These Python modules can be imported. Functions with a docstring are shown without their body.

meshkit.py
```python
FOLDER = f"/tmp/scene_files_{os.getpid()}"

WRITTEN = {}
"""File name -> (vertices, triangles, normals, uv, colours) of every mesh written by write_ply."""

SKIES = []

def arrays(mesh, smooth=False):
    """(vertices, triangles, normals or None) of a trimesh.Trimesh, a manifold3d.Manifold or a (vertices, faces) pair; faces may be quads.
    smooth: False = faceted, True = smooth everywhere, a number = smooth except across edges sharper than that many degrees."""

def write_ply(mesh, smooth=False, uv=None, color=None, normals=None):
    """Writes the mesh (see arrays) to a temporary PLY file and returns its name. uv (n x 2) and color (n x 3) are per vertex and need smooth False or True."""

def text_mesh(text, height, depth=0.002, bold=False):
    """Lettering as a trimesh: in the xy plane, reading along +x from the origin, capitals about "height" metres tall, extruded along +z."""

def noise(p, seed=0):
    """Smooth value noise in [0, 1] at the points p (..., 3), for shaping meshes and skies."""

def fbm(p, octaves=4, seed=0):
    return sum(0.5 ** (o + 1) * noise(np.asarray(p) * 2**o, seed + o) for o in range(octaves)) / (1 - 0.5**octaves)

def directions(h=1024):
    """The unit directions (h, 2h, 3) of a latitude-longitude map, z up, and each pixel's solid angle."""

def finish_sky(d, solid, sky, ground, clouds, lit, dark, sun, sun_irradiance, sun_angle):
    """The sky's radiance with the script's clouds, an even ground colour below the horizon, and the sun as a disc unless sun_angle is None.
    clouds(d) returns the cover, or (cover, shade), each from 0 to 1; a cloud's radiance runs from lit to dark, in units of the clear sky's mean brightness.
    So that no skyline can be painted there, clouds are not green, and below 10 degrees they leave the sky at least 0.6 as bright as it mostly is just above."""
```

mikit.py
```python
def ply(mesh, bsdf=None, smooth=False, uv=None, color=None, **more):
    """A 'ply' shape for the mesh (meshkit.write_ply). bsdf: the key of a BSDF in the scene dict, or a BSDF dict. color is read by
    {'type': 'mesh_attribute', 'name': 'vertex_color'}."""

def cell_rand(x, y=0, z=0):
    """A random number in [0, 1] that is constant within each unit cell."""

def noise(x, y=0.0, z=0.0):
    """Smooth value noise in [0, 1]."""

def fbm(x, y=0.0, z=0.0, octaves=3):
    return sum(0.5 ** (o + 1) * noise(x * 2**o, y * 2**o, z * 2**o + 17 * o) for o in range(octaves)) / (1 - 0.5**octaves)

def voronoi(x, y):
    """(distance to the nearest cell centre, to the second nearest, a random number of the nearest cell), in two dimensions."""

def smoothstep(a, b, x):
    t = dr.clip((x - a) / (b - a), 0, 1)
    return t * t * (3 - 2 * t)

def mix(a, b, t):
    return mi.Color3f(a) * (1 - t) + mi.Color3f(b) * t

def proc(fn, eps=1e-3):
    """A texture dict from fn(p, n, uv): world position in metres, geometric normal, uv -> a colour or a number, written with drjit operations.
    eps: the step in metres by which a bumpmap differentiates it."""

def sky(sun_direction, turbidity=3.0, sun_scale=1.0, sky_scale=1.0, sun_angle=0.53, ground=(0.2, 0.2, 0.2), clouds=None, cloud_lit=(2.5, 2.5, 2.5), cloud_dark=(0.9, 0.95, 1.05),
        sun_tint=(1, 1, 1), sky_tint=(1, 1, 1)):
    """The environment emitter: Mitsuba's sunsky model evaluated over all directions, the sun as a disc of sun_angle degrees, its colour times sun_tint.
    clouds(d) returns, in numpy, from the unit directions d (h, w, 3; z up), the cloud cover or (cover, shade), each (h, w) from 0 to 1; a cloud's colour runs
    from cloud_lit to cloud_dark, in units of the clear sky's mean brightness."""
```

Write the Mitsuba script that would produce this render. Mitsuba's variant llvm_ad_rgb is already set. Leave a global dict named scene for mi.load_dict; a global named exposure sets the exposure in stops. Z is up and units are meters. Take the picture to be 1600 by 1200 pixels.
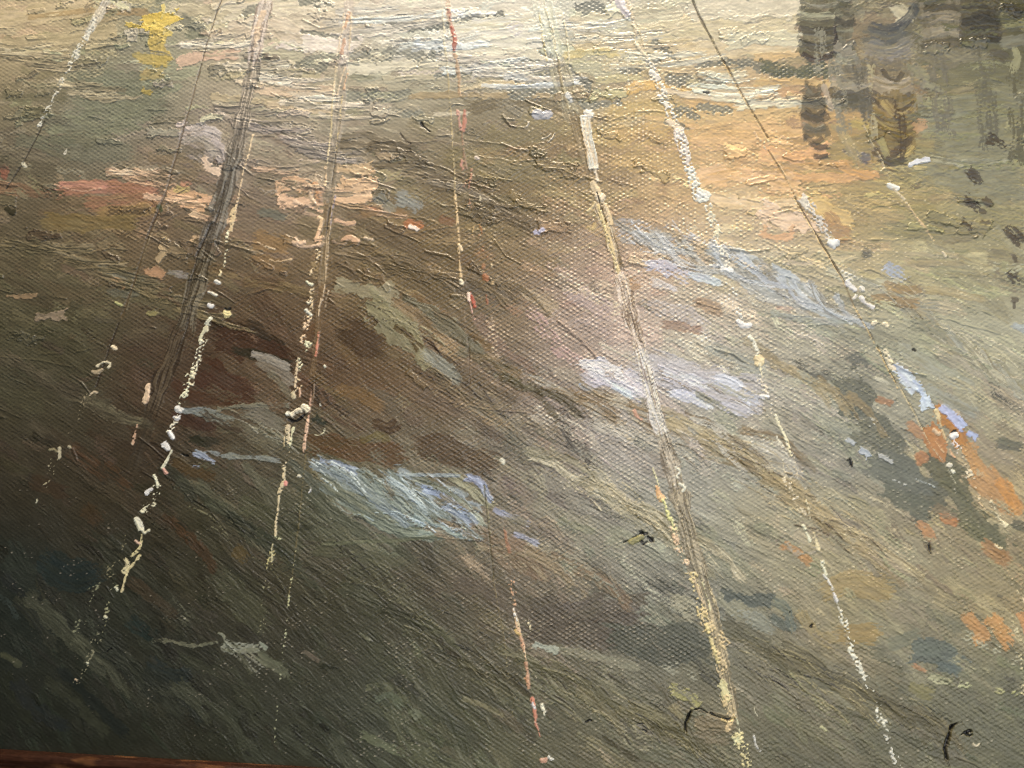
"""Close-up of an oil painting of harbour reflections: canvas weave, brush and palette-knife relief, and the lower rail of its frame."""
import math
import numpy as np
import trimesh
import mitsuba as mi
import drjit as dr
import mikit
import meshkit
from mikit import proc, noise, fbm, smoothstep

T = mi.ScalarTransform4f
scene, labels = {}, {}

# ---------------------------------------------------------------- camera, lamps, exposure
FOV = 67.3801
CAM = [0.026131, -0.298676, -0.01047]
AIM = [0.0, 0.0, 0.0]
UP = [-0.015707, 0.0, 0.999877]
scene['camera'] = {
    'type': 'perspective', 'fov': FOV, 'fov_axis': 'x', 'near_clip': 0.01, 'far_clip': 50.0,
    'to_world': T().look_at(origin=CAM, target=AIM, up=UP),
}
exposure = 0.0


def add(key, mesh, bsdf, smooth=False, label=None, category=None, group=None, kind=None, **more):
    scene[key] = mikit.ply(mesh, bsdf, smooth, **more)
    say(key, label, category, group, kind)


def say(key, label=None, category=None, group=None, kind=None):
    d = {k: v for k, v in dict(label=label, category=category, group=group, kind=kind).items() if v}
    if d:
        labels[key] = {**labels.get(key, {}), **d}


# a warm ceiling lamp above the picture
LAMP, LAMP_R = np.array([0.06, -0.29, 0.76]), 0.115
aim = np.array([0.05, 0.0, 0.02]) - LAMP
aim /= np.linalg.norm(aim)
side = np.cross(aim, [0, 1, 0.3]); side /= np.linalg.norm(side)
other = np.cross(aim, side)
ring = [LAMP + LAMP_R * (math.cos(a) * side + math.sin(a) * other) for a in np.linspace(0, 2 * math.pi, 33)[:-1]]
disc = trimesh.Trimesh(np.array([LAMP] + ring), [[0, 1 + k, 1 + (k + 1) % 32] for k in range(32)], process=False)
if disc.face_normals[0] @ aim < 0:
    disc.invert()
scene['lamp_metal'] = {'type': 'twosided', 'bsdf': {'type': 'principled', 'base_color': {'type': 'rgb', 'value': [0.05, 0.05, 0.05]}, 'roughness': 0.4}}
scene['ceiling_lamp__bulb'] = mikit.ply(disc, 'lamp_metal', emitter={'type': 'area', 'radiance': {'type': 'rgb', 'value': [72.0 * 1.0, 72.0 * 0.86, 72.0 * 0.67]}})
hood = trimesh.creation.revolve(np.array([[0.117, 0.0], [0.121, 0.0], [0.08, 0.13], [0.0, 0.14], [0.0, 0.136], [0.077, 0.127]]), sections=40)
frame_m = np.eye(4); frame_m[:3, 0], frame_m[:3, 1], frame_m[:3, 2], frame_m[:3, 3] = side, np.cross(-aim, side), -aim, LAMP - aim * 0.002
hood.apply_transform(frame_m)
add('ceiling_lamp__shade', hood, 'lamp_metal', 40)
say('ceiling_lamp', 'warm lamp with a dark shade above the painting', 'lamp')

# an added, unseen emitter shaped as a standing lamp, mirrored softly in the varnish right of the middle
shade = trimesh.creation.cylinder(radius=0.055, height=0.34, sections=40)
shade.apply_translation([0.115, -1.20, 0.17])
scene['added_sheen_lamp__shade'] = mikit.ply(shade, 'lamp_metal', 40, emitter={'type': 'area', 'radiance': {'type': 'rgb', 'value': [19.0, 17.2, 16.0]}})
post = trimesh.util.concatenate([trimesh.creation.cylinder(radius=0.010, height=1.24, sections=20, transform=trimesh.transformations.translation_matrix([0.115, -1.20, -0.622])), trimesh.creation.cylinder(radius=0.13, height=0.03, sections=32, transform=trimesh.transformations.translation_matrix([0.115, -1.20, -1.25]))])
add('added_sheen_lamp__post', post, 'lamp_metal', 40)
say('added_sheen_lamp', 'added unseen sheen emitter shaped as a standing lamp with a slim pale shade on a thin dark post', 'lamp')

# a bright window across the room, to the right behind the camera
wx0, wx1, wy, wz0, wz1 = 0.02, 1.50, -1.30, -0.85, 0.62
pane = trimesh.Trimesh([[wx0, wy, wz0], [wx1, wy, wz0], [wx1, wy, wz1], [wx0, wy, wz1]], [[0, 2, 1], [0, 3, 2]], process=False)
scene['window__pane'] = mikit.ply(pane, 'lamp_metal', emitter={'type': 'area', 'radiance': {'type': 'rgb', 'value': [1.9 * 0.95, 1.9 * 1.0, 1.9 * 1.02]}})
bars = [([wx0 - 0.04, wz0 - 0.04], [wx1 + 0.04, wz0]), ([wx0 - 0.04, wz1], [wx1 + 0.04, wz1 + 0.04]), ([wx0 - 0.04, wz0], [wx0, wz1]), ([wx1, wz0], [wx1 + 0.04, wz1])]
add('window__frame', trimesh.util.concatenate([trimesh.creation.box(bounds=[[a[0], wy - 0.03, a[1]], [b[0], wy + 0.012, b[1]]]) for a, b in bars]), 'lamp_metal')
say('window', 'bright window across the room from the painting', 'window')


# ---------------------------------------------------------------- materials


def plain(p, n, uv):
    g = fbm(p.x * 14, p.y * 14, p.z * 14, 3)
    return mi.Color3f(0.55, 0.53, 0.49) * (0.92 + 0.12 * g)


scene['plaster'] = {'type': 'twosided', 'bsdf': {'type': 'diffuse', 'reflectance': proc(plain)}}


def paint_rough(p, n, uv):
    a = fbm(p.x * 120, p.z * 120, 3.0, 3)
    b = noise(p.x * 900, p.z * 900, 1.0)
    return 0.29 + 0.20 * a + 0.06 * b


def paint_grain(p, n, uv):
    return noise(p.x * 3600, p.z * 3600, 2.0) * 0.6 + noise(p.x * 1700, p.z * 2600, 5.0) * 0.4


COLOUR = {'type': 'mesh_attribute', 'name': 'vertex_color'}
scene['oil_paint'] = {'type': 'twosided', 'bsdf': {
    'type': 'principled', 'base_color': COLOUR, 'roughness': proc(paint_rough), 'specular': 0.6}}


def wood_colour(p, n, uv):
    g = fbm(p.x * 9, p.z * 160, p.y * 160, 3)
    w = fbm(p.x * 75 + p.z * 30, p.z * 260 + p.x * 20, p.y * 260, 4)
    c = mikit.mix((0.015, 0.006, 0.004), (0.055, 0.021, 0.011), g)
    c = mikit.mix(c, (0.17, 0.075, 0.03), smoothstep(0.54, 0.74, w) * 0.6)
    s = noise(p.x * 700, p.z * 900, p.y * 900)
    return c * (0.75 + 0.5 * s)


def wood_grain(p, n, uv):
    return fbm(p.x * 60, p.z * 700, p.y * 700, 3)


scene['frame_wood'] = {'type': 'twosided', 'bsdf': {'type': 'bumpmap', 'scale': 0.0009, 'tex': proc(wood_grain, 2e-4), 'bsdf': {
    'type': 'principled', 'base_color': proc(wood_colour), 'roughness': 0.34, 'specular': 0.5, 'clearcoat': 0.35, 'clearcoat_gloss': 0.7}}}
scene['raw_linen'] = {'type': 'twosided', 'bsdf': {'type': 'diffuse', 'reflectance': {'type': 'rgb', 'value': [0.42, 0.36, 0.26]}}}

# ---------------------------------------------------------------- the wall and the frame
M = 0.001
add('wall', trimesh.creation.box(bounds=[[-1.6, 0.030, -1.3], [1.6, 0.16, 1.3]]), 'plaster', kind='structure')

EL, ER, EB, ET = -330.0, 390.0, -151.27, 420.0      # sight edges of the frame, mm
# profile of the moulding: (distance outward from the sight edge, height toward the viewer), mm; y = -height
PROFILE = [(0.0, -4.0), (0.0, 3.2), (0.7, 4.2), (2.2, 4.6), (3.4, 4.1), (4.2, 3.0), (5.4, 2.9), (8.0, 4.6), (12.0, 8.5), (17.0, 12.5), (23.0, 15.0), (29.0, 15.5), (34.0, 13.5), (38.0, 9.0), (40.0, 3.0), (40.0, -22.0), (6.0, -22.0), (6.0, -4.0)]


def rail(side):
    """One mitred rail; side 0 bottom, 1 right, 2 top, 3 left."""
    n, prof = 90, np.array(PROFILE)
    corners = [((EL, EB), (ER, EB)), ((ER, EB), (ER, ET)), ((ER, ET), (EL, ET)), ((EL, ET), (EL, EB))][side]
    a, b = np.array(corners[0], float), np.array(corners[1], float)
    along = (b - a) / np.linalg.norm(b - a)
    out = np.array([along[1], -along[0]])
    rows = []
    for k in range(n + 1):
        t = k / n
        wob = meshkit.fbm(np.array([[t * 40 + side * 9, q * 0.35, 0.5] for q in range(len(prof))]), 3, 4) - 0.5
        o = prof[:, 0]
        p = a[None] + np.outer(t * np.linalg.norm(b - a) + o * (2 * t - 1), along) + np.outer(o, out)
        vis = (prof[:, 1] > 0)
        rows.append(np.stack([p[:, 0], -(prof[:, 1] + 0.55 * wob * vis), p[:, 1] + 0.5 * wob * vis * (side in (0, 2))], 1))
    v, m = np.concatenate(rows), len(prof)
    f = [[k * m + i, k * m + (i + 1) % m, (k + 1) * m + (i + 1) % m, (k + 1) * m + i] for k in range(n) for i in range(m)]
    f = np.array(f)
    tri = np.vstack([f[:, [0, 1, 2]], f[:, [0, 2, 3]]])
    caps = [[0, i + 1, i] for i in range(1, m - 1)] + [[n * m, n * m + i, n * m + i + 1] for i in range(1, m - 1)]
    return trimesh.Trimesh(v * M, np.vstack([tri, caps]), process=False)


for side in range(4):
    add('framed_painting__frame__rail' + (f'_{side:03d}' if side else ''), rail(side), 'frame_wood', 38)
say('framed_painting', 'oil painting of harbour reflections with thick brush and knife strokes in a red-brown wooden frame', 'painting')

# ---------------------------------------------------------------- the canvas grid (mm: x to the right, z up; y is the relief toward the viewer)
CX, CZ = 0.365, 0.31


def lines(lo, hi, core_lo, core_hi, step):
    core = np.arange(core_lo, core_hi + step / 2, step)
    def grow(start, end):
        g, s = [], step
        x = start
        while abs(end - x) > s * 1.5:
            s = min(s * 1.25, 4.0)
            x += math.copysign(s, end - start)
            g.append(x)
        return g[:-1] + [end]
    left, right = grow(core[0], lo), grow(core[-1], hi)
    return np.array(left[::-1] + list(core) + right)


xs = lines(EL - 5.5, ER + 5.5, -222.0, 218.0, CX)
zs = lines(EB - 5.5, ET + 5.5, -153.27, 164.0, CZ)
NX, NZ = len(xs), len(zs)
GX, GZ = np.meshgrid(xs, zs)
GX, GZ = GX.astype(np.float32), GZ.astype(np.float32)

rng = np.random.default_rng(11)
TAB = rng.random((256, 256)).astype(np.float32)


def nz(x, y):
    """Smooth value noise in [0, 1] from a fixed table."""
    x, y = np.asarray(x, np.float32), np.asarray(y, np.float32)
    xf, yf = np.floor(x), np.floor(y)
    i, j = xf.astype(np.int32), yf.astype(np.int32)
    a, b = x - xf, y - yf
    a, b = a * a * (3 - 2 * a), b * b * (3 - 2 * b)
    i0, i1, j0, j1 = i & 255, (i + 1) & 255, j & 255, (j + 1) & 255
    p, q = TAB[j0, i0], TAB[j1, i0]
    top = p + (TAB[j0, i1] - p) * a
    bot = q + (TAB[j1, i1] - q) * a
    return top + (bot - top) * b


def fb(x, y, o=3):
    return sum(0.5 ** (k + 1) * nz(np.asarray(x) * 2 ** k + 13.7 * k, np.asarray(y) * 2 ** k + 7.1 * k) for k in range(o)) / (1 - 0.5 ** o)


def ss(a, b, x):
    t = np.clip((x - a) / (b - a), 0, 1)
    return t * t * (3 - 2 * t)


def lin(rgb):
    c = np.asarray(rgb, np.float32) / 255.0
    return np.where(c < 0.04045, c / 12.92, ((c + 0.055) / 1.055) ** 2.4).astype(np.float32)


def pigment(text):
    return lin([int(v) for v in text.split(',')])


# plain weave: each crossing thread bulges in turn; slubs change the threads a little
tx = GX / 1.44 + 0.55 * fb(GX / 70, GZ / 70, 2) + 0.30 * nz(GX / 1.44 * 0.5, GZ / 9) + 0.10 * nz(GX / 0.9, GZ / 0.7)
tz = GZ / 0.85 + 0.75 * fb(GX / 60 + 31, GZ / 60, 2) + 0.30 * nz(GX / 9, GZ / 0.85 * 0.5 + 9) + 0.10 * nz(GX / 0.8 + 5, GZ / 0.9)
WEAVE = np.cos(np.pi * tx) * np.cos(np.pi * tz)
WEAVE = np.where(WEAVE > 0, WEAVE ** 0.8, -np.abs(WEAVE) ** 1.1)
WEAVE = (WEAVE * (0.45 + 1.1 * nz(tx + 3, tz * 0.5)) + 0.5 * (nz(GX / 0.9, GZ / 0.75) - 0.5)).astype(np.float32)


# ---------------------------------------------------------------- the painter
def grid_field(data, gx, gz):
    """Bilinear lookup of a coarse table of pigments (rows from the top) at the canvas points."""
    data = np.asarray(data, np.float32)
    u = np.clip((gx - FX0) / FDX, 0, data.shape[1] - 1.001)
    v = np.clip((FZ0 - gz) / FDZ, 0, data.shape[0] - 1.001)
    i, j = np.floor(u).astype(int), np.floor(v).astype(int)
    a, b = u - i, v - j
    if data.ndim == 3:
        a, b = a[..., None], b[..., None]
    return (data[j, i] * (1 - a) + data[j, i + 1] * a) * (1 - b) + (data[j + 1, i] * (1 - a) + data[j + 1, i + 1] * a) * b


FX0, FZ0, FDX, FDZ = -225.0, 172.0, 25.0, 25.0
LOOK = (-235, 230, -156.3, 180)
# ground pigments, with some of the light falloff put into their tones, a raster of 25 mm
LIT_PIGMENTS = [[[191, 176, 146], [184, 171, 142], [160, 152, 128], [150, 152, 135], [184, 175, 154], [196, 188, 171], [190, 184, 170], [190, 189, 181], [194, 196, 191], [190, 193, 189], [183, 185, 175], [177, 174, 158], [178, 174, 157], [163, 155, 135], [112, 104, 87], [86, 82, 66], [68, 66, 45], [65, 62, 38], [65, 62, 38], [65, 62, 38]], [[192, 177, 146], [187, 173, 143], [163, 154, 128], [153, 154, 136], [186, 177, 155], [199, 191, 173], [194, 187, 172], [194, 192, 182], [197, 199, 193], [193, 196, 190], [186, 187, 176], [179, 176, 159], [179, 175, 158], [164, 156, 135], [113, 104, 87], [86, 82, 67], [68, 66, 45], [65, 62, 38], [65, 62, 38], [65, 62, 38]], [[141, 132, 108], [141, 133, 111], [128, 128, 114], [134, 135, 118], [167, 159, 141], [175, 168, 148], [169, 163, 144], [168, 164, 146], [161, 157, 140], [153, 149, 132], [157, 151, 126], [172, 161, 131], [181, 167, 137], [170, 151, 120], [129, 116, 89], [106, 102, 81], [92, 91, 69], [89, 87, 65], [88, 86, 63], [87, 85, 62]], [[118, 112, 95], [119, 114, 97], [118, 117, 104], [136, 128, 113], [146, 137, 126], [151, 142, 129], [150, 141, 126], [140, 132, 114], [124, 115, 94], [115, 104, 81], [130, 114, 81], [164, 143, 105], [184, 157, 115], [180, 147, 102], [155, 132, 90], [128, 122, 90], [120, 118, 91], [119, 117, 91], [119, 117, 91], [118, 116, 90]], [[100, 92, 74], [103, 94, 76], [117, 103, 83], [130, 111, 89], [121, 109, 94], [137, 123, 106], [135, 121, 101], [121, 109, 87], [112, 99, 73], [112, 98, 69], [130, 113, 83], [163, 141, 107], [184, 160, 122], [186, 159, 121], [168, 145, 100], [144, 135, 95], [136, 130, 98], [135, 129, 98], [135, 129, 98], [135, 129, 98]], [[92, 85, 66], [94, 87, 68], [104, 93, 73], [104, 92, 72], [97, 86, 68], [111, 96, 76], [114, 98, 74], [107, 93, 67], [102, 87, 59], [119, 102, 75], [149, 131, 113], [171, 151, 132], [182, 169, 147], [181, 173, 151], [170, 159, 129], [161, 153, 120], [147, 141, 109], [145, 138, 107], [145, 138, 107], [145, 138, 107]], [[84, 81, 63], [86, 83, 64], [88, 84, 65], [84, 74, 59], [78, 63, 48], [92, 76, 58], [96, 79, 58], [101, 87, 63], [104, 91, 67], [122, 107, 87], [159, 142, 130], [180, 165, 154], [180, 172, 157], [168, 163, 147], [149, 147, 129], [158, 157, 135], [161, 160, 138], [160, 159, 137], [160, 159, 137], [160, 160, 137]], [[74, 72, 57], [76, 73, 58], [74, 70, 55], [74, 60, 47], [81, 67, 53], [92, 78, 61], [94, 76, 56], [99, 80, 58], [104, 88, 66], [118, 105, 88], [147, 136, 125], [164, 157, 150], [168, 165, 154], [163, 158, 142], [138, 137, 124], [147, 145, 125], [159, 155, 130], [160, 155, 129], [159, 155, 129], [159, 154, 128]], [[65, 60, 47], [66, 61, 48], [65, 59, 47], [66, 55, 42], [77, 69, 55], [88, 84, 68], [99, 93, 75], [110, 103, 85], [116, 109, 92], [122, 114, 100], [140, 133, 122], [154, 152, 143], [154, 153, 142], [157, 153, 136], [141, 139, 125], [127, 123, 107], [146, 135, 106], [149, 136, 106], [148, 135, 105], [148, 135, 105]], [[54, 51, 41], [55, 52, 42], [60, 55, 43], [58, 53, 41], [64, 61, 46], [79, 78, 62], [90, 92, 75], [101, 104, 87], [113, 110, 94], [123, 115, 99], [138, 134, 118], [149, 148, 133], [149, 148, 132], [157, 151, 124], [146, 140, 115], [140, 131, 105], [144, 132, 100], [144, 131, 98], [144, 131, 98], [144, 131, 98]], [[43, 47, 42], [43, 48, 43], [51, 51, 42], [51, 51, 41], [57, 55, 43], [67, 64, 49], [71, 69, 53], [76, 75, 59], [91, 85, 69], [107, 97, 80], [118, 110, 95], [124, 122, 110], [127, 126, 113], [142, 137, 113], [155, 145, 109], [144, 137, 111], [146, 135, 101], [147, 134, 98], [147, 134, 98], [146, 134, 97]], [[40, 46, 41], [41, 46, 41], [46, 49, 42], [48, 50, 41], [55, 55, 46], [63, 62, 51], [67, 66, 53], [70, 71, 57], [80, 78, 63], [95, 90, 72], [109, 104, 86], [114, 112, 95], [113, 111, 91], [120, 115, 93], [126, 120, 95], [117, 114, 91], [117, 115, 90], [117, 115, 90], [116, 114, 89], [116, 114, 89]], [[40, 44, 37], [41, 44, 37], [43, 46, 38], [46, 48, 40], [52, 54, 45], [59, 61, 50], [64, 66, 54], [71, 74, 61], [81, 82, 65], [93, 92, 72], [102, 99, 79], [106, 103, 83], [111, 105, 84], [109, 106, 83], [105, 103, 80], [105, 102, 80], [106, 105, 82], [106, 104, 81], [106, 104, 81], [106, 104, 81]], [[36, 39, 32], [36, 39, 32], [39, 42, 34], [42, 44, 35], [47, 48, 37], [51, 54, 41], [58, 61, 49], [69, 72, 58], [81, 83, 65], [92, 92, 71], [99, 96, 75], [104, 100, 79], [110, 104, 82], [108, 104, 81], [104, 101, 78], [104, 101, 79], [106, 104, 81], [105, 104, 80], [105, 104, 80], [105, 104, 80]], [[36, 39, 31], [36, 39, 32], [38, 41, 34], [42, 44, 35], [47, 48, 37], [51, 53, 41], [58, 61, 48], [69, 72, 58], [81, 83, 65], [92, 91, 71], [99, 96, 75], [104, 100, 79], [110, 104, 82], [108, 104, 81], [104, 101, 78], [104, 101, 79], [106, 104, 81], [105, 104, 80], [105, 104, 80], [105, 104, 80]]]
COVER = [[0.5, 0.48, 0.46, 0.53, 0.69, 0.79, 0.77, 0.75, 0.78, 0.79, 0.75, 0.7, 0.76, 0.81, 0.86, 0.9, 0.9, 0.9, 0.9, 0.9], [0.46, 0.44, 0.41, 0.47, 0.64, 0.76, 0.75, 0.75, 0.76, 0.77, 0.72, 0.68, 0.74, 0.8, 0.85, 0.9, 0.9, 0.9, 0.9, 0.9], [0.4, 0.35, 0.28, 0.33, 0.51, 0.65, 0.71, 0.74, 0.71, 0.67, 0.6, 0.53, 0.62, 0.7, 0.8, 0.87, 0.86, 0.85, 0.85, 0.85], [0.34, 0.29, 0.21, 0.23, 0.39, 0.54, 0.64, 0.71, 0.63, 0.56, 0.47, 0.39, 0.49, 0.6, 0.73, 0.84, 0.81, 0.8, 0.8, 0.8], [0.31, 0.27, 0.22, 0.23, 0.33, 0.42, 0.49, 0.55, 0.44, 0.34, 0.31, 0.29, 0.37, 0.45, 0.6, 0.72, 0.74, 0.75, 0.75, 0.75], [0.29, 0.27, 0.25, 0.24, 0.27, 0.31, 0.36, 0.41, 0.27, 0.15, 0.17, 0.2, 0.26, 0.33, 0.48, 0.61, 0.66, 0.69, 0.69, 0.69], [0.33, 0.32, 0.31, 0.3, 0.3, 0.31, 0.34, 0.37, 0.25, 0.12, 0.16, 0.2, 0.3, 0.4, 0.49, 0.58, 0.62, 0.64, 0.64, 0.64], [0.38, 0.38, 0.37, 0.36, 0.33, 0.31, 0.33, 0.35, 0.24, 0.12, 0.17, 0.22, 0.35, 0.47, 0.52, 0.56, 0.58, 0.6, 0.6, 0.6], [0.56, 0.55, 0.54, 0.52, 0.47, 0.43, 0.43, 0.43, 0.35, 0.27, 0.32, 0.38, 0.48, 0.57, 0.56, 0.56, 0.58, 0.6, 0.6, 0.6], [0.73, 0.73, 0.71, 0.68, 0.61, 0.55, 0.53, 0.5, 0.45, 0.4, 0.44, 0.49, 0.58, 0.65, 0.61, 0.58, 0.59, 0.59, 0.59, 0.59], [0.77, 0.76, 0.74, 0.71, 0.67, 0.62, 0.58, 0.53, 0.47, 0.4, 0.42, 0.44, 0.56, 0.68, 0.66, 0.64, 0.59, 0.56, 0.56, 0.56], [0.8, 0.79, 0.77, 0.74, 0.72, 0.7, 0.63, 0.56, 0.49, 0.42, 0.42, 0.43, 0.57, 0.7, 0.71, 0.69, 0.63, 0.59, 0.59, 0.6], [0.8, 0.8, 0.78, 0.77, 0.75, 0.73, 0.67, 0.61, 0.56, 0.52, 0.52, 0.53, 0.62, 0.7, 0.72, 0.73, 0.69, 0.67, 0.68, 0.68], [0.8, 0.8, 0.8, 0.8, 0.77, 0.75, 0.7, 0.65, 0.63, 0.6, 0.6, 0.6, 0.65, 0.7, 0.73, 0.74, 0.72, 0.7, 0.7, 0.7], [0.8, 0.8, 0.8, 0.8, 0.78, 0.75, 0.7, 0.66, 0.63, 0.6, 0.6, 0.6, 0.65, 0.7, 0.73, 0.74, 0.72, 0.7, 0.7, 0.7]]
FLOW = [[-4, -4, -4, -5, -5, -5, -5, -4, -4, -4, -4, -3, -3, -3, -3, -2, -2, -2, -2, -2], [-2, -3, -3, -3, -3, -3, -3, -3, -3, -3, -3, -3, -3, -3, -3, -2, -2, -2, -2, -2], [1, 1, 1, 2, 2, 2, 3, 3, 3, 3, 2, 2, 1, 0, 0, -1, -1, -1, -1, -1], [4, 4, 5, 6, 7, 8, 8, 8, 9, 9, 7, 6, 5, 3, 2, 1, 0, -1, -1, -1], [7, 8, 9, 11, 12, 13, 14, 14, 15, 15, 13, 11, 9, 7, 5, 4, 2, 1, 1, 1], [12, 13, 14, 16, 18, 19, 20, 21, 21, 22, 20, 18, 16, 14, 14, 14, 14, 14, 14, 14], [17, 18, 20, 21, 23, 25, 26, 27, 28, 30, 28, 26, 24, 22, 23, 25, 27, 28, 28, 28], [22, 23, 25, 27, 29, 30, 32, 33, 34, 36, 34, 32, 30, 28, 31, 34, 37, 38, 38, 38], [30, 30, 31, 31, 32, 32, 33, 33, 34, 34, 33, 32, 31, 30, 32, 35, 37, 39, 39, 39], [37, 37, 36, 36, 35, 34, 34, 34, 33, 33, 33, 32, 31, 31, 34, 36, 38, 40, 40, 40], [45, 44, 42, 40, 38, 36, 35, 34, 33, 32, 32, 32, 32, 33, 35, 37, 38, 39, 39, 39], [47, 46, 44, 42, 40, 38, 37, 36, 35, 34, 34, 34, 34, 35, 36, 37, 38, 38, 38, 38], [48, 48, 46, 44, 42, 40, 39, 38, 36, 35, 35, 36, 36, 37, 37, 37, 37, 36, 36, 36], [50, 49, 47, 46, 44, 42, 41, 39, 38, 36, 36, 37, 38, 38, 37, 37, 36, 36, 36, 36], [50, 50, 48, 46, 44, 42, 41, 39, 38, 36, 36, 37, 37, 38, 37, 37, 36, 36, 36, 36]]
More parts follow.
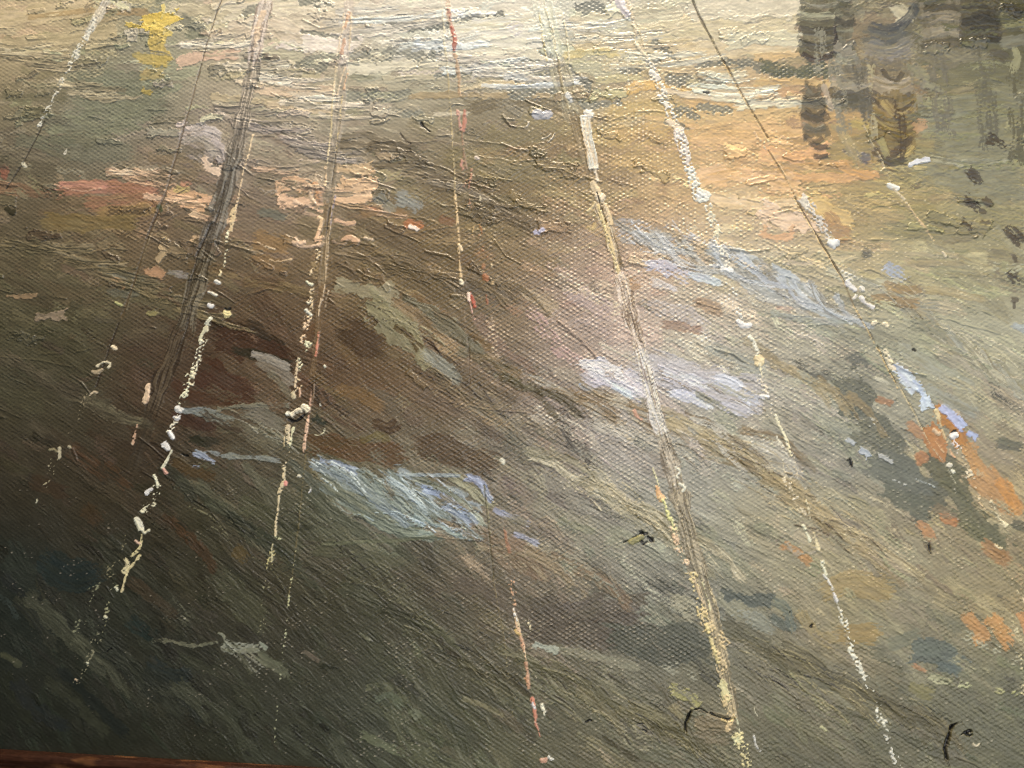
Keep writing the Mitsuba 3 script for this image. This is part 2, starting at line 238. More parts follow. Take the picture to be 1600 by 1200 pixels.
DOTS = [[0.0, 0.0, 0.0, 0.0, 0.0, 0.01, 0.03, 0.06, 0.11, 0.16, 0.23, 0.3, 0.24, 0.19, 0.11, 0.05, 0.05, 0.05, 0.05, 0.05], [0.01, 0.01, 0.01, 0.01, 0.02, 0.02, 0.04, 0.07, 0.12, 0.18, 0.26, 0.33, 0.27, 0.21, 0.12, 0.05, 0.05, 0.05, 0.05, 0.05], [0.03, 0.03, 0.03, 0.04, 0.05, 0.07, 0.07, 0.09, 0.19, 0.28, 0.41, 0.52, 0.46, 0.38, 0.25, 0.15, 0.1, 0.08, 0.07, 0.07], [0.06, 0.05, 0.05, 0.06, 0.08, 0.1, 0.1, 0.12, 0.25, 0.38, 0.55, 0.71, 0.63, 0.55, 0.39, 0.25, 0.16, 0.1, 0.1, 0.1], [0.08, 0.07, 0.06, 0.06, 0.08, 0.1, 0.11, 0.13, 0.32, 0.5, 0.66, 0.81, 0.75, 0.68, 0.56, 0.43, 0.28, 0.18, 0.18, 0.18], [0.1, 0.09, 0.06, 0.06, 0.08, 0.11, 0.12, 0.14, 0.38, 0.61, 0.76, 0.9, 0.85, 0.79, 0.71, 0.6, 0.39, 0.26, 0.26, 0.26], [0.1, 0.09, 0.07, 0.06, 0.1, 0.13, 0.15, 0.18, 0.42, 0.66, 0.78, 0.9, 0.85, 0.79, 0.7, 0.58, 0.41, 0.31, 0.31, 0.31], [0.1, 0.09, 0.07, 0.07, 0.11, 0.16, 0.18, 0.21, 0.45, 0.69, 0.78, 0.88, 0.83, 0.77, 0.67, 0.57, 0.44, 0.36, 0.36, 0.36], [0.17, 0.16, 0.14, 0.13, 0.17, 0.2, 0.23, 0.26, 0.42, 0.58, 0.66, 0.72, 0.69, 0.65, 0.62, 0.58, 0.47, 0.42, 0.42, 0.42], [0.24, 0.23, 0.21, 0.2, 0.23, 0.25, 0.28, 0.31, 0.41, 0.5, 0.55, 0.6, 0.57, 0.54, 0.55, 0.55, 0.49, 0.46, 0.46, 0.46], [0.27, 0.27, 0.26, 0.25, 0.26, 0.28, 0.34, 0.41, 0.48, 0.55, 0.56, 0.57, 0.53, 0.48, 0.45, 0.44, 0.47, 0.49, 0.49, 0.49], [0.3, 0.3, 0.3, 0.3, 0.3, 0.3, 0.39, 0.49, 0.53, 0.58, 0.56, 0.53, 0.47, 0.42, 0.37, 0.36, 0.42, 0.46, 0.46, 0.45], [0.22, 0.22, 0.21, 0.21, 0.23, 0.25, 0.32, 0.39, 0.43, 0.48, 0.45, 0.42, 0.38, 0.34, 0.32, 0.32, 0.36, 0.38, 0.37, 0.37], [0.13, 0.12, 0.12, 0.11, 0.16, 0.2, 0.25, 0.3, 0.35, 0.4, 0.38, 0.35, 0.32, 0.3, 0.3, 0.31, 0.33, 0.35, 0.35, 0.35], [0.1, 0.1, 0.1, 0.1, 0.15, 0.2, 0.25, 0.29, 0.34, 0.39, 0.38, 0.35, 0.33, 0.3, 0.3, 0.31, 0.33, 0.35, 0.35, 0.35]]
BRISTLE = [[0.3, 0.3, 0.3, 0.35, 0.44, 0.5, 0.5, 0.5, 0.5, 0.5, 0.5, 0.5, 0.44, 0.41, 0.52, 0.6, 0.6, 0.6, 0.6, 0.6], [0.28, 0.28, 0.28, 0.33, 0.42, 0.49, 0.49, 0.5, 0.49, 0.49, 0.48, 0.47, 0.43, 0.41, 0.51, 0.6, 0.6, 0.6, 0.6, 0.6], [0.23, 0.23, 0.23, 0.28, 0.37, 0.44, 0.47, 0.5, 0.47, 0.44, 0.38, 0.33, 0.34, 0.36, 0.46, 0.55, 0.58, 0.6, 0.6, 0.6], [0.21, 0.21, 0.21, 0.25, 0.33, 0.41, 0.46, 0.49, 0.44, 0.39, 0.3, 0.22, 0.27, 0.33, 0.43, 0.52, 0.57, 0.6, 0.6, 0.6], [0.26, 0.26, 0.26, 0.28, 0.35, 0.41, 0.46, 0.49, 0.42, 0.34, 0.33, 0.32, 0.43, 0.53, 0.57, 0.6, 0.57, 0.55, 0.55, 0.55], [0.31, 0.31, 0.31, 0.32, 0.37, 0.42, 0.47, 0.51, 0.41, 0.31, 0.36, 0.42, 0.57, 0.71, 0.71, 0.68, 0.58, 0.51, 0.51, 0.51], [0.35, 0.35, 0.35, 0.38, 0.45, 0.52, 0.6, 0.66, 0.54, 0.41, 0.46, 0.52, 0.67, 0.81, 0.78, 0.74, 0.66, 0.62, 0.62, 0.62], [0.4, 0.4, 0.4, 0.43, 0.52, 0.62, 0.72, 0.8, 0.66, 0.51, 0.57, 0.63, 0.77, 0.89, 0.84, 0.79, 0.74, 0.71, 0.71, 0.71], [0.38, 0.39, 0.41, 0.46, 0.59, 0.71, 0.81, 0.91, 0.76, 0.61, 0.72, 0.83, 0.87, 0.9, 0.84, 0.8, 0.78, 0.77, 0.77, 0.77], [0.35, 0.37, 0.41, 0.49, 0.65, 0.81, 0.9, 0.99, 0.85, 0.7, 0.83, 0.97, 0.93, 0.88, 0.84, 0.8, 0.79, 0.78, 0.78, 0.78], [0.33, 0.34, 0.36, 0.41, 0.56, 0.7, 0.8, 0.89, 0.8, 0.7, 0.76, 0.82, 0.82, 0.83, 0.81, 0.79, 0.75, 0.73, 0.73, 0.72], [0.3, 0.31, 0.31, 0.33, 0.46, 0.6, 0.69, 0.79, 0.74, 0.69, 0.69, 0.69, 0.73, 0.77, 0.76, 0.75, 0.7, 0.67, 0.67, 0.67], [0.28, 0.28, 0.28, 0.29, 0.41, 0.52, 0.6, 0.68, 0.67, 0.64, 0.64, 0.64, 0.65, 0.66, 0.65, 0.65, 0.63, 0.62, 0.62, 0.61], [0.26, 0.26, 0.25, 0.26, 0.35, 0.45, 0.52, 0.59, 0.6, 0.6, 0.6, 0.6, 0.6, 0.6, 0.6, 0.6, 0.6, 0.6, 0.6, 0.6], [0.25, 0.25, 0.25, 0.25, 0.35, 0.44, 0.52, 0.59, 0.6, 0.6, 0.6, 0.6, 0.6, 0.6, 0.6, 0.6, 0.6, 0.6, 0.6, 0.6]]
# strokes: kind|path in tenths of a millimetre|half widths|pigments|options
STROKES = '''
knife|-2253,1516 -2023,1531 -1769,1562|40|205,190,160 190,176,142|t=0.16;s=0.8;g=0.8
knife|-2248,1406 -1934,1419 -1681,1445|26|197,184,152 171,160,130|t=0.16;s=0.8;g=0.8
knife|-2189,1363 -1989,1377 -1888,1348|20|193,184,152 167,156,127|t=0.16;s=0.8;g=0.8
knife|-1267,1509 -942,1526 -648,1527|38|206,200,179 216,208,192|t=0.16;s=0.8;g=0.8
knife|-994,1453 -647,1469 -307,1480|42|206,199,180 187,178,161|t=0.16;s=0.8;g=0.8
knife|-965,1393 -698,1365 -644,1358|35|220,214,203 228,220,215|t=0.16;s=0.8;g=0.8
knife|-648,1495 -281,1505 129,1498|41|198,193,180 206,204,193|t=0.16;s=0.8;g=0.8
knife|-279,1419 -22,1425 155,1446|46|209,210,202 201,197,177|t=0.16;s=0.8;g=0.8
knife|-486,1346 -175,1377 106,1365|36|214,213,207 206,205,191|t=0.16;s=0.8;g=0.8
knife|-695,1265 -329,1283 -20,1296|23|200,196,178 212,208,191|t=0.16;s=0.8;g=0.8
knife|-278,1323 -46,1301 132,1287|31|213,213,198 203,195,176|t=0.16;s=0.8;g=0.8
knife|-536,1217 -276,1229 -71,1250|13|184,180,162 175,169,146|t=0.16;s=0.8;g=0.8
knife|-223,1171 -19,1193 134,1164|15|205,193,164 184,170,139|t=0.16;s=0.8;g=0.8
knife|231,1443 431,1432 629,1437|40|189,189,168 179,172,152|t=0.16;s=0.8;g=0.8
knife|481,1380 727,1383 1066,1394|44|190,182,159 186,178,148|t=0.16;s=0.8;g=0.8
knife|678,1468 921,1468 1090,1473|44|189,185,168 193,188,171|t=0.16;s=0.8;g=0.8
knife|232,1353 482,1321 679,1329|30|188,178,154 173,160,125|t=0.16;s=0.8;g=0.8
knife|606,1293 850,1304 1090,1313|34|190,174,138 196,185,160|t=0.16;s=0.8;g=0.8
knife|825,1345 970,1346 1090,1343|29|192,191,173 186,183,160|t=0.16;s=0.8;g=0.8
knife|182,1303 358,1307 482,1278|15|185,179,143 193,179,128|t=0.16;s=0.8;g=0.8
knife|922,1272 1019,1275 1090,1283|19|199,175,135 189,164,119|t=0.16;s=0.8;g=0.8
knife|-1184,1458 -1022,1475 -885,1418|22|215,207,191 203,190,171|t=0.16;s=0.8;g=0.8
knife|-1406,1532 -1267,1509 -1212,1486|27|191,183,158 171,164,143|t=0.16;s=0.8;g=0.8
knife|-1264,1407 -1074,1423 -885,1397|19|202,190,172 187,177,157|t=0.16;s=0.8;g=0.8
knife|-1398,1308 -1289,1333 -1148,1340|25|216,189,169 204,178,159|t=0.16;s=0.8;g=0.8
knife|-1205,1245 -989,1261 -801,1241|16|177,172,145 167,158,131|t=0.16;s=0.8;g=0.8
knife|-1068,1194 -906,1172 -746,1182|19|196,180,156 207,187,165|t=0.16;s=0.8;g=0.8
knife|-1257,1166 -1012,1135 -798,1118|16|174,165,137 194,179,153|t=0.16;s=0.8;g=0.8
knife|-430,1150 -171,1149 134,1138|13|164,149,121 153,139,111|t=0.16;s=0.8;g=0.8
knife|-1012,1122 -851,1106 -744,1090|13|204,188,164 189,174,148|t=0.16;s=0.8;g=0.8
knife|458,1182 508,1186 557,1167|15|203,167,105 190,161,117|t=0.16;s=0.8;g=0.8
knife|434,1152 508,1166 729,1146|17|200,172,113 194,162,105|t=0.16;s=0.8;g=0.8
knife|570,1154 705,1131 923,1134|15|201,189,169 205,193,169|t=0.16;s=0.8;g=0.8
knife|923,1172 1114,1173 1445,1111|19|190,169,124 176,147,103|t=0.16;s=0.8;g=0.8
knife|509,1029 730,1051 1067,1049|39|187,163,117 196,170,126|t=0.08;h=0.5;s=0.9
knife|608,977 851,978 1115,989|39|194,162,112 206,174,130|t=0.08;h=0.5;s=0.9
brush|336,1058 484,1080 681,1064|35|167,148,97 182,160,114|t=0.04;h=0.1
brush|337,969 510,974 682,951|44|166,145,97 184,158,111|t=0.04;h=0.05
brush|363,867 535,878 707,855|39|166,144,98 182,157,113|t=0.04;h=0.05
knife|948,897 1068,883 1186,906|24|203,160,115 209,169,126|t=0.12|L=bright orange knife patch at the upper right
knife|683,788 876,824 1092,772|34|207,169,116 216,184,146|t=0.1;s=0.9
knife|756,720 949,699 1068,710|26|220,198,165 211,187,145|t=0.2
knife|949,674 1044,636 1151,619|29|216,188,157 222,200,177|t=0.22
knife|949,595 1009,570 1068,595|19|207,166,127 216,179,142|t=0.2
knife|1139,722 1198,672 1269,635|28|211,182,120 195,171,121|t=0.2
brush|1175,673 1234,599 1281,569|33|167,127,84 159,129,92|t=0.06
knife|1068,809 1233,795 1374,818|16|206,167,120 195,156,110|t=0.12
brush|972,835 1115,850 1281,839|21|176,147,106 174,138,89|t=0.06
gap|-32,1224 83,1211 183,1227|22|94,99,96 131,133,126|g=2
gap|-18,1154 109,1164 184,1188|28|96,101,97 133,136,127|g=2
gap|185,1111 310,1096 410,1112|13|95,99,93 133,134,123|g=2
gap|196,1239 246,1200 297,1160|19|91,96,92 129,131,122|g=2
gap|403,1249 483,1237 557,1251|17|86,90,85 124,125,115|g=2
gap|531,1328 606,1293 625,1254|15|83,88,82 121,123,112|g=2
gap|582,1200 704,1182 821,1199|21|89,92,84 126,126,114|g=2
gap|631,1173 729,1164 802,1170|15|90,93,85 127,127,114|g=2
gap|692,1233 777,1251 898,1238|10|88,91,83 124,124,112|g=2
gap|782,1251 874,1253 971,1221|18|89,91,83 124,124,111|g=2
gap|971,1208 1138,1212 1233,1227|18|94,95,85 127,126,112|g=2
gap|607,1078 656,1062 705,1038|17|95,97,88 132,132,118|g=2
gap|710,1096 766,1070 832,1059|12|94,97,87 131,131,116|g=2
gap|583,1028 645,1007 681,989|10|97,100,90 135,134,120|g=2
gap|-538,1322 -460,1338 -394,1305|22|106,109,105 138,140,131|g=2
gap|-369,1356 -330,1361 -304,1329|18|100,105,102 134,136,129|g=2
gap|-350,1317 -316,1298 -290,1302|11|102,106,103 136,138,130|g=2
gap|481,1380 580,1382 630,1356|8|79,84,80 117,119,110|g=2
gap|230,1490 293,1493 336,1481|17|76,83,83 114,118,113|g=2
gap|-228,1457 -125,1464 -61,1473|9|89,96,96 124,128,124|g=2
gap|-541,1440 -409,1420 -280,1437|16|99,104,101 132,135,128|g=2
gap|-886,1423 -805,1408 -645,1385|7|110,113,107 142,143,132|g=2
gap|-683,1312 -617,1321 -564,1296|16|110,113,107 143,144,133|g=2
gap|-882,1304 -803,1315 -723,1313|11|114,117,110 146,147,134|g=2
gap|-1131,1505 -1072,1522 -1035,1480|16|113,115,108 144,144,132|g=2
gap|-889,1543 -835,1549 -781,1531|16|108,111,106 138,140,130|g=2
gap|-1125,1296 -989,1283 -775,1275|18|118,120,112 150,150,136|g=2
gap|-693,1155 -535,1152 -430,1163|16|115,117,110 148,149,136|g=2
gap|-71,1271 56,1273 183,1255|11|92,98,96 129,132,125|g=2
gap|-481,1093 -428,1077 -377,1081|18|115,118,110 149,149,137|g=2
gap|-328,1225 -173,1232 -45,1240|11|101,106,102 136,138,130|g=2
gap|81,1314 106,1305 157,1291|11|88,94,92 125,129,122|g=2
gap|959,1234 1114,1213 1233,1220|24|83,87,68 70,76,56
brush|-1768,1524 -1600,1530 -1460,1493|17|145,126,93 165,145,114
brush|-2080,1517 -1881,1533 -1769,1543|11|158,137,100 175,154,117
brush|-1899,1261 -1673,1229 -1506,1230|50|118,121,106 129,132,113|t=0.03;h=0
brush|-1867,1152 -1670,1134 -1447,1117|56|120,123,107 131,134,114|t=0.03;h=0
brush|-2005,1073 -1751,1055 -1528,1065|50|122,124,108 133,136,115|t=0.03;h=0
brush|-1375,1450 -1319,1408 -1263,1380|22|111,115,102 121,126,110|t=0.03;h=0
wash|-2117,1007 -1973,978 -1832,984|28|100,105,91 109,112,96
brush|-1405,1505 -1348,1468 -1279,1429|22|118,119,108 128,130,118|t=0.05
knife|-1988,1361 -1945,1349 -1908,1348|17|199,201,173 185,190,161|t=0.3
knife|-1679,1559 -1642,1547 -1614,1541|17|209,205,189 199,195,179|t=0.3
brush|-2181,1185 -2009,1176 -1868,1179|26|108,106,86 123,117,97|t=0.05
knife|-1637,1476 -1584,1464 -1528,1452|10|202,181,101|t=0.25
knife|-1548,1479 -1482,1483 -1418,1497|33|222,201,108 216,188,90|t=0.3;a=0.88|L=bright yellow daub at the upper left
brush|-1536,1447 -1472,1439 -1430,1427|19|222,202,119 210,185,98|t=0.2
brush|-1486,1451 -1495,1386 -1464,1294|39|188,167,99 210,187,110|t=0.18;s=0.8
brush|-1607,1340 -1532,1328 -1432,1315|28|176,162,103 190,171,108|t=0.12;g=0.8
brush|-1574,1275 -1507,1257 -1458,1272|25|165,155,111 178,161,114|t=0.08;g=0.9
knife|-1555,1199 -1533,1188 -1510,1177|17|176,159,96 185,168,104|t=0.12
knife|-1478,1553 -1472,1520 -1482,1494|7|215,200,131|t=0.2
brush|-1394,998 -1334,1003 -1274,1018|38|158,150,145 187,180,177|t=0.14;h=0.2
brush|-1302,1018 -1241,996 -1208,974|33|178,171,170 202,195,194|t=0.2;h=0.5
brush|-1273,965 -1223,938 -1189,884|33|161,155,153 192,183,182|t=0.16;h=0.3
brush|-1360,950 -1299,928 -1248,869|30|136,129,120 157,148,142|t=0.1;h=0.1
knife|-1281,880 -1242,864 -1209,848|24|233,212,192 224,200,178|t=0.25|L=small peach knife patch beside the broad grey mast stroke
knife|-1396,1049 -1368,1051 -1346,1035|11|207,195,189|t=0.2
patch|-1373,942 -1318,928 -1277,933|19|115,109,97 126,118,105
brush|-1932,781 -1741,795 -1463,765|36|172,125,111 160,119,95|t=0.1;h=0.2|L=dull red brush stroke at the left
brush|-1910,802 -1798,806 -1686,794|14|184,137,124 200,154,130|t=0.12
brush|-1795,726 -1628,732 -1449,739|33|157,116,94 148,122,94|t=0.04;h=0.1
brush|-1737,680 -1599,692 -1475,705|28|152,127,87 143,122,87|t=0.04;h=0.1
brush|-1989,655 -1792,640 -1542,652|33|124,112,80 122,106,71|t=0.05
brush|-2169,880 -2145,864 -2122,853|23|149,96,80 139,96,81
brush|-2194,799 -1994,776 -1922,762|28|139,108,86 125,103,83
knife|-1422,770 -1367,743 -1271,721|27|200,165,131 214,177,142|t=0.16
knife|-1366,722 -1298,730 -1244,737|16|226,188,156 208,173,145|t=0.16
brush|-1377,818 -1350,807 -1327,796|16|176,137,118 195,146,118
brush|-1404,791 -1368,780 -1327,785|14|198,186,124 189,171,119
patch|-1361,995 -1279,981 -1236,927|16|159,153,143 170,163,154
patch|-1509,904 -1358,889 -1302,849|27|126,112,92 137,125,106
line|-1924,807 -1881,791 -1797,779 -1713,789|3|208,174,149
knife|-970,787 -891,805 -816,775|24|218,185,153 206,173,142|t=0.25
knife|-947,727 -867,718 -787,707|24|217,183,155 231,198,169|t=0.25
knife|-725,863 -646,846 -575,861|21|210,189,159 192,167,133|t=0.22
knife|-711,803 -644,784 -574,809|32|206,175,140 222,192,160|t=0.24|L=peach knife flag right of the second grey mast stroke
knife|-722,733 -656,737 -578,747|18|234,205,173 217,185,153|t=0.26
lump|-816,796 -797,770 -788,733|16|190,141,102 213,177,143|t=0.28
lump|-837,791 -826,752 -809,718|9|219,195,168
lump|-894,726 -854,708 -809,718|9|210,185,162|t=0.22
lump|-907,708 -853,682 -786,666|9|189,165,142|t=0.17
lump|-794,660 -773,647 -785,614|9|234,205,169
lump|-785,609 -797,577 -771,577|9|234,197,163
lump|-890,562 -849,541 -783,546 -770,557|8|222,194,167
lump|-885,578 -868,557 -847,562|7|214,187,161
lump|-692,567 -658,582 -631,561|13|210,170,137 223,192,163
lump|-731,562 -699,551 -678,556|8|223,195,172
lump|-600,577 -584,571 -569,569|7|214,193,166
lump|-723,647 -680,634 -646,639|9|210,176,143 192,164,143|t=0.22
brush|-624,706 -577,698 -511,690|10|192,131,100 166,126,92|t=0.08
brush|-629,672 -524,679 -420,663|18|140,112,79 131,109,81|t=0.05
brush|-445,643 -406,627 -362,627|18|170,111,74 182,122,86|t=0.1|L=small rust stroke left of the thin upright line
knife|-419,620 -398,617 -388,607|6|234,223,212|t=0.4
brush|-304,657 -265,644 -234,631|18|130,92,67 117,91,66
brush|-487,749 -421,730 -382,684|31|138,142,140 148,152,148|t=0.08;h=0.3
brush|-565,749 -525,710 -485,671|26|126,124,107 136,136,129|t=0.06
brush|-1053,688 -973,675 -919,661|21|114,118,109 107,108,95
brush|-1064,579 -970,557 -902,526|37|139,114,81 148,122,88|t=0.06
brush|-1075,505 -994,479 -914,466|27|138,112,79 124,104,77|t=0.06
line|-1050,563 -1009,544 -969,531|4|202,184,155
line|-994,492 -954,484 -901,492|4|209,185,150
knife|-2118,341 -2061,341 -1982,342|11|155,133,105 144,123,98|t=0.2
knife|-1650,422 -1622,401 -1599,380|14|173,138,100 161,127,93|t=0.25
knife|-1502,432 -1474,438 -1436,427|16|188,149,115 168,136,109|t=0.25
knife|-1641,316 -1627,308 -1607,300|4|176,176,127|t=0.3
knife|-1979,262 -1931,257 -1861,262|17|140,127,108 150,134,116|t=0.25
knife|-1502,274 -1480,269 -1464,280|11|144,137,96|t=0.25
knife|-1456,546 -1439,519 -1468,493|11|187,166,133 175,156,125|t=0.3
knife|-1321,580 -1304,569 -1288,569|11|198,171,137|t=0.3
brush|-1729,454 -1617,427 -1506,401|19|107,106,91 119,118,105
brush|-1425,440 -1370,432 -1321,422|14|135,133,119 147,142,140
brush|-1684,361 -1587,348 -1519,374|17|105,104,89 95,95,85
knife|-700,381 -569,363 -486,356|31|139,132,106 150,143,119|t=0.14
knife|-581,325 -515,274 -410,198|41|134,129,99 147,143,115|t=0.16|L=olive knife tongue in the middle
knife|-540,235 -475,185 -357,97|26|138,135,109 127,121,96|t=0.14
knife|-515,279 -411,236 -336,59|21|132,126,95 142,137,108|t=0.12
brush|-358,135 -280,72 -202,-3|28|134,137,126 145,148,139|t=0.08
patch|-475,223 -410,185 -371,135|15|93,79,45 82,65,35
brush|-413,338 -335,300 -257,250|21|122,96,66 107,86,56|t=0.08
brush|-283,249 -154,174 -78,137|20|112,90,56 101,80,46|t=0.08
brush|-286,402 -158,377 -5,326|36|94,87,75 85,73,53|t=0.05
brush|-1255,231 -1039,194 -904,91|32|51,39,24 38,31,18|t=0.04;h=0.2
brush|-1227,179 -1038,129 -876,40|59|65,44,32 61,39,24|t=0.04
brush|-1277,62 -1167,-15 -1032,-64|64|70,50,39 66,41,28|t=0.04
brush|-1145,128 -983,91 -876,53|21|41,42,28 30,33,18|t=0.05
brush|-1384,9 -1300,-68 -1032,-77|27|78,57,45 72,49,33|t=0.03
brush|-697,247 -617,171 -512,121|52|61,45,27 71,53,33|t=0.03
brush|-1380,-121 -1297,-172 -1189,-183|27|69,47,39 61,44,35|t=0.03
brush|-1322,-237 -1241,-248 -1174,-247|21|46,47,39 36,40,26|t=0.03
brush|-1045,401 -912,388 -806,376|24|91,80,65 104,89,68|t=0.03
brush|-1058,111 -983,91 -890,53|16|175,170,161 149,143,132|t=0.16
brush|-1042,85 -956,52 -869,-11|24|147,141,129 124,116,102|t=0.12
brush|-982,39 -928,-12 -873,-75|19|129,125,108 105,97,80|t=0.1
brush|-1347,-126 -1271,-125 -1177,-139|16|144,155,160 124,129,122|t=0.14|L=grey blue brush stroke at the left
brush|-1244,-140 -1176,-157 -1123,-169|19|135,141,134 114,117,106|t=0.12
knife|-1191,-118 -1084,-101 -899,-98|11|130,128,109 115,113,100|t=0.2
brush|-1097,-130 -1003,-141 -897,-178|32|114,113,100 125,121,109|t=0.12
brush|-1109,-189 -1028,-219 -920,-280|32|112,108,92 101,97,82|t=0.1
brush|-1162,-182 -1103,-199 -1082,-189|13|74,62,49 66,56,45|t=0.1
brush|-1293,-296 -1252,-305 -1195,-335|15|181,194,220 153,165,180|t=0.26|L=pale lavender daub left of the middle
brush|-1245,-290 -1213,-289 -1172,-303|8|144,152,154|t=0.15
brush|-1291,-347 -1270,-352 -1259,-346|7|143,157,186|t=0.15
brush|-1172,-303 -1025,-308 -919,-319|11|150,159,159 132,135,120|t=0.14
brush|-1316,-417 -1235,-441 -1099,-527|19|123,118,94 103,99,81|t=0.1
brush|-1091,-335 -1023,-385 -941,-497|24|108,107,90 87,87,71|t=0.1
patch|-1373,-341 -1291,-365 -1210,-389|22|79,64,40 74,61,40
brush|-1749,-519 -1706,-556 -1677,-594|38|70,58,44 66,54,37|t=0.02
brush|-1988,-420 -1889,-457 -1806,-468|33|66,54,40 61,51,40|t=0.02
brush|-842,-241 -659,-262 -400,-295|47|85,62,33 96,71,48|t=0.03;h=0.1
brush|-402,-232 -248,-267 -45,-325|51|88,70,48 76,59,38|t=0.03;h=0.05
brush|-717,-35 -612,-46 -507,-108|26|125,101,70 110,87,53|t=0.06
brush|-558,-159 -480,-178 -442,-157|26|78,55,27 54,37,18|t=0.1
brush|-608,-236 -531,-209 -479,-234|15|109,100,61 95,82,49|t=0.08
patch|-784,-148 -760,-163 -739,-173|18|44,52,39 36,41,30
line|-744,-188 -759,-214 -785,-214|3|234,233,200
brush|-787,-354 -551,-437 -269,-505|62|119,127,114 150,163,161|t=0.1;s=1.4
brush|-501,-373 -295,-443 -117,-538|56|134,141,131 166,180,190|t=0.1;s=1.4
brush|-707,-441 -497,-548 -242,-591|36|124,134,115 144,158,156|t=0.1;s=1.4
band|-801,-321 -604,-413 -395,-558|21|132,146,156 145,156,152|t=0.16;s=2.2;h=0.6;a=0.95|L=pale blue-grey brush stroke of the wave in the middle
band|-762,-315 -683,-326 -605,-357|13|152,167,191 171,185,198|t=0.16;s=2.2;h=0.6;a=0.95
band|-605,-350 -448,-459 -293,-580|26|121,133,131 149,161,152|t=0.16;s=2.2;h=0.6;a=0.95
band|-502,-355 -397,-433 -243,-541|28|116,126,117 186,203,208|t=0.16;s=2.2;h=0.6;a=0.95
band|-399,-363 -245,-434 -91,-574|23|111,115,96 178,187,173|t=0.16;s=2.2;h=0.6;a=0.95
band|-360,-407 -270,-442 -167,-514|15|142,159,195 178,196,223|t=0.16;s=2.2;h=0.6;a=0.95
band|-269,-467 -193,-503 -129,-556|20|140,154,180 173,187,203|t=0.16;s=2.2;h=0.6;a=0.95
band|-246,-359 -144,-414 -67,-487|20|106,106,83 170,170,144|t=0.16;s=2.2;h=0.6;a=0.95
band|-183,-365 -132,-377 -94,-413|15|139,149,178 184,197,228|t=0.16;s=2.2;h=0.6;a=0.95
band|-760,-391 -602,-489 -445,-585|26|92,98,86 122,126,108|t=0.16;s=2.2;h=0.6;a=0.95
band|-811,-431 -705,-516 -547,-613|26|79,83,68 105,108,91|t=0.16;s=2.2;h=0.6;a=0.95
band|-893,-318 -839,-355 -759,-442|18|90,95,85 107,108,92|t=0.16;s=2.2;h=0.6;a=0.95
band|-395,-528 -242,-579 -91,-587|20|129,146,149 164,182,180|t=0.16;s=2.2;h=0.6;a=0.95
band|-601,-514 -445,-585 -292,-605|20|103,113,103 137,147,132|t=0.16;s=2.2;h=0.6;a=0.95
band|-106,-401 -88,-438 -68,-462|15|139,152,186 184,197,218|t=0.16;s=2.2;h=0.6;a=0.95
band|-450,-359 -348,-362 -195,-363|8|135,149,163 170,183,186|t=0.16;s=2.2;h=0.6;a=0.95
band|-369,-587 -242,-589 -103,-604|10|122,137,133 155,169,160|t=0.16;s=2.2;h=0.6;a=0.95
brush|-67,-487 -17,-510 83,-545|17|167,178,211 129,125,107|t=0.08;s=1.4
brush|9,-584 59,-595 121,-622|12|193,202,234 150,154,170|t=0.1
brush|-16,-597 85,-655 184,-713|25|139,116,95 128,110,91|t=0.05
brush|-754,-644 -496,-624 -242,-599|8|91,95,75 113,117,94|t=0.1
brush|-805,-671 -649,-678 -392,-708|23|96,96,77 82,84,66|t=0.05
brush|-1108,-667 -1081,-684 -1040,-709|26|93,80,51 86,74,44|t=0.02
brush|261,53 397,30 544,-30|44|191,188,192 211,212,233|t=0.1;s=1.6;a=0.7
brush|567,32 737,-3 952,-85|46|177,176,182 197,200,220|t=0.1;s=1.6;a=0.7
brush|445,104 688,33 976,-36|63|172,169,168 185,184,192|t=0.08;s=1.4
brush|256,83 347,79 433,50|22|234,234,234 216,218,234|t=0.14;s=1.4|L=bright lavender brush stroke right of the middle
brush|293,58 397,15 495,-23|22|224,228,234 191,189,201|t=0.12;s=1.4
brush|257,3 286,-11 311,-26|12|179,205,234 169,191,234|t=0.12
brush|385,5 434,-24 471,-48|15|216,234,234 204,215,234|t=0.1
brush|579,57 664,33 761,-3|22|222,229,234 193,193,213|t=0.12;s=1.4
brush|592,-29 689,-45 773,-88|19|219,227,234 197,202,224|t=0.1
brush|761,34 857,-1 940,-73|29|190,195,209 210,218,234|t=0.08
brush|421,60 470,6 520,-43|15|227,226,234 197,187,191|t=0.08
dry|490,465 612,452 686,403|29|202,208,229 186,185,201|d=0.4
brush|673,428 734,418 806,391|17|207,225,234 183,196,215|t=0.12
brush|528,403 576,388 637,366|17|214,217,230 187,181,178|t=0.1
dry|390,603 538,590 709,527|39|174,177,188 150,146,140|d=0.45
brush|733,527 854,514 974,452|22|165,172,172 179,187,192|t=0.08
brush|758,489 878,428 1045,330|29|161,167,166 178,188,195|t=0.1;s=1.5
brush|950,452 1045,403 1187,306|33|158,166,167 175,186,198|t=0.12;s=1.6
brush|974,391 1093,330 1257,270|28|149,156,155 168,179,187|t=0.12;s=1.6
brush|974,281 1116,257 1281,253|14|138,142,135 153,160,155|t=0.1
brush|998,300 1034,305 1069,291|9|186,155,138 162,147,135|t=0.08
dry|195,377 295,327 394,278|35|185,167,166 162,146,141|d=0.42
dry|246,252 370,203 518,155|34|180,162,153 155,137,127|d=0.45
brush|405,428 454,403 491,378|34|165,130,90 152,125,94|t=0.03;h=0
brush|637,465 734,452 782,440|10|164,133,85 151,122,85|t=0.06
brush|686,329 759,304 807,280|22|154,126,97 141,121,100|t=0.03
dry|492,303 638,279 759,206|34|189,185,186 169,161,157|d=0.45
brush|566,242 663,225 735,206|22|147,115,95 134,109,91|t=0.03
brush|736,156 856,108 975,61|33|156,162,156 138,138,126|t=0.06;s=1.4
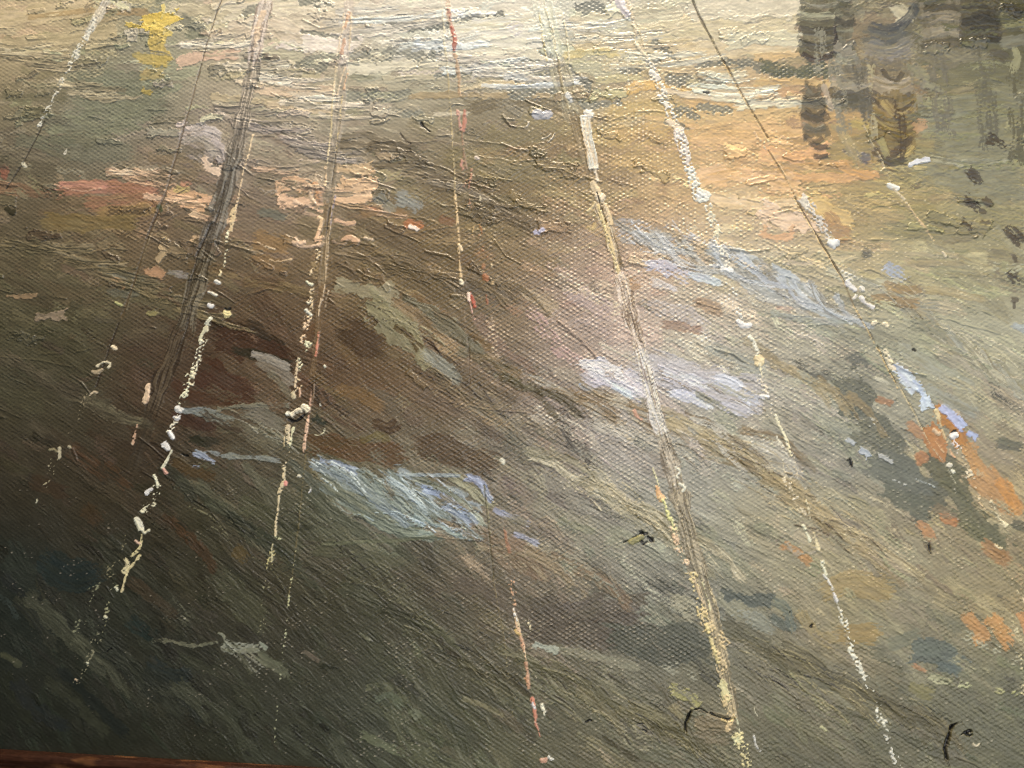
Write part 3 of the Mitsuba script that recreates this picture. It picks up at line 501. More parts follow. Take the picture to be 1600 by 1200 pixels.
patch|1281,101 1316,113 1350,84|23|100,102,93 92,93,83|t=0.02;h=0
patch|1253,35 1419,-198 1590,-436|46|98,98,81 80,82,67|t=0.02;h=-0.2
patch|1557,-254 1681,-417 1815,-580|34|97,96,69 81,80,52|t=0.02;h=-0.2
dry|1292,-104 1385,-198 1442,-257|37|212,216,212 188,191,182|d=0.66;t=0.08
dry|1602,-253 1659,-323 1692,-381|27|217,218,206 193,191,173|d=0.68;t=0.08
dry|1668,-886 1802,-938 1890,-981|27|191,189,162 172,172,148|d=0.7;t=0.08
patch|1234,-9 1281,-20 1339,-43|30|105,106,93 96,97,83|t=0.02;h=-0.3|L=slate patch with pale dots at the right
patch|1239,-81 1292,-92 1332,-79|19|97,101,86 88,92,79|t=0.02;h=-0.3
patch|1292,-176 1373,-198 1442,-233|42|95,95,78 106,107,89|t=0.02;h=-0.3
patch|1373,-270 1454,-316 1534,-385|55|90,93,81 102,105,94|t=0.03;h=0.2|L=large dark slate stroke at the right
patch|1408,-388 1488,-422 1556,-456|37|97,100,85 88,91,74|t=0.03;h=0.2
patch|1557,-254 1614,-277 1670,-311|30|95,92,65 86,85,61|t=0.02;h=-0.3
patch|1625,-324 1670,-358 1703,-428|27|99,98,72 87,86,56|t=0.02;h=-0.2
patch|1670,-452 1737,-521 1826,-565|40|106,105,76 97,96,65|t=0.03;h=-0.1
brush|1795,-190 1840,-201 1896,-212|20|87,90,75 75,77,64|t=0.03
brush|1849,-483 1894,-505 1916,-516|20|78,80,60 68,69,51|t=0.03
knife|1378,-251 1401,-260 1424,-274|9|189,192,190 174,177,176|t=0.3
line|1431,-340 1454,-349 1479,-356|4|209,212,205|t=0.17
line|1511,-334 1556,-351 1579,-365|3|188,195,192|t=0.17
knife|1316,-235 1332,-242 1346,-252|12|184,197,213 175,182,191|t=0.26
brush|1258,-189 1281,-200 1299,-214|9|182,190,197|t=0.2
brush|1369,-36 1397,-45 1431,-59|12|161,103,59 145,107,72|t=0.08
brush|1477,-125 1511,-148 1568,-195|21|176,128,86 164,122,78|t=0.08
brush|1511,-231 1534,-255 1548,-278|21|181,126,80 167,115,74|t=0.1
knife|1562,-143 1584,-194 1621,-236|30|185,126,68 169,114,57|t=0.16|L=vivid orange knife patch crossed by a mast line at the right
knife|1592,-75 1637,-122 1671,-193|25|181,119,38 166,113,44|t=0.14
brush|1693,-192 1716,-251 1738,-309|29|194,143,78 180,133,75|t=0.08
brush|1727,-298 1771,-356 1849,-448|49|194,147,93 175,131,80|t=0.1|L=large orange patch near the right edge
brush|1805,-320 1850,-389 1872,-466|25|199,142,72 187,131,61|t=0.08
brush|1602,-454 1624,-482 1665,-500|18|194,129,79 178,117,66|t=0.08
brush|1510,-499 1545,-515 1579,-561|20|192,142,93 174,130,87|t=0.06
brush|1737,-568 1781,-590 1848,-635|27|173,129,82 157,118,73|t=0.05
brush|1025,-585 1072,-612 1142,-658|19|189,135,74 173,129,77|t=0.06|L=small orange stroke below the middle right
brush|1679,-815 1713,-861 1757,-935|31|204,152,90 188,141,87|t=0.06;h=0.1
brush|1769,-824 1802,-880 1850,-941|31|207,154,88 196,144,85|t=0.06;h=0.1|L=orange stroke at the lower right edge
brush|1869,-808 1891,-830 1913,-887|18|195,141,84|t=0.06
knife|1431,85 1477,43 1512,-10|21|195,207,234 216,229,234|t=0.2;s=0.9|L=pale lavender knife stroke crossed by a mast line at the right
knife|1500,43 1535,-5 1553,-64|18|186,203,234 207,222,234|t=0.18
knife|1612,-61 1648,-103 1685,-140|14|185,200,234 173,185,225|t=0.22
knife|1698,-150 1716,-163 1730,-177|14|178,193,234 166,181,224|t=0.22
brush|1535,19 1626,-39 1739,-97|23|152,157,148 140,139,118|t=0.08;s=1.4
brush|1443,162 1558,91 1717,-2|32|161,164,151 151,149,125|t=0.08;s=1.4
brush|1604,211 1740,117 1875,0|36|152,155,138 143,140,114|t=0.08;s=1.4
brush|1854,249 1876,232 1910,214|20|167,178,185 155,163,163|t=0.08
dry|1397,464 1444,440 1478,404|23|167,180,205 153,163,180|d=0.4
brush|1316,513 1339,510 1365,505|19|87,87,77 75,75,66|t=0.02;h=-0.2
brush|1165,-776 1281,-724 1441,-754|51|162,141,87 152,133,87|t=0.06;s=1.2|L=broad tan brush stroke at the lower right
brush|1212,-916 1304,-912 1396,-897|37|160,133,73 148,128,77|t=0.05
brush|1096,-826 1142,-907 1235,-962|23|149,135,96 159,143,99|t=0.08;s=1.6
brush|1407,-943 1464,-929 1532,-903|25|123,125,104 112,114,95|t=0.04
patch|1509,-962 1600,-970 1667,-1014|36|101,111,100 92,99,91|t=0.03;h=-0.1|L=slate blue stroke at the lower right
brush|1577,-1018 1622,-1027 1656,-1037|20|92,105,100 86,96,91|t=0.03
brush|1544,-832 1600,-842 1668,-897|27|114,113,91 105,104,81|t=0.03
brush|1373,-944 1418,-989 1498,-1044|21|121,119,100 110,107,87|t=0.05
brush|1498,-1016 1532,-1031 1554,-1042|11|186,137,96 169,132,93|t=0.06
dry|1554,-1060 1599,-1068 1644,-1075|14|193,194,155 174,173,138|d=0.45;t=0.12
dry|1658,-1079 1685,-1082 1707,-1072|13|202,205,162 188,190,145|t=0.2
dry|1783,-1092 1805,-1100 1823,-1104|9|184,182,133|t=0.2
dry|1841,-1103 1867,-1106 1889,-1096|9|198,199,141|t=0.2
brush|1486,-1092 1531,-1113 1577,-1122|27|134,127,79 123,118,75|t=0.04
brush|979,-794 1049,-839 1073,-921|21|85,99,93 123,126,105|t=0.1;s=1.6
brush|979,-854 1014,-876 1061,-910|16|69,81,72 92,100,90|t=0.1;s=1.6
patch|813,-788 884,-798 990,-806|24|73,82,78 87,92,81|t=0.02;h=-0.2
dry|837,-847 908,-868 1014,-912|28|154,159,149 135,137,122|d=0.4
brush|1108,-1097 1212,-1104 1327,-1146|21|86,84,55 101,98,75|t=0.05
brush|1212,-1186 1281,-1206 1372,-1225|21|83,80,51 95,91,70|t=0.04
patch|100,-875 260,-857 503,-836|44|98,90,82 89,82,64|t=0.02;h=-0.3
patch|89,-925 310,-940 504,-932|63|86,77,66 93,86,72|t=0.02;h=-0.3|L=dark grey violet patch below the middle
patch|408,-972 576,-966 767,-982|58|78,80,68 87,89,75|t=0.02;h=-0.3
patch|505,-1029 601,-1036 720,-1019|24|81,83,71 71,73,59|t=0.02;h=-0.2
dry|599,-808 671,-830 719,-876|29|171,169,148 153,150,127|d=0.4
dry|577,-1050 649,-1070 721,-1103|21|170,170,151 146,146,127|d=0.45
knife|102,-997 139,-1008 189,-1020|12|178,186,174 162,167,150|t=0.14
brush|189,-1018 335,-1036 505,-1077|17|149,149,127 133,129,108|t=0.06
brush|-238,-777 -87,-796 88,-888|35|105,95,81 93,85,73|t=0.04
brush|11,-670 86,-717 160,-751|30|134,113,91 123,104,84|t=0.04
knife|631,-1155 673,-1165 721,-1198|21|175,170,110 159,156,104|t=0.2|L=olive daub above the crack near the bottom
brush|621,-1203 641,-1226 674,-1248|19|136,127,91 147,138,104|t=0.12
brush|710,-1242 769,-1262 863,-1274|31|126,113,85 137,124,95|t=0.25
brush|698,-1318 769,-1326 840,-1311|28|115,110,82 124,113,89|t=0.12
brush|397,-1118 506,-1161 602,-1180|19|93,90,69 81,81,61|t=0.04
brush|363,-1336 436,-1380 509,-1423|12|56,50,18 73,69,45|t=0.04
knife|-1435,-1053 -1377,-1046 -1296,-1063|8|116,116,97 96,98,81|t=0.14
knife|-1309,-1063 -1242,-1066 -1163,-1042|8|121,122,103 104,106,89|t=0.14
knife|-1159,-1007 -1143,-1016 -1132,-1031|5|144,147,129|t=0.15
dry|-1150,-1049 -1070,-1063 -978,-1055|21|166,171,160 137,140,121|d=0.4
dry|-1083,-1072 -1029,-1107 -975,-1155|26|154,157,148 130,129,109|d=0.42
brush|-1004,-1081 -924,-1127 -870,-1180|24|114,118,98 99,101,83|t=0.08;s=1.5
brush|-991,-1043 -978,-1050 -962,-1069|10|162,171,154|t=0.15
brush|-834,-1061 -795,-1072 -742,-1107|10|121,113,99 111,101,89|t=0.06
brush|-2085,-1127 -2043,-1146 -1983,-1184|14|83,85,65 71,74,59|t=0.05
brush|-1887,-1221 -1775,-1293 -1606,-1437|25|65,68,54 58,61,49|t=0.03;a=0.6
brush|-1614,-1209 -1449,-1303 -1367,-1349|27|63,64,52 55,57,47|t=0.03;a=0.6
brush|-1834,-1168 -1721,-1265 -1525,-1433|25|31,37,35 37,42,38|t=0.03
brush|-2025,-1228 -1910,-1351 -1770,-1420|33|37,42,44 42,45,41|t=0.03
brush|-1934,-732 -1793,-805 -1657,-775|66|31,45,47 40,48,44|t=0.02
brush|-1541,-963 -1458,-1024 -1403,-1047|32|39,48,43 33,45,43|t=0.02
brush|-1455,-1125 -1372,-1173 -1265,-1193|37|39,48,49 45,51,46|t=0.02
brush|-1547,-810 -1436,-882 -1326,-955|24|63,57,44 69,60,47|t=0.02
brush|-581,-1372 -504,-1405 -376,-1447|18|118,125,101 98,103,80|t=0.06
brush|-520,-1246 -457,-1218 -405,-1277|15|103,111,95 90,97,77|t=0.06
brush|-560,-1198 -484,-1182 -445,-1205|13|106,109,87|t=0.06
brush|-380,-1276 -354,-1287 -334,-1298|18|122,127,105|t=0.06
brush|-590,-989 -564,-1000 -538,-1011|8|122,124,103|t=0.06
brush|-180,-1217 -80,-1249 -5,-1282|10|136,131,101 120,117,91|t=0.06
band|361,659 482,586 622,587|14,9|114,109,94 177,179,177|t=0.11;s=1.9;h=0.35;g=0.8;a=0.85
band|449,611 563,532 699,541|25,9|142,144,141 193,199,205|t=0.11;s=1.9;h=0.35;g=0.8;a=0.85
band|506,593 598,529 707,519|23,18|156,161,165 178,180,176|t=0.11;s=1.9;h=0.35;g=0.8;a=0.85
band|534,607 664,462 853,447|15,19|115,109,93 194,199,204|t=0.11;s=1.9;h=0.35;g=0.8;a=0.85
band|630,581 738,451 902,433|16,14|114,109,92 177,179,175|t=0.11;s=1.9;h=0.35;g=0.8;a=0.85
band|810,510 877,450 963,425|22,12|113,107,91 144,138,120|t=0.11;s=1.9;h=0.35;g=0.8;a=0.85
band|818,491 940,401 1084,362|17,16|141,142,137 145,138,120|t=0.11;s=1.9;h=0.35;g=0.8;a=0.85
band|848,477 943,362 1084,327|26,16|141,142,137 176,177,172|t=0.11;s=1.9;h=0.35;g=0.8;a=0.85
band|929,497 1047,354 1221,305|21,14|114,107,90 163,157,142|t=0.11;s=1.9;h=0.35;g=0.8;a=0.85
band|990,448 1092,296 1256,226|18,9|142,142,136 177,177,170|t=0.11;s=1.9;h=0.35;g=0.8;a=0.85
band|1109,415 1193,309 1314,258|19,14|130,125,110 191,195,197|t=0.11;s=1.9;h=0.35;g=0.8;a=0.85
band|749,566 846,478 972,461|10,6|118,117,112 186,196,207|t=0.11;s=1.9;h=0.35;g=0.8;a=0.85
band|757,522 841,424 965,397|12,8|119,118,113 187,197,207|t=0.11;s=1.9;h=0.35;g=0.8;a=0.85
band|821,522 889,456 977,426|13,7|118,117,112 208,222,234|t=0.11;s=1.9;h=0.35;g=0.8;a=0.85
band|862,519 953,413 1084,373|15,10|169,180,197 185,195,205|t=0.11;s=1.9;h=0.35;g=0.8;a=0.85
band|1011,440 1093,327 1225,292|14,8|170,180,196 186,195,204|t=0.11;s=1.9;h=0.35;g=0.8;a=0.85
band|1051,414 1132,318 1243,267|10,10|150,158,165 186,195,204|t=0.11;s=1.9;h=0.35;g=0.8;a=0.85
band|1127,408 1188,295 1300,242|14,8|119,118,110 186,195,203|t=0.11;s=1.9;h=0.35;g=0.8;a=0.85
band|1214,361 1272,273 1365,228|14,8|151,158,164 186,195,202|t=0.11;s=1.9;h=0.35;g=0.8;a=0.85
band|37,38 197,-20 340,-111|16,11|163,162,153 132,112,79|t=0.11;s=1.9;h=0.35;g=0.8;a=0.85
band|138,-15 301,-70 443,-163|23,16|150,143,125 131,110,77|t=0.11;s=1.9;h=0.35;g=0.8;a=0.85
band|235,-39 338,-59 421,-123|23,18|101,82,47 130,109,76|t=0.11;s=1.9;h=0.35;g=0.8;a=0.85
band|248,6 427,-77 580,-198|15,18|148,141,123 129,108,73|t=0.11;s=1.9;h=0.35;g=0.8;a=0.85
band|347,-43 481,-89 594,-174|25,16|99,79,42 182,174,154|t=0.11;s=1.9;h=0.35;g=0.8;a=0.85
band|479,-109 592,-143 677,-225|21,19|158,156,145 181,172,151|t=0.11;s=1.9;h=0.35;g=0.8;a=0.85
band|430,-75 571,-131 688,-226|25,9|158,156,146 127,106,70|t=0.11;s=1.9;h=0.35;g=0.8;a=0.85
band|498,-61 667,-128 805,-244|19,19|127,119,96 160,150,126|t=0.11;s=1.9;h=0.35;g=0.8;a=0.85
band|582,-142 697,-175 794,-243|22,18|127,119,96 179,171,149|t=0.11;s=1.9;h=0.35;g=0.8;a=0.85
band|661,-110 792,-160 885,-265|21,18|95,74,31 191,189,177|t=0.11;s=1.9;h=0.35;g=0.8;a=0.85
band|740,-174 868,-207 963,-298|12,12|125,116,93 158,148,123|t=0.11;s=1.9;h=0.35;g=0.8;a=0.85
band|808,-193 904,-232 976,-306|22,12|94,73,26 157,147,122|t=0.11;s=1.9;h=0.35;g=0.8;a=0.85
band|864,-159 1030,-201 1155,-319|16,14|123,114,90 121,99,61|t=0.11;s=1.9;h=0.35;g=0.8;a=0.85
band|912,-211 1027,-263 1107,-359|25,15|153,150,138 189,186,173|t=0.11;s=1.9;h=0.35;g=0.8;a=0.85
band|60,-279 176,-312 269,-386|18,16|129,126,102 217,210,184|t=0.11;s=1.9;h=0.35;g=0.8;a=0.85
band|48,-256 254,-303 402,-449|18,14|128,124,101 160,155,129|t=0.11;s=1.9;h=0.35;g=0.8;a=0.85
band|240,-361 352,-408 430,-501|17,15|145,144,132 190,181,151|t=0.11;s=1.9;h=0.35;g=0.8;a=0.85
band|264,-373 403,-415 495,-526|21,16|127,122,97 190,180,150|t=0.11;s=1.9;h=0.35;g=0.8;a=0.85
band|305,-397 404,-454 485,-534|25,12|127,123,97 179,178,163|t=0.11;s=1.9;h=0.35;g=0.8;a=0.85
band|331,-445 468,-515 575,-624|24,12|144,143,129 158,153,125|t=0.11;s=1.9;h=0.35;g=0.8;a=0.85
band|407,-456 571,-507 681,-636|28,13|173,166,141 156,151,122|t=0.11;s=1.9;h=0.35;g=0.8;a=0.85
band|450,-453 575,-516 654,-630|19,13|125,120,94 212,204,176|t=0.11;s=1.9;h=0.35;g=0.8;a=0.85
band|501,-501 647,-597 761,-727|19,13|151,142,113 175,173,157|t=0.11;s=1.9;h=0.35;g=0.8;a=0.85
band|549,-555 687,-622 790,-735|23,14|123,118,91 155,149,120|t=0.11;s=1.9;h=0.35;g=0.8;a=0.85
band|611,-544 781,-609 901,-743|22,16|149,140,111 209,200,171|t=0.11;s=1.9;h=0.35;g=0.8;a=0.85
band|541,-98 733,-170 880,-310|26,13|144,131,99 192,182,149|t=0.11;s=1.9;h=0.35;g=0.8;a=0.85
band|565,-120 711,-192 839,-288|25,14|130,116,82 179,165,129|t=0.11;s=1.9;h=0.35;g=0.8;a=0.85
band|702,-179 822,-227 920,-310|16,20|155,145,115 161,146,109|t=0.11;s=1.9;h=0.35;g=0.8;a=0.85
band|729,-245 860,-288 976,-361|27,16|129,115,79 148,146,126|t=0.11;s=1.9;h=0.35;g=0.8;a=0.85
band|796,-218 936,-296 1059,-396|27,13|154,144,113 161,145,107|t=0.11;s=1.9;h=0.35;g=0.8;a=0.85
band|813,-268 988,-351 1144,-464|21,13|111,94,58 141,123,88|t=0.11;s=1.9;h=0.35;g=0.8;a=0.85
band|935,-312 1045,-363 1131,-450|22,14|154,144,112 177,162,124|t=0.11;s=1.9;h=0.35;g=0.8;a=0.85
band|938,-333 1112,-401 1244,-531|27,19|142,129,93 161,144,105|t=0.11;s=1.9;h=0.35;g=0.8;a=0.85
band|1006,-400 1125,-452 1218,-542|15,19|111,94,56 142,123,86|t=0.11;s=1.9;h=0.35;g=0.8;a=0.85
band|1031,-415 1173,-478 1277,-592|18,13|116,113,92 177,162,122|t=0.11;s=1.9;h=0.35;g=0.8;a=0.85
band|1012,-396 1208,-501 1376,-641|28,15|143,128,92 177,161,122|t=0.11;s=1.9;h=0.35;g=0.8;a=0.85
band|1137,-486 1282,-564 1399,-677|25,13|142,128,91 177,161,121|t=0.11;s=1.9;h=0.35;g=0.8;a=0.85
band|1180,-507 1375,-583 1540,-708|19,10|128,112,74 190,177,140|t=0.11;s=1.9;h=0.35;g=0.8;a=0.85
band|1261,-593 1381,-651 1477,-742|20,12|154,142,108 141,122,84|t=0.11;s=1.9;h=0.35;g=0.8;a=0.85
band|-452,340 -365,306 -299,242|17,9|66,61,39 145,142,121|t=0.11;s=1.9;h=0.35;g=0.8;a=0.85
band|-489,332 -364,253 -261,150|22,16|110,93,67 137,118,90|t=0.11;s=1.9;h=0.35;g=0.8;a=0.85
band|-439,340 -261,259 -118,130|18,10|64,58,35 144,141,120|t=0.11;s=1.9;h=0.35;g=0.8;a=0.85
band|-357,292 -226,214 -121,107|25,17|116,113,94 87,81,58|t=0.11;s=1.9;h=0.35;g=0.8;a=0.85
band|-316,239 -151,144 -11,19|20,12|116,113,94 106,100,79|t=0.11;s=1.9;h=0.35;g=0.8;a=0.85
band|-225,131 -129,94 -55,23|17,11|116,113,94 106,101,79|t=0.11;s=1.9;h=0.35;g=0.8;a=0.85
band|-119,94 -21,49 63,-18|24,14|115,112,92 136,116,85|t=0.11;s=1.9;h=0.35;g=0.8;a=0.85
band|-184,119 -6,50 151,-55|22,12|61,54,23 136,116,85|t=0.11;s=1.9;h=0.35;g=0.8;a=0.85
band|-63,28 86,-27 193,-144|22,13|60,52,18 85,77,50|t=0.11;s=1.9;h=0.35;g=0.8;a=0.85
band|-15,18 141,-32 276,-122|13,13|58,49,18 103,97,73|t=0.11;s=1.9;h=0.35;g=0.8;a=0.85
band|81,-15 196,-55 289,-132|20,11|57,48,18 82,74,46|t=0.11;s=1.9;h=0.35;g=0.8;a=0.85
band|1179,450 1317,402 1462,402|15,14|137,135,115 186,185,165|t=0.11;s=1.9;h=0.35;g=0.8;a=0.85
band|1257,442 1351,393 1454,371|15,12|138,135,115 161,166,159|t=0.11;s=1.9;h=0.35;g=0.8;a=0.85
band|1289,407 1417,328 1562,304|22,16|151,149,131 172,169,146|t=0.11;s=1.9;h=0.35;g=0.8;a=0.85
band|1388,376 1487,318 1600,306|20,19|129,133,125 154,145,116|t=0.11;s=1.9;h=0.35;g=0.8;a=0.85
band|1434,346 1516,285 1610,251|24,12|130,133,125 155,145,116|t=0.11;s=1.9;h=0.35;g=0.8;a=0.85
band|1495,289 1576,215 1675,175|24,15|139,136,113 173,170,144|t=0.11;s=1.9;h=0.35;g=0.8;a=0.85
band|1519,265 1628,162 1763,106|20,16|140,136,113 156,145,115|t=0.11;s=1.9;h=0.35;g=0.8;a=0.85
band|1550,279 1668,154 1814,71|14,14|131,134,123 156,145,115|t=0.11;s=1.9;h=0.35;g=0.8;a=0.85
band|1616,228 1688,151 1778,97|15,14|131,134,123 164,167,156|t=0.11;s=1.9;h=0.35;g=0.8;a=0.85
band|1722,161 1794,64 1892,-1|26,11|125,114,84 165,167,155|t=0.11;s=1.9;h=0.35;g=0.8;a=0.85
band|1690,179 1786,65 1907,-15|19,13|141,136,111 190,186,161|t=0.11;s=1.9;h=0.35;g=0.8;a=0.85
band|1802,119 1885,-10 2008,-92|26,17|141,136,110 165,167,154|t=0.11;s=1.9;h=0.35;g=0.8;a=0.85
band|869,182 951,146 1020,88|18,11|121,108,77 182,173,144|t=0.11;s=1.9;h=0.35;g=0.8;a=0.85
band|916,146 995,104 1060,42|17,11|135,124,94 134,118,87|t=0.11;s=1.9;h=0.35;g=0.8;a=0.85
band|978,96 1101,46 1201,-41|18,10|147,138,111 169,156,123|t=0.11;s=1.9;h=0.35;g=0.8;a=0.85
band|1039,80 1136,13 1214,-76|16,9|136,124,92 169,156,122|t=0.11;s=1.9;h=0.35;g=0.8;a=0.85
band|1136,30 1218,-28 1278,-109|13,12|147,138,110 154,139,104|t=0.11;s=1.9;h=0.35;g=0.8;a=0.85
band|1150,34 1246,-26 1312,-119|15,10|104,89,55 153,139,104|t=0.11;s=1.9;h=0.35;g=0.8;a=0.85
band|1257,-14 1345,-88 1406,-186|15,10|136,123,90 134,118,84|t=0.11;s=1.9;h=0.35;g=0.8;a=0.85
band|-339,-557 -245,-598 -167,-663|16,15|128,122,101 141,126,105|t=0.11;s=1.9;h=0.35;g=0.8;a=0.85
band|-287,-534 -120,-613 18,-733|13,10|113,99,79 141,125,103|t=0.11;s=1.9;h=0.35;g=0.8;a=0.85
band|-169,-563 -8,-622 116,-736|19,14|95,86,66 141,123,101|t=0.11;s=1.9;h=0.35;g=0.8;a=0.85
band|-149,-619 -28,-654 71,-729|21,15|114,98,77 159,149,123|t=0.11;s=1.9;h=0.35;g=0.8;a=0.85
band|-86,-640 49,-674 159,-755|12,14|113,96,75 159,147,121|t=0.11;s=1.9;h=0.35;g=0.8;a=0.85
band|66,-648 169,-692 246,-772|18,12|127,116,91 140,119,96|t=0.11;s=1.9;h=0.35;g=0.8;a=0.85
band|48,-636 188,-711 309,-811|22,9|127,115,91 158,144,117|t=0.11;s=1.9;h=0.35;g=0.8;a=0.85
band|157,-655 334,-712 472,-833|16,15|110,89,66 156,141,113|t=0.11;s=1.9;h=0.35;g=0.8;a=0.85
band|247,-704 374,-768 474,-868|21,9|125,111,86 138,115,90|t=0.11;s=1.9;h=0.35;g=0.8;a=0.85
band|-58,-1018 114,-1078 238,-1207|22,14|89,85,60 131,128,101|t=0.11;s=1.9;h=0.35;g=0.8;a=0.85
band|23,-1061 197,-1123 331,-1244|19,17|76,74,49 100,98,72|t=0.11;s=1.9;h=0.35;g=0.8;a=0.85
band|93,-1084 263,-1134 384,-1259|15,10|76,73,46 99,96,70|t=0.11;s=1.9;h=0.35;g=0.8;a=0.85
band|154,-1076 323,-1152 458,-1274|21,17|74,71,44 98,95,68|t=0.11;s=1.9;h=0.35;g=0.8;a=0.85
band|264,-1162 364,-1226 447,-1309|22,19|117,110,83 128,123,94|t=0.11;s=1.9;h=0.35;g=0.8;a=0.85
band|331,-1178 432,-1218 504,-1298|17,18|100,96,68 96,93,65|t=0.11;s=1.9;h=0.35;g=0.8;a=0.85
band|415,-1226 532,-1266 622,-1347|18,13|82,76,46 125,120,91|t=0.11;s=1.9;h=0.35;g=0.8;a=0.85
band|458,-1214 617,-1273 748,-1377|22,10|81,75,43 124,119,89|t=0.11;s=1.9;h=0.35;g=0.8;a=0.85
band|543,-1280 651,-1313 729,-1392|25,20|69,64,31 105,99,68|t=0.11;s=1.9;h=0.35;g=0.8;a=0.85
band|548,-1286 705,-1326 822,-1434|22,13|79,73,40 92,88,58|t=0.11;s=1.9;h=0.35;g=0.8;a=0.85
band|801,-910 948,-972 1066,-1077|23,18|84,79,49 92,89,65|t=0.11;s=1.9;h=0.35;g=0.8;a=0.85
band|816,-869 968,-960 1101,-1076|23,16|66,62,32 92,88,64|t=0.11;s=1.9;h=0.35;g=0.8;a=0.85
band|893,-962 1009,-1008 1110,-1079|19,16|103,95,65 92,88,64|t=0.11;s=1.9;h=0.35;g=0.8;a=0.85
band|977,-982 1085,-1018 1175,-1087|24,13|65,60,30 131,123,91|t=0.11;s=1.9;h=0.35;g=0.8;a=0.85
band|1023,-965 1156,-1027 1255,-1134|27,18|65,60,29 130,122,90|t=0.11;s=1.9;h=0.35;g=0.8;a=0.85
band|1011,-998 1197,-1087 1350,-1220|25,12|102,94,63 109,103,75|t=0.11;s=1.9;h=0.35;g=0.8;a=0.85
band|1159,-1071 1259,-1128 1343,-1206|15,17|101,94,62 130,121,89|t=0.11;s=1.9;h=0.35;g=0.8;a=0.85
band|1175,-1050 1336,-1125 1478,-1229|19,19|64,59,27 129,121,89|t=0.11;s=1.9;h=0.35;g=0.8;a=0.85
band|1230,-1068 1406,-1170 1560,-1300|27,15|82,75,44 90,85,60|t=0.11;s=1.9;h=0.35;g=0.8;a=0.85
band|1342,-1128 1436,-1170 1511,-1241|15,10|115,106,75 89,85,60|t=0.11;s=1.9;h=0.35;g=0.8;a=0.85
band|1374,-1149 1513,-1203 1617,-1309|25,11|64,59,26 108,101,72|t=0.11;s=1.9;h=0.35;g=0.8;a=0.85
band|1474,-1190 1587,-1234 1675,-1316|25,15|81,74,43 89,84,59|t=0.11;s=1.9;h=0.35;g=0.8;a=0.85
band|1497,-1170 1607,-1232 1687,-1328|25,15|115,105,73 89,84,59|t=0.11;s=1.9;h=0.35;g=0.8;a=0.85
band|-675,-798 -577,-835 -493,-894|26,17|82,84,66 69,71,58|t=0.11;s=1.9;h=0.35;g=0.8;a=0.85
band|-634,-826 -498,-882 -377,-963|23,13|65,66,50 84,85,69|t=0.11;s=1.9;h=0.35;g=0.8;a=0.85
band|-504,-873 -401,-918 -325,-997|18,19|49,50,35 67,68,54|t=0.11;s=1.9;h=0.35;g=0.8;a=0.85
band|-492,-883 -351,-952 -248,-1067|28,18|49,49,33 83,83,66|t=0.11;s=1.9;h=0.35;g=0.8;a=0.85
band|-419,-903 -267,-975 -144,-1085|22,16|47,47,29 101,102,79|t=0.11;s=1.9;h=0.35;g=0.8;a=0.85
band|-422,-960 -235,-1025 -90,-1153|19,13|80,80,59 67,65,50|t=0.11;s=1.9;h=0.35;g=0.8;a=0.85
band|-245,-1030 -142,-1085 -57,-1164|21,12|79,78,56 83,80,61|t=0.11;s=1.9;h=0.35;g=0.8;a=0.85
band|-201,-1078 -60,-1139 63,-1226|15,13|45,42,19 101,99,75|t=0.11;s=1.9;h=0.35;g=0.8;a=0.85
band|-80,-1092 26,-1145 116,-1220|27,15|79,76,52 65,60,41|t=0.11;s=1.9;h=0.35;g=0.8;a=0.85
band|-1430,-343 -1328,-420 -1252,-519|27,13|47,49,40 61,63,52|t=0.11;s=1.9;h=0.35;g=0.8;a=0.85
band|-1370,-401 -1258,-452 -1177,-541|30,12|57,59,48 86,88,72|t=0.11;s=1.9;h=0.35;g=0.8;a=0.85
band|-1286,-419 -1156,-501 -1052,-609|30,17|70,71,57 86,88,72|t=0.11;s=1.9;h=0.35;g=0.8;a=0.85
band|-1249,-474 -1116,-548 -1011,-656|29,20|57,59,47 86,89,72|t=0.11;s=1.9;h=0.35;g=0.8;a=0.85
band|-1134,-545 -1027,-604 -955,-698|19,13|33,37,29 106,103,83|t=0.11;s=1.9;h=0.35;g=0.8;a=0.85
band|-1150,-554 -1025,-632 -923,-735|20,14|33,37,29 106,103,83|t=0.11;s=1.9;h=0.35;g=0.8;a=0.85
band|-1141,-530 -960,-632 -824,-781|19,17|31,36,28 71,74,60|t=0.11;s=1.9;h=0.35;g=0.8;a=0.85
band|-1027,-614 -870,-706 -746,-834|27,18|67,70,54 57,61,49|t=0.11;s=1.9;h=0.35;g=0.8;a=0.85
band|-917,-716 -801,-775 -715,-869|25,17|84,82,63 69,72,58|t=0.11;s=1.9;h=0.35;g=0.8;a=0.85
band|-2032,-901 -1923,-1005 -1835,-1123|28,25|58,60,50 50,53,48|t=0.1;s=1.9;h=0.35;g=0.8;a=0.85
band|-1990,-888 -1811,-1015 -1662,-1170|37,24|69,71,59 84,87,72|t=0.1;s=1.9;h=0.35;g=0.8;a=0.85
band|-1920,-967 -1765,-1078 -1630,-1208|24,18|69,71,59 71,74,62|t=0.1;s=1.9;h=0.35;g=0.8;a=0.85
band|-1783,-1044 -1627,-1147 -1511,-1286|25,16|58,61,50 85,87,72|t=0.1;s=1.9;h=0.35;g=0.8;a=0.85
band|-1669,-1064 -1549,-1144 -1459,-1250|24,28|70,72,59 72,75,63|t=0.1;s=1.9;h=0.35;g=0.8;a=0.85
band|-1694,-1051 -1535,-1160 -1408,-1299|40,17|39,43,37 50,54,47|t=0.1;s=1.9;h=0.35;g=0.8;a=0.85
band|-1601,-1097 -1434,-1217 -1293,-1360|30,23|39,42,36 61,64,54|t=0.1;s=1.9;h=0.35;g=0.8;a=0.85
band|-1465,-1167 -1323,-1252 -1212,-1369|22,24|38,42,36 49,53,47|t=0.1;s=1.9;h=0.35;g=0.8;a=0.85
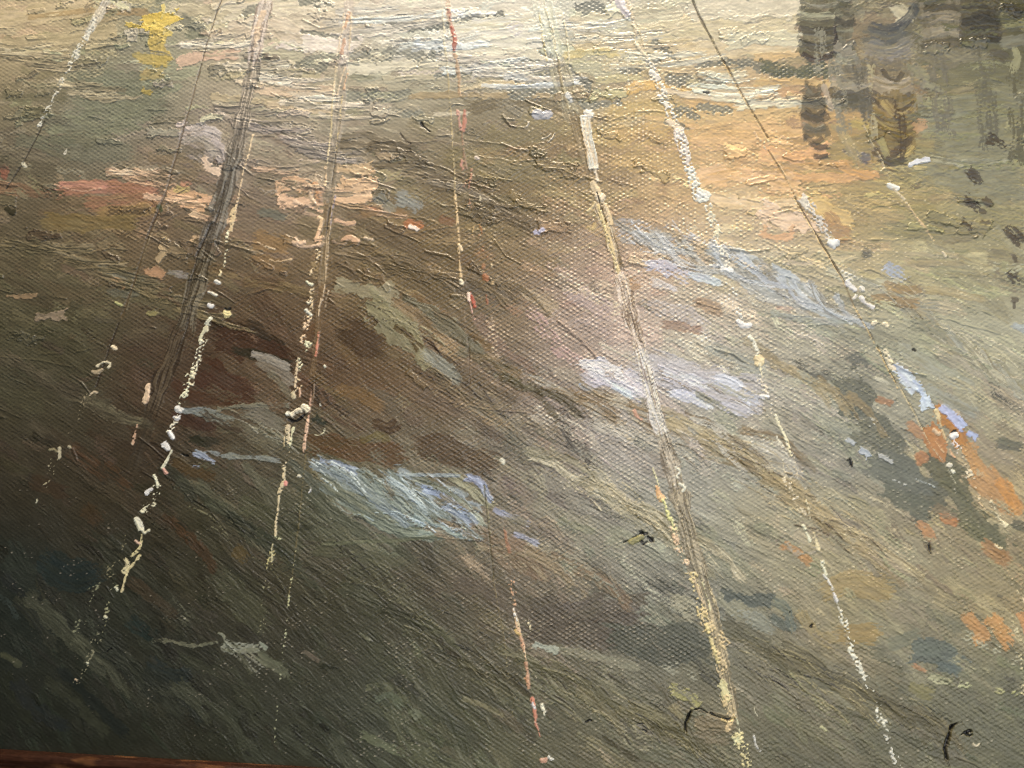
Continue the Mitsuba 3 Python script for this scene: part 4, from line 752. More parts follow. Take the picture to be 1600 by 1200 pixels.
band|-1363,-1215 -1263,-1284 -1182,-1372|28,15|69,72,58 72,75,62|t=0.1;s=1.9;h=0.35;g=0.8;a=0.85
band|-1324,-1207 -1144,-1322 -992,-1466|22,17|69,72,58 72,75,62|t=0.1;s=1.9;h=0.35;g=0.8;a=0.85
band|-1938,-224 -1784,-315 -1645,-421|36,27|49,46,37 72,64,51|t=0.08;s=1.9;h=0.35;g=0.8;a=0.85
band|-1825,-282 -1724,-342 -1635,-417|35,18|59,52,40 81,61,44|t=0.08;s=1.9;h=0.35;g=0.8;a=0.85
band|-1686,-349 -1580,-423 -1486,-509|29,19|49,46,36 81,62,44|t=0.08;s=1.9;h=0.35;g=0.8;a=0.85
band|-1593,-444 -1510,-501 -1449,-579|24,17|58,52,40 72,65,52|t=0.08;s=1.9;h=0.35;g=0.8;a=0.85
band|-1506,-504 -1390,-574 -1301,-671|28,16|58,52,40 72,66,52|t=0.08;s=1.9;h=0.35;g=0.8;a=0.85
band|-1393,-541 -1308,-612 -1241,-699|23,19|47,46,36 80,62,44|t=0.08;s=1.9;h=0.35;g=0.8;a=0.85
band|-1413,-554 -1278,-647 -1176,-769|24,23|65,49,32 80,62,44|t=0.08;s=1.9;h=0.35;g=0.8;a=0.85
band|-2237,135 -2097,66 -1944,42|18,8|64,61,48 95,88,72|t=0.11;s=1.9;h=0.35;g=0.8;a=0.85
band|-2158,119 -2033,45 -1890,17|11,9|92,87,69 80,75,61|t=0.11;s=1.9;h=0.35;g=0.8;a=0.85
band|-2069,68 -1911,-28 -1730,-57|14,14|66,62,49 81,76,62|t=0.11;s=1.9;h=0.35;g=0.8;a=0.85
band|-1978,23 -1855,-44 -1722,-90|17,10|80,74,60 97,90,74|t=0.11;s=1.9;h=0.35;g=0.8;a=0.85
band|-1964,-5 -1799,-83 -1620,-104|20,12|80,74,60 81,77,62|t=0.11;s=1.9;h=0.35;g=0.8;a=0.85
band|-1807,-71 -1656,-152 -1490,-190|19,15|80,75,61 98,92,75|t=0.11;s=1.9;h=0.35;g=0.8;a=0.85
band|-1760,-62 -1614,-148 -1451,-193|18,14|94,90,72 114,109,88|t=0.11;s=1.9;h=0.35;g=0.8;a=0.85
band|-1668,-112 -1568,-163 -1458,-181|18,15|80,75,61 114,109,88|t=0.11;s=1.9;h=0.35;g=0.8;a=0.85
band|-2161,569 -1988,542 -1818,557|19,8|120,111,90 130,118,89|t=0.24;s=1.9;h=0.35;g=0.8;a=0.85
band|-2116,566 -1961,526 -1803,524|20,6|80,75,58 110,103,81|t=0.24;s=1.9;h=0.35;g=0.8;a=0.85
band|-2023,583 -1878,542 -1730,544|14,13|91,84,66 146,135,111|t=0.24;s=1.9;h=0.35;g=0.8;a=0.85
band|-2015,575 -1882,531 -1743,526|18,13|91,85,66 98,92,72|t=0.24;s=1.9;h=0.35;g=0.8;a=0.85
band|-1973,562 -1852,525 -1727,524|18,8|121,112,91 131,119,90|t=0.24;s=1.9;h=0.35;g=0.8;a=0.85
band|-1847,502 -1735,476 -1621,479|11,8|92,86,67 112,105,82|t=0.24;s=1.9;h=0.35;g=0.8;a=0.85
band|-1926,523 -1757,483 -1587,472|9,12|110,99,75 148,137,112|t=0.24;s=1.9;h=0.35;g=0.8;a=0.85
band|-1878,490 -1713,451 -1546,453|15,10|81,77,59 134,121,92|t=0.24;s=1.9;h=0.35;g=0.8;a=0.85
band|-1812,459 -1644,405 -1473,377|16,13|124,114,93 113,105,83|t=0.24;s=1.9;h=0.35;g=0.8;a=0.85
band|-1676,462 -1563,425 -1446,408|9,12|93,86,67 100,94,74|t=0.24;s=1.9;h=0.35;g=0.8;a=0.85
band|-1599,410 -1508,389 -1416,389|14,8|93,87,67 114,106,83|t=0.24;s=1.9;h=0.35;g=0.8;a=0.85
band|-1637,398 -1515,361 -1389,350|9,9|82,77,59 101,95,74|t=0.24;s=1.9;h=0.35;g=0.8;a=0.85
band|-1592,391 -1454,329 -1307,309|18,8|82,77,59 136,124,93|t=0.24;s=1.9;h=0.35;g=0.8;a=0.85
band|-1473,369 -1358,322 -1236,311|13,9|94,87,67 153,141,116|t=0.24;s=1.9;h=0.35;g=0.8;a=0.85
band|-1563,411 -1395,338 -1217,304|13,12|94,87,67 101,95,74|t=0.24;s=1.9;h=0.35;g=0.8;a=0.85
band|-1406,335 -1307,309 -1207,294|16,7|82,77,59 153,141,116|t=0.24;s=1.9;h=0.35;g=0.8;a=0.85
band|-1387,304 -1259,263 -1126,259|17,12|95,88,67 138,125,94|t=0.24;s=1.9;h=0.35;g=0.8;a=0.85
band|-1353,305 -1191,237 -1023,189|13,6|83,78,59 138,125,94|t=0.24;s=1.9;h=0.35;g=0.8;a=0.85
band|-1258,1124 -1143,1114 -1029,1124|13,8|150,141,132 130,125,114|t=0.26;s=1.9;h=0.35;g=0.8;a=0.85
band|-1248,1120 -1106,1090 -964,1094|11,11|121,115,108 147,141,132|t=0.26;s=1.9;h=0.35;g=0.8;a=0.85
band|-1247,1088 -1101,1058 -955,1048|8,13|107,103,93 132,127,115|t=0.26;s=1.9;h=0.35;g=0.8;a=0.85
band|-1154,1074 -1038,1049 -920,1051|11,10|107,103,93 168,160,154|t=0.26;s=1.9;h=0.35;g=0.8;a=0.85
band|-1098,1041 -1014,1021 -929,1017|12,9|153,143,134 149,143,134|t=0.26;s=1.9;h=0.35;g=0.8;a=0.85
band|-1075,1038 -976,1017 -877,1018|13,9|152,143,134 168,161,155|t=0.26;s=1.9;h=0.35;g=0.8;a=0.85
band|-1122,1046 -968,1016 -813,1020|19,7|152,142,134 168,160,155|t=0.26;s=1.9;h=0.35;g=0.8;a=0.85
band|-964,1008 -882,986 -798,979|15,8|107,103,93 185,174,164|t=0.26;s=1.9;h=0.35;g=0.8;a=0.85
band|-975,996 -870,964 -763,954|10,7|139,132,127 186,174,165|t=0.26;s=1.9;h=0.35;g=0.8;a=0.85
band|-950,979 -832,953 -714,946|16,11|139,132,127 169,162,156|t=0.26;s=1.9;h=0.35;g=0.8;a=0.85
band|-930,956 -827,929 -721,926|10,11|123,117,109 151,144,135|t=0.26;s=1.9;h=0.35;g=0.8;a=0.85
band|-898,946 -756,916 -613,922|18,7|122,116,109 150,143,135|t=0.26;s=1.9;h=0.35;g=0.8;a=0.85
band|-814,924 -738,902 -660,891|12,6|107,103,93 170,162,156|t=0.26;s=1.9;h=0.35;g=0.8;a=0.85
band|-878,947 -738,906 -596,888|18,11|139,132,128 133,127,116|t=0.26;s=1.9;h=0.35;g=0.8;a=0.85
band|-797,909 -717,894 -636,888|9,12|154,144,136 170,163,157|t=0.26;s=1.9;h=0.35;g=0.8;a=0.85
band|-740,982 -605,993 -475,949|17,8|115,108,95 112,104,87|t=0.2;s=1.9;h=0.35;g=0.8;a=0.85
band|-736,963 -549,943 -369,894|20,8|89,81,65 128,118,100|t=0.2;s=1.9;h=0.35;g=0.8;a=0.85
band|-598,949 -504,954 -412,931|15,15|75,66,49 98,88,71|t=0.2;s=1.9;h=0.35;g=0.8;a=0.85
band|-606,935 -470,930 -343,879|14,8|101,92,76 112,103,86|t=0.2;s=1.9;h=0.35;g=0.8;a=0.85
band|-586,869 -446,871 -310,834|19,11|103,94,77 100,90,71|t=0.2;s=1.9;h=0.35;g=0.8;a=0.85
band|-472,870 -370,869 -273,841|17,12|74,65,46 128,118,99|t=0.2;s=1.9;h=0.35;g=0.8;a=0.85
band|-409,829 -300,819 -198,781|11,9|116,107,94 129,118,99|t=0.2;s=1.9;h=0.35;g=0.8;a=0.85
band|-387,815 -247,804 -123,740|17,8|87,78,60 99,88,68|t=0.2;s=1.9;h=0.35;g=0.8;a=0.85
band|-341,785 -231,762 -131,710|17,12|103,93,74 100,88,68|t=0.2;s=1.9;h=0.35;g=0.8;a=0.85
band|-366,807 -182,762 -21,665|12,11|116,108,93 146,136,120|t=0.2;s=1.9;h=0.35;g=0.8;a=0.85
band|-217,739 -107,724 -6,677|18,13|86,77,57 146,136,120|t=0.2;s=1.9;h=0.35;g=0.8;a=0.85
band|-201,722 -36,691 112,614|20,13|73,61,36 99,87,65|t=0.2;s=1.9;h=0.35;g=0.8;a=0.85
band|-197,690 -50,657 88,597|17,9|74,62,38 101,88,66|t=0.2;s=1.9;h=0.35;g=0.8;a=0.85
band|-750,529 -630,506 -528,440|18,9|101,88,65 143,128,106|t=0.2;s=1.9;h=0.35;g=0.8;a=0.85
band|-755,562 -562,537 -389,451|15,16|84,72,49 107,93,69|t=0.2;s=1.9;h=0.35;g=0.8;a=0.85
band|-673,515 -535,475 -409,406|13,8|84,72,48 125,109,84|t=0.2;s=1.9;h=0.35;g=0.8;a=0.85
band|-595,506 -435,494 -298,411|21,9|113,100,81 106,92,66|t=0.2;s=1.9;h=0.35;g=0.8;a=0.85
band|-525,456 -419,441 -327,387|22,10|71,60,35 106,92,66|t=0.2;s=1.9;h=0.35;g=0.8;a=0.85
band|-399,447 -300,415 -212,362|13,15|69,57,28 139,125,102|t=0.2;s=1.9;h=0.35;g=0.8;a=0.85
band|-368,442 -268,429 -182,376|21,14|111,98,78 121,105,79|t=0.2;s=1.9;h=0.35;g=0.8;a=0.85
band|-296,438 -132,399 -3,292|22,12|77,63,32 120,104,77|t=0.2;s=1.9;h=0.35;g=0.8;a=0.85
band|-245,434 -87,409 40,314|20,9|108,95,74 119,103,76|t=0.2;s=1.9;h=0.35;g=0.8;a=0.85
band|-133,426 29,378 151,262|15,8|107,93,72 99,84,54|t=0.2;s=1.9;h=0.35;g=0.8;a=0.85
band|-1341,470 -1244,467 -1151,439|19,11|102,89,64 114,95,70|t=0.11;s=1.9;h=0.35;g=0.8;a=0.85
band|-1324,444 -1188,441 -1055,416|14,17|93,77,55 126,110,81|t=0.11;s=1.9;h=0.35;g=0.8;a=0.85
band|-1107,391 -1004,389 -903,367|23,12|93,76,53 126,110,80|t=0.11;s=1.9;h=0.35;g=0.8;a=0.85
band|-1068,418 -958,399 -855,358|18,11|83,67,49 103,85,65|t=0.11;s=1.9;h=0.35;g=0.8;a=0.85
band|-965,379 -871,368 -784,330|24,10|101,87,61 125,109,79|t=0.11;s=1.9;h=0.35;g=0.8;a=0.85
band|-856,321 -767,312 -682,284|23,13|80,64,45 101,83,62|t=0.11;s=1.9;h=0.35;g=0.8;a=0.85
band|-2299,1466 -2208,1461 -2118,1463|11,14|172,163,140 185,173,145|t=0.24;s=1.9;h=0.35;g=0.8;a=0.85
band|-2315,1398 -2149,1390 -1987,1409|15,9|154,145,121 186,174,146|t=0.24;s=1.9;h=0.35;g=0.8;a=0.85
band|-2246,1407 -2096,1389 -1948,1400|16,8|154,145,121 208,198,170|t=0.24;s=1.9;h=0.35;g=0.8;a=0.85
band|-2215,1366 -2077,1353 -1941,1354|14,9|174,165,142 147,137,114|t=0.24;s=1.9;h=0.35;g=0.8;a=0.85
band|-2193,1360 -2032,1359 -1876,1377|15,9|121,113,94 209,199,171|t=0.24;s=1.9;h=0.35;g=0.8;a=0.85
band|-2156,1343 -2008,1331 -1863,1347|10,10|100,97,83 187,175,147|t=0.24;s=1.9;h=0.35;g=0.8;a=0.85
band|-2044,1355 -1953,1345 -1863,1345|14,8|155,145,122 187,175,147|t=0.24;s=1.9;h=0.35;g=0.8;a=0.85
band|-2084,1335 -1950,1316 -1816,1314|18,11|155,145,122 147,137,115|t=0.24;s=1.9;h=0.35;g=0.8;a=0.85
band|-2035,1309 -1881,1293 -1729,1306|18,10|100,97,83 187,175,148|t=0.24;s=1.9;h=0.35;g=0.8;a=0.85
band|-1958,1240 -1841,1221 -1724,1221|18,11|176,167,144 189,177,149|t=0.24;s=1.9;h=0.35;g=0.8;a=0.85
band|-1941,1239 -1836,1225 -1732,1223|10,7|101,98,83 212,201,173|t=0.24;s=1.9;h=0.35;g=0.8;a=0.85
band|-1887,1202 -1768,1190 -1650,1187|17,10|157,147,124 212,202,174|t=0.24;s=1.9;h=0.35;g=0.8;a=0.85
band|-1863,1232 -1742,1209 -1621,1197|18,11|122,114,95 122,119,102|t=0.24;s=1.9;h=0.35;g=0.8;a=0.85
band|-1826,1174 -1687,1164 -1551,1171|18,7|177,168,145 149,139,117|t=0.24;s=1.9;h=0.35;g=0.8;a=0.85
band|-1404,1388 -1272,1398 -1143,1426|16,8|196,190,177 189,180,162|t=0.26;s=1.9;h=0.35;g=0.8;a=0.85
band|-1463,1378 -1287,1390 -1117,1426|12,6|180,173,159 156,152,138|t=0.26;s=1.9;h=0.35;g=0.8;a=0.85
band|-1412,1378 -1237,1374 -1065,1392|15,8|197,191,178 234,230,215|t=0.26;s=1.9;h=0.35;g=0.8;a=0.85
band|-1349,1369 -1231,1365 -1115,1379|14,11|157,150,134 190,181,163|t=0.26;s=1.9;h=0.35;g=0.8;a=0.85
band|-1309,1375 -1178,1370 -1050,1391|9,13|196,190,178 234,230,215|t=0.26;s=1.9;h=0.35;g=0.8;a=0.85
band|-1204,1336 -1120,1337 -1038,1351|11,10|181,174,160 156,153,138|t=0.26;s=1.9;h=0.35;g=0.8;a=0.85
band|-1272,1279 -1098,1287 -929,1310|8,12|130,127,114 158,154,139|t=0.26;s=1.9;h=0.35;g=0.8;a=0.85
band|-1170,1292 -1044,1273 -918,1280|8,12|182,175,162 234,233,218|t=0.26;s=1.9;h=0.35;g=0.8;a=0.85
band|-1237,1299 -1087,1291 -939,1303|9,10|199,193,180 191,183,165|t=0.26;s=1.9;h=0.35;g=0.8;a=0.85
band|-1078,1259 -1000,1260 -923,1269|16,11|183,175,162 158,154,140|t=0.26;s=1.9;h=0.35;g=0.8;a=0.85
band|-1088,1250 -1013,1239 -938,1244|13,8|159,152,136 234,234,220|t=0.26;s=1.9;h=0.35;g=0.8;a=0.85
band|-1005,1249 -935,1248 -866,1254|10,11|129,126,114 191,183,166|t=0.26;s=1.9;h=0.35;g=0.8;a=0.85
band|-1081,1250 -911,1222 -741,1225|12,6|199,194,182 221,213,197|t=0.26;s=1.9;h=0.35;g=0.8;a=0.85
band|-926,1200 -856,1190 -786,1191|12,8|129,127,115 222,214,199|t=0.26;s=1.9;h=0.35;g=0.8;a=0.85
band|-938,1161 -814,1158 -692,1170|17,12|184,177,164 194,185,168|t=0.26;s=1.9;h=0.35;g=0.8;a=0.85
band|-898,1156 -800,1146 -703,1147|11,13|202,196,184 232,234,223|t=0.26;s=1.9;h=0.35;g=0.8;a=0.85
band|-979,1137 -831,1114 -684,1120|12,12|204,198,185 226,217,201|t=0.26;s=1.9;h=0.35;g=0.8;a=0.85
band|-942,1136 -770,1116 -599,1115|17,8|131,128,115 225,216,201|t=0.26;s=1.9;h=0.35;g=0.8;a=0.85
band|-803,1082 -733,1071 -662,1072|12,7|205,199,186 197,188,170|t=0.26;s=1.9;h=0.35;g=0.8;a=0.85
band|-851,1078 -712,1065 -575,1068|8,6|187,180,166 197,188,170|t=0.26;s=1.9;h=0.35;g=0.8;a=0.85
band|-747,1505 -612,1499 -479,1510|21,10|187,187,183 213,210,200|t=0.2;s=1.9;h=0.35;g=0.8;a=0.85
band|-799,1454 -601,1460 -406,1478|20,11|176,173,165 196,190,178|t=0.2;s=1.9;h=0.35;g=0.8;a=0.85
band|-729,1461 -501,1463 -277,1483|11,13|193,198,199 221,233,234|t=0.2;s=1.9;h=0.35;g=0.8;a=0.85
band|-701,1412 -489,1427 -282,1460|21,16|175,172,164 214,210,201|t=0.2;s=1.9;h=0.35;g=0.8;a=0.85
band|-520,1380 -402,1374 -285,1381|15,9|176,173,165 215,212,202|t=0.2;s=1.9;h=0.35;g=0.8;a=0.85
band|-492,1354 -316,1367 -143,1395|19,10|174,172,165 221,229,225|t=0.2;s=1.9;h=0.35;g=0.8;a=0.85
band|-426,1353 -264,1346 -105,1357|20,14|194,200,202 220,230,234|t=0.2;s=1.9;h=0.35;g=0.8;a=0.85
band|-326,1304 -217,1295 -110,1301|16,14|196,202,203 196,191,181|t=0.2;s=1.9;h=0.35;g=0.8;a=0.85
band|-329,1302 -149,1292 29,1302|21,10|158,154,145 195,190,180|t=0.2;s=1.9;h=0.35;g=0.8;a=0.85
band|-317,1250 -132,1259 47,1294|19,11|197,202,204 220,229,228|t=0.2;s=1.9;h=0.35;g=0.8;a=0.85
band|-217,1256 -7,1258 198,1279|22,11|187,189,186 195,190,181|t=0.2;s=1.9;h=0.35;g=0.8;a=0.85
band|-187,1226 7,1233 196,1262|12,8|158,154,146 216,213,205|t=0.2;s=1.9;h=0.35;g=0.8;a=0.85
band|-142,1183 59,1178 256,1187|11,9|199,204,205 219,229,234|t=0.2;s=1.9;h=0.35;g=0.8;a=0.85
band|-54,1224 117,1206 286,1211|16,10|196,201,202 196,190,179|t=0.2;s=1.9;h=0.35;g=0.8;a=0.85
band|34,1407 256,1414 472,1448|10,12|170,167,157 210,222,218|t=0.2;s=1.9;h=0.35;g=0.8;a=0.85
band|173,1419 301,1409 428,1418|17,12|173,179,176 198,189,165|t=0.2;s=1.9;h=0.35;g=0.8;a=0.85
band|208,1367 391,1357 572,1365|18,12|175,180,175 200,190,164|t=0.2;s=1.9;h=0.35;g=0.8;a=0.85
band|198,1388 399,1372 597,1387|20,9|159,150,128 210,207,192|t=0.2;s=1.9;h=0.35;g=0.8;a=0.85
band|325,1329 494,1322 660,1333|13,7|173,169,154 191,173,142|t=0.2;s=1.9;h=0.35;g=0.8;a=0.85
band|411,1290 575,1285 738,1294|20,8|178,182,174 213,210,192|t=0.2;s=1.9;h=0.35;g=0.8;a=0.85
band|364,1253 589,1251 809,1282|12,12|180,183,174 205,193,163|t=0.2;s=1.9;h=0.35;g=0.8;a=0.85
band|531,1235 696,1230 859,1243|14,11|156,140,109 195,176,142|t=0.2;s=1.9;h=0.35;g=0.8;a=0.85
band|697,1211 798,1204 898,1213|12,12|167,155,128 215,212,190|t=0.2;s=1.9;h=0.35;g=0.8;a=0.85
band|726,1202 832,1186 937,1185|21,8|179,172,153 215,224,213|t=0.2;s=1.9;h=0.35;g=0.8;a=0.85
band|657,1159 842,1139 1025,1141|21,15|169,157,129 216,225,214|t=0.2;s=1.9;h=0.35;g=0.8;a=0.85
band|744,1125 925,1098 1105,1098|17,7|182,174,154 217,215,191|t=0.2;s=1.9;h=0.35;g=0.8;a=0.85
band|907,1103 1015,1102 1123,1109|17,13|182,174,153 200,179,142|t=0.2;s=1.9;h=0.35;g=0.8;a=0.85
band|834,1093 1044,1088 1251,1096|21,7|186,186,173 217,215,190|t=0.2;s=1.9;h=0.35;g=0.8;a=0.85
band|1442,1064 1528,1055 1613,1070|24,16|95,95,75 136,136,116|t=0.11;s=1.9;h=0.35;g=0.8;a=0.85
band|1427,1045 1567,1031 1706,1042|23,18|120,122,105 137,137,116|t=0.11;s=1.9;h=0.35;g=0.8;a=0.85
band|1486,996 1598,982 1710,987|14,17|122,123,106 138,139,117|t=0.11;s=1.9;h=0.35;g=0.8;a=0.85
band|1573,934 1690,912 1808,920|25,14|99,98,77 126,125,103|t=0.11;s=1.9;h=0.35;g=0.8;a=0.85
band|1559,871 1715,853 1870,868|21,10|100,99,77 156,157,137|t=0.11;s=1.9;h=0.35;g=0.8;a=0.85
band|1642,860 1755,850 1866,864|18,13|113,113,92 156,157,137|t=0.11;s=1.9;h=0.35;g=0.8;a=0.85
band|1683,837 1791,821 1898,834|23,12|114,113,92 143,143,119|t=0.11;s=1.9;h=0.35;g=0.8;a=0.85
band|1760,792 1888,748 2020,732|22,16|128,128,108 130,128,104|t=0.11;s=1.9;h=0.35;g=0.8;a=0.85
band|1742,764 1895,724 2051,734|14,11|128,128,109 131,129,104|t=0.11;s=1.9;h=0.35;g=0.8;a=0.85
knife|1162,1501 1163,1386 1168,1286|76|74,73,54 96,96,77|t=0.06;s=1.2;h=0.6;g=0.6;a=0.85|L=grey hull reflection of dragged paint at the top right
knife|1090,1491 1126,1474 1162,1465 1199,1466 1235,1478|8|96,96,82 150,151,141|t=0.1;s=1.5;h=0.6;g=0.7;a=0.72
knife|1091,1460 1126,1446 1162,1439 1197,1440 1232,1449|11|56,55,34 46,48,31|t=0.1;s=1.5;h=0.6;g=0.7;a=0.72
knife|1082,1441 1120,1428 1159,1421 1197,1422 1235,1430|17|84,85,73 164,166,142|t=0.1;s=1.5;h=0.6;g=0.7;a=0.72
knife|1082,1412 1121,1399 1159,1391 1198,1392 1236,1401|18|67,68,47 40,38,18|t=0.1;s=1.5;h=0.6;g=0.7;a=0.72
knife|1084,1382 1124,1371 1163,1365 1202,1366 1241,1372|16|18,18,18 18,18,18|t=0.1;s=1.5;h=0.6;g=0.7;a=0.72
knife|1081,1349 1119,1329 1158,1319 1196,1321 1234,1335|10|32,31,18 84,83,65|t=0.1;s=1.5;h=0.6;g=0.7;a=0.72
knife|1084,1323 1122,1312 1159,1305 1197,1306 1235,1313|13|18,18,18 18,18,18|t=0.1;s=1.5;h=0.6;g=0.7;a=0.72
knife|1084,1297 1121,1280 1159,1271 1196,1273 1234,1284|11|18,18,18 52,53,27|t=0.1;s=1.5;h=0.6;g=0.7;a=0.72
brush|1090,1283 1150,1257 1221,1280|12|45,18,18 28,18,18|t=0.16
knife|1258,1511 1255,1382 1256,1269|37|65,65,49 87,87,72|t=0.06;s=1.2;h=0.6;g=0.6;a=0.85
knife|1217,1502 1237,1494 1256,1489 1275,1490 1294,1495|13|66,66,59 125,129,121|t=0.1;s=1.5;h=0.6;g=0.7;a=0.72
knife|1239,1478 1252,1471 1265,1467 1279,1468 1292,1472|10|35,37,18 74,74,53|t=0.1;s=1.5;h=0.6;g=0.7;a=0.72
knife|1241,1442 1256,1435 1270,1432 1284,1432 1298,1437|8|49,49,21 28,27,18|t=0.1;s=1.5;h=0.6;g=0.7;a=0.72
knife|1226,1408 1243,1398 1259,1393 1276,1394 1293,1401|15|18,18,18 18,18,18|t=0.1;s=1.5;h=0.6;g=0.7;a=0.72
knife|1217,1374 1234,1369 1252,1365 1270,1366 1288,1369|9|100,101,84 141,143,129|t=0.1;s=1.5;h=0.6;g=0.7;a=0.72
knife|1222,1335 1239,1325 1255,1320 1272,1321 1289,1328|16|113,114,102 94,94,87|t=0.1;s=1.5;h=0.6;g=0.7;a=0.72
knife|1221,1305 1238,1294 1255,1289 1272,1290 1289,1298|15|34,33,20 94,95,78|t=0.1;s=1.5;h=0.6;g=0.7;a=0.72
knife|1227,1261 1245,1255 1263,1251 1280,1252 1298,1256|17|103,104,86 144,146,132|t=0.1;s=1.5;h=0.6;g=0.7;a=0.72
patch|1219,1389 1224,1339 1217,1277|7|31,22,18
brush|1304,1487 1304,1449 1316,1412|19|118,116,98
knife|1412,1488 1419,1461 1418,1448|108|118,112,90 143,137,113|t=0.06;s=1.2;h=0.6;g=0.6;a=0.85
knife|1365,1484 1404,1473 1443,1467 1482,1468 1521,1474|7|73,69,47 125,117,95|t=0.1;s=1.5;h=0.6;g=0.7;a=0.72
knife|1306,1456 1345,1448 1383,1443 1422,1443 1460,1447|9|97,91,70 97,93,71|t=0.1;s=1.5;h=0.6;g=0.7;a=0.72
knife|1427,1445 1457,1432 1480,1407|23|176,174,153 167,161,138|t=0.2
brush|1339,1391 1422,1369 1492,1411 1520,1467|21|59,64,66 40,48,60|t=0.16;s=1.5|L=dark crescent stroke at the top right
brush|1316,1357 1422,1329 1504,1369|28|89,90,81 70,75,78|t=0.12;s=1.6
brush|1309,1317 1422,1290 1520,1336|23|123,118,103 106,107,106|t=0.12;s=1.6
brush|1316,1282 1422,1255 1515,1297|21|134,128,109 113,112,112|t=0.1;s=1.6
knife|1221,1302 1252,1284 1285,1288|21|131,128,116 121,117,105|t=0.2
knife|1280,1229 1289,1144 1281,1075|75|91,88,71 114,113,104|t=0.06;s=1.2;h=0.6;g=0.6;a=0.85
knife|1239,1226 1269,1213 1298,1205 1327,1207 1356,1216|20|89,86,71 101,100,88|t=0.1;s=1.5;h=0.6;g=0.7;a=0.72
knife|1244,1199 1262,1183 1280,1174 1298,1176 1316,1189|10|76,74,63 127,124,108|t=0.1;s=1.5;h=0.6;g=0.7;a=0.72
knife|1211,1168 1246,1153 1282,1145 1318,1147 1353,1157|19|137,134,117 145,143,134|t=0.1;s=1.5;h=0.6;g=0.7;a=0.72
knife|1201,1128 1239,1117 1277,1111 1315,1112 1352,1120|22|18,18,18 45,41,18|t=0.1;s=1.5;h=0.6;g=0.7;a=0.72
knife|1212,1111 1249,1099 1286,1093 1323,1094 1360,1102|18|63,60,42 75,74,61|t=0.1;s=1.5;h=0.6;g=0.7;a=0.72
knife|1203,1086 1240,1074 1278,1068 1315,1069 1352,1077|16|50,48,31 99,96,81|t=0.1;s=1.5;h=0.6;g=0.7;a=0.72
brush|1269,1016 1316,1000 1356,1010|23|178,161,99 162,147,93|t=0.08
knife|1429,1235 1431,1168 1427,1117|72|96,88,68 118,110,90|t=0.06;s=1.2;h=0.6;g=0.6;a=0.85
knife|1354,1245 1382,1224 1409,1213 1437,1216 1464,1231|11|104,97,82 98,92,77|t=0.1;s=1.5;h=0.6;g=0.7;a=0.72
knife|1391,1216 1411,1186 1430,1170 1449,1175 1469,1198|8|18,18,18 50,38,18|t=0.1;s=1.5;h=0.6;g=0.7;a=0.72
knife|1360,1184 1394,1161 1427,1149 1461,1152 1494,1169|16|129,117,86 176,166,147|t=0.1;s=1.5;h=0.6;g=0.7;a=0.72
knife|1358,1157 1394,1128 1430,1112 1466,1116 1502,1138|18|144,135,118 136,129,113|t=0.1;s=1.5;h=0.6;g=0.7;a=0.72
knife|1352,1129 1389,1108 1427,1097 1464,1100 1501,1115|11|18,18,18 51,39,18|t=0.1;s=1.5;h=0.6;g=0.7;a=0.72
knife|1435,1097 1437,998 1436,915|79|95,80,36 118,102,61|t=0.06;s=1.2;h=0.6;g=0.6;a=0.85|L=brown hull reflection of curved strokes at the upper right
knife|1351,1107 1391,1072 1430,1053 1469,1058 1509,1085|8|51,36,18 30,18,18|t=0.1;s=1.5;h=0.6;g=0.7;a=0.72
knife|1399,1087 1428,1051 1456,1032 1485,1038 1514,1065|15|110,93,62 174,155,103|t=0.1;s=1.5;h=0.6;g=0.7;a=0.72
knife|1358,1055 1397,1027 1435,1012 1474,1016 1512,1037|16|105,90,43 71,57,34|t=0.1;s=1.5;h=0.6;g=0.7;a=0.72
knife|1360,1033 1400,1004 1439,988 1479,992 1518,1014|15|46,29,18 154,137,77|t=0.1;s=1.5;h=0.6;g=0.7;a=0.72
knife|1362,997 1401,968 1440,953 1479,957 1519,979|16|95,81,18 76,59,18|t=0.1;s=1.5;h=0.6;g=0.7;a=0.72
knife|1352,976 1394,955 1435,944 1477,947 1518,962|12|79,61,22 135,118,70|t=0.1;s=1.5;h=0.6;g=0.7;a=0.72
knife|1356,943 1396,912 1436,895 1476,900 1515,924|9|145,128,79 107,92,71|t=0.1;s=1.5;h=0.6;g=0.7;a=0.72
knife|1392,932 1421,899 1450,881 1478,886 1507,912|13|81,67,44 204,183,113|t=0.1;s=1.5;h=0.6;g=0.7;a=0.72
brush|1351,904 1421,886 1503,951|16|73,56,38 55,41,25|t=0.12
brush|1379,872 1433,854 1486,865|16|18,18,18 18,18,18|t=0.12
knife|1145,1152 1137,1053 1149,969|40|60,56,35 83,79,62|t=0.06;s=1.2;h=0.6;g=0.6;a=0.85
knife|1105,1143 1119,1126 1133,1117 1147,1120 1160,1133|16|56,53,30 110,109,96|t=0.1;s=1.5;h=0.6;g=0.7;a=0.72
knife|1103,1116 1124,1101 1145,1093 1166,1095 1186,1106|9|84,83,70 63,59,45|t=0.1;s=1.5;h=0.6;g=0.7;a=0.72
knife|1101,1107 1122,1091 1144,1083 1165,1085 1186,1097|15|33,27,18 97,93,76|t=0.1;s=1.5;h=0.6;g=0.7;a=0.72
knife|1108,1070 1127,1054 1146,1045 1165,1048 1184,1060|8|71,67,49 43,30,18|t=0.1;s=1.5;h=0.6;g=0.7;a=0.72
knife|1104,1050 1124,1037 1145,1031 1166,1032 1186,1042|17|18,18,18 18,18,18|t=0.1;s=1.5;h=0.6;g=0.7;a=0.72
knife|1103,1014 1122,997 1141,988 1161,990 1180,1003|8|95,92,72 155,153,137|t=0.1;s=1.5;h=0.6;g=0.7;a=0.72
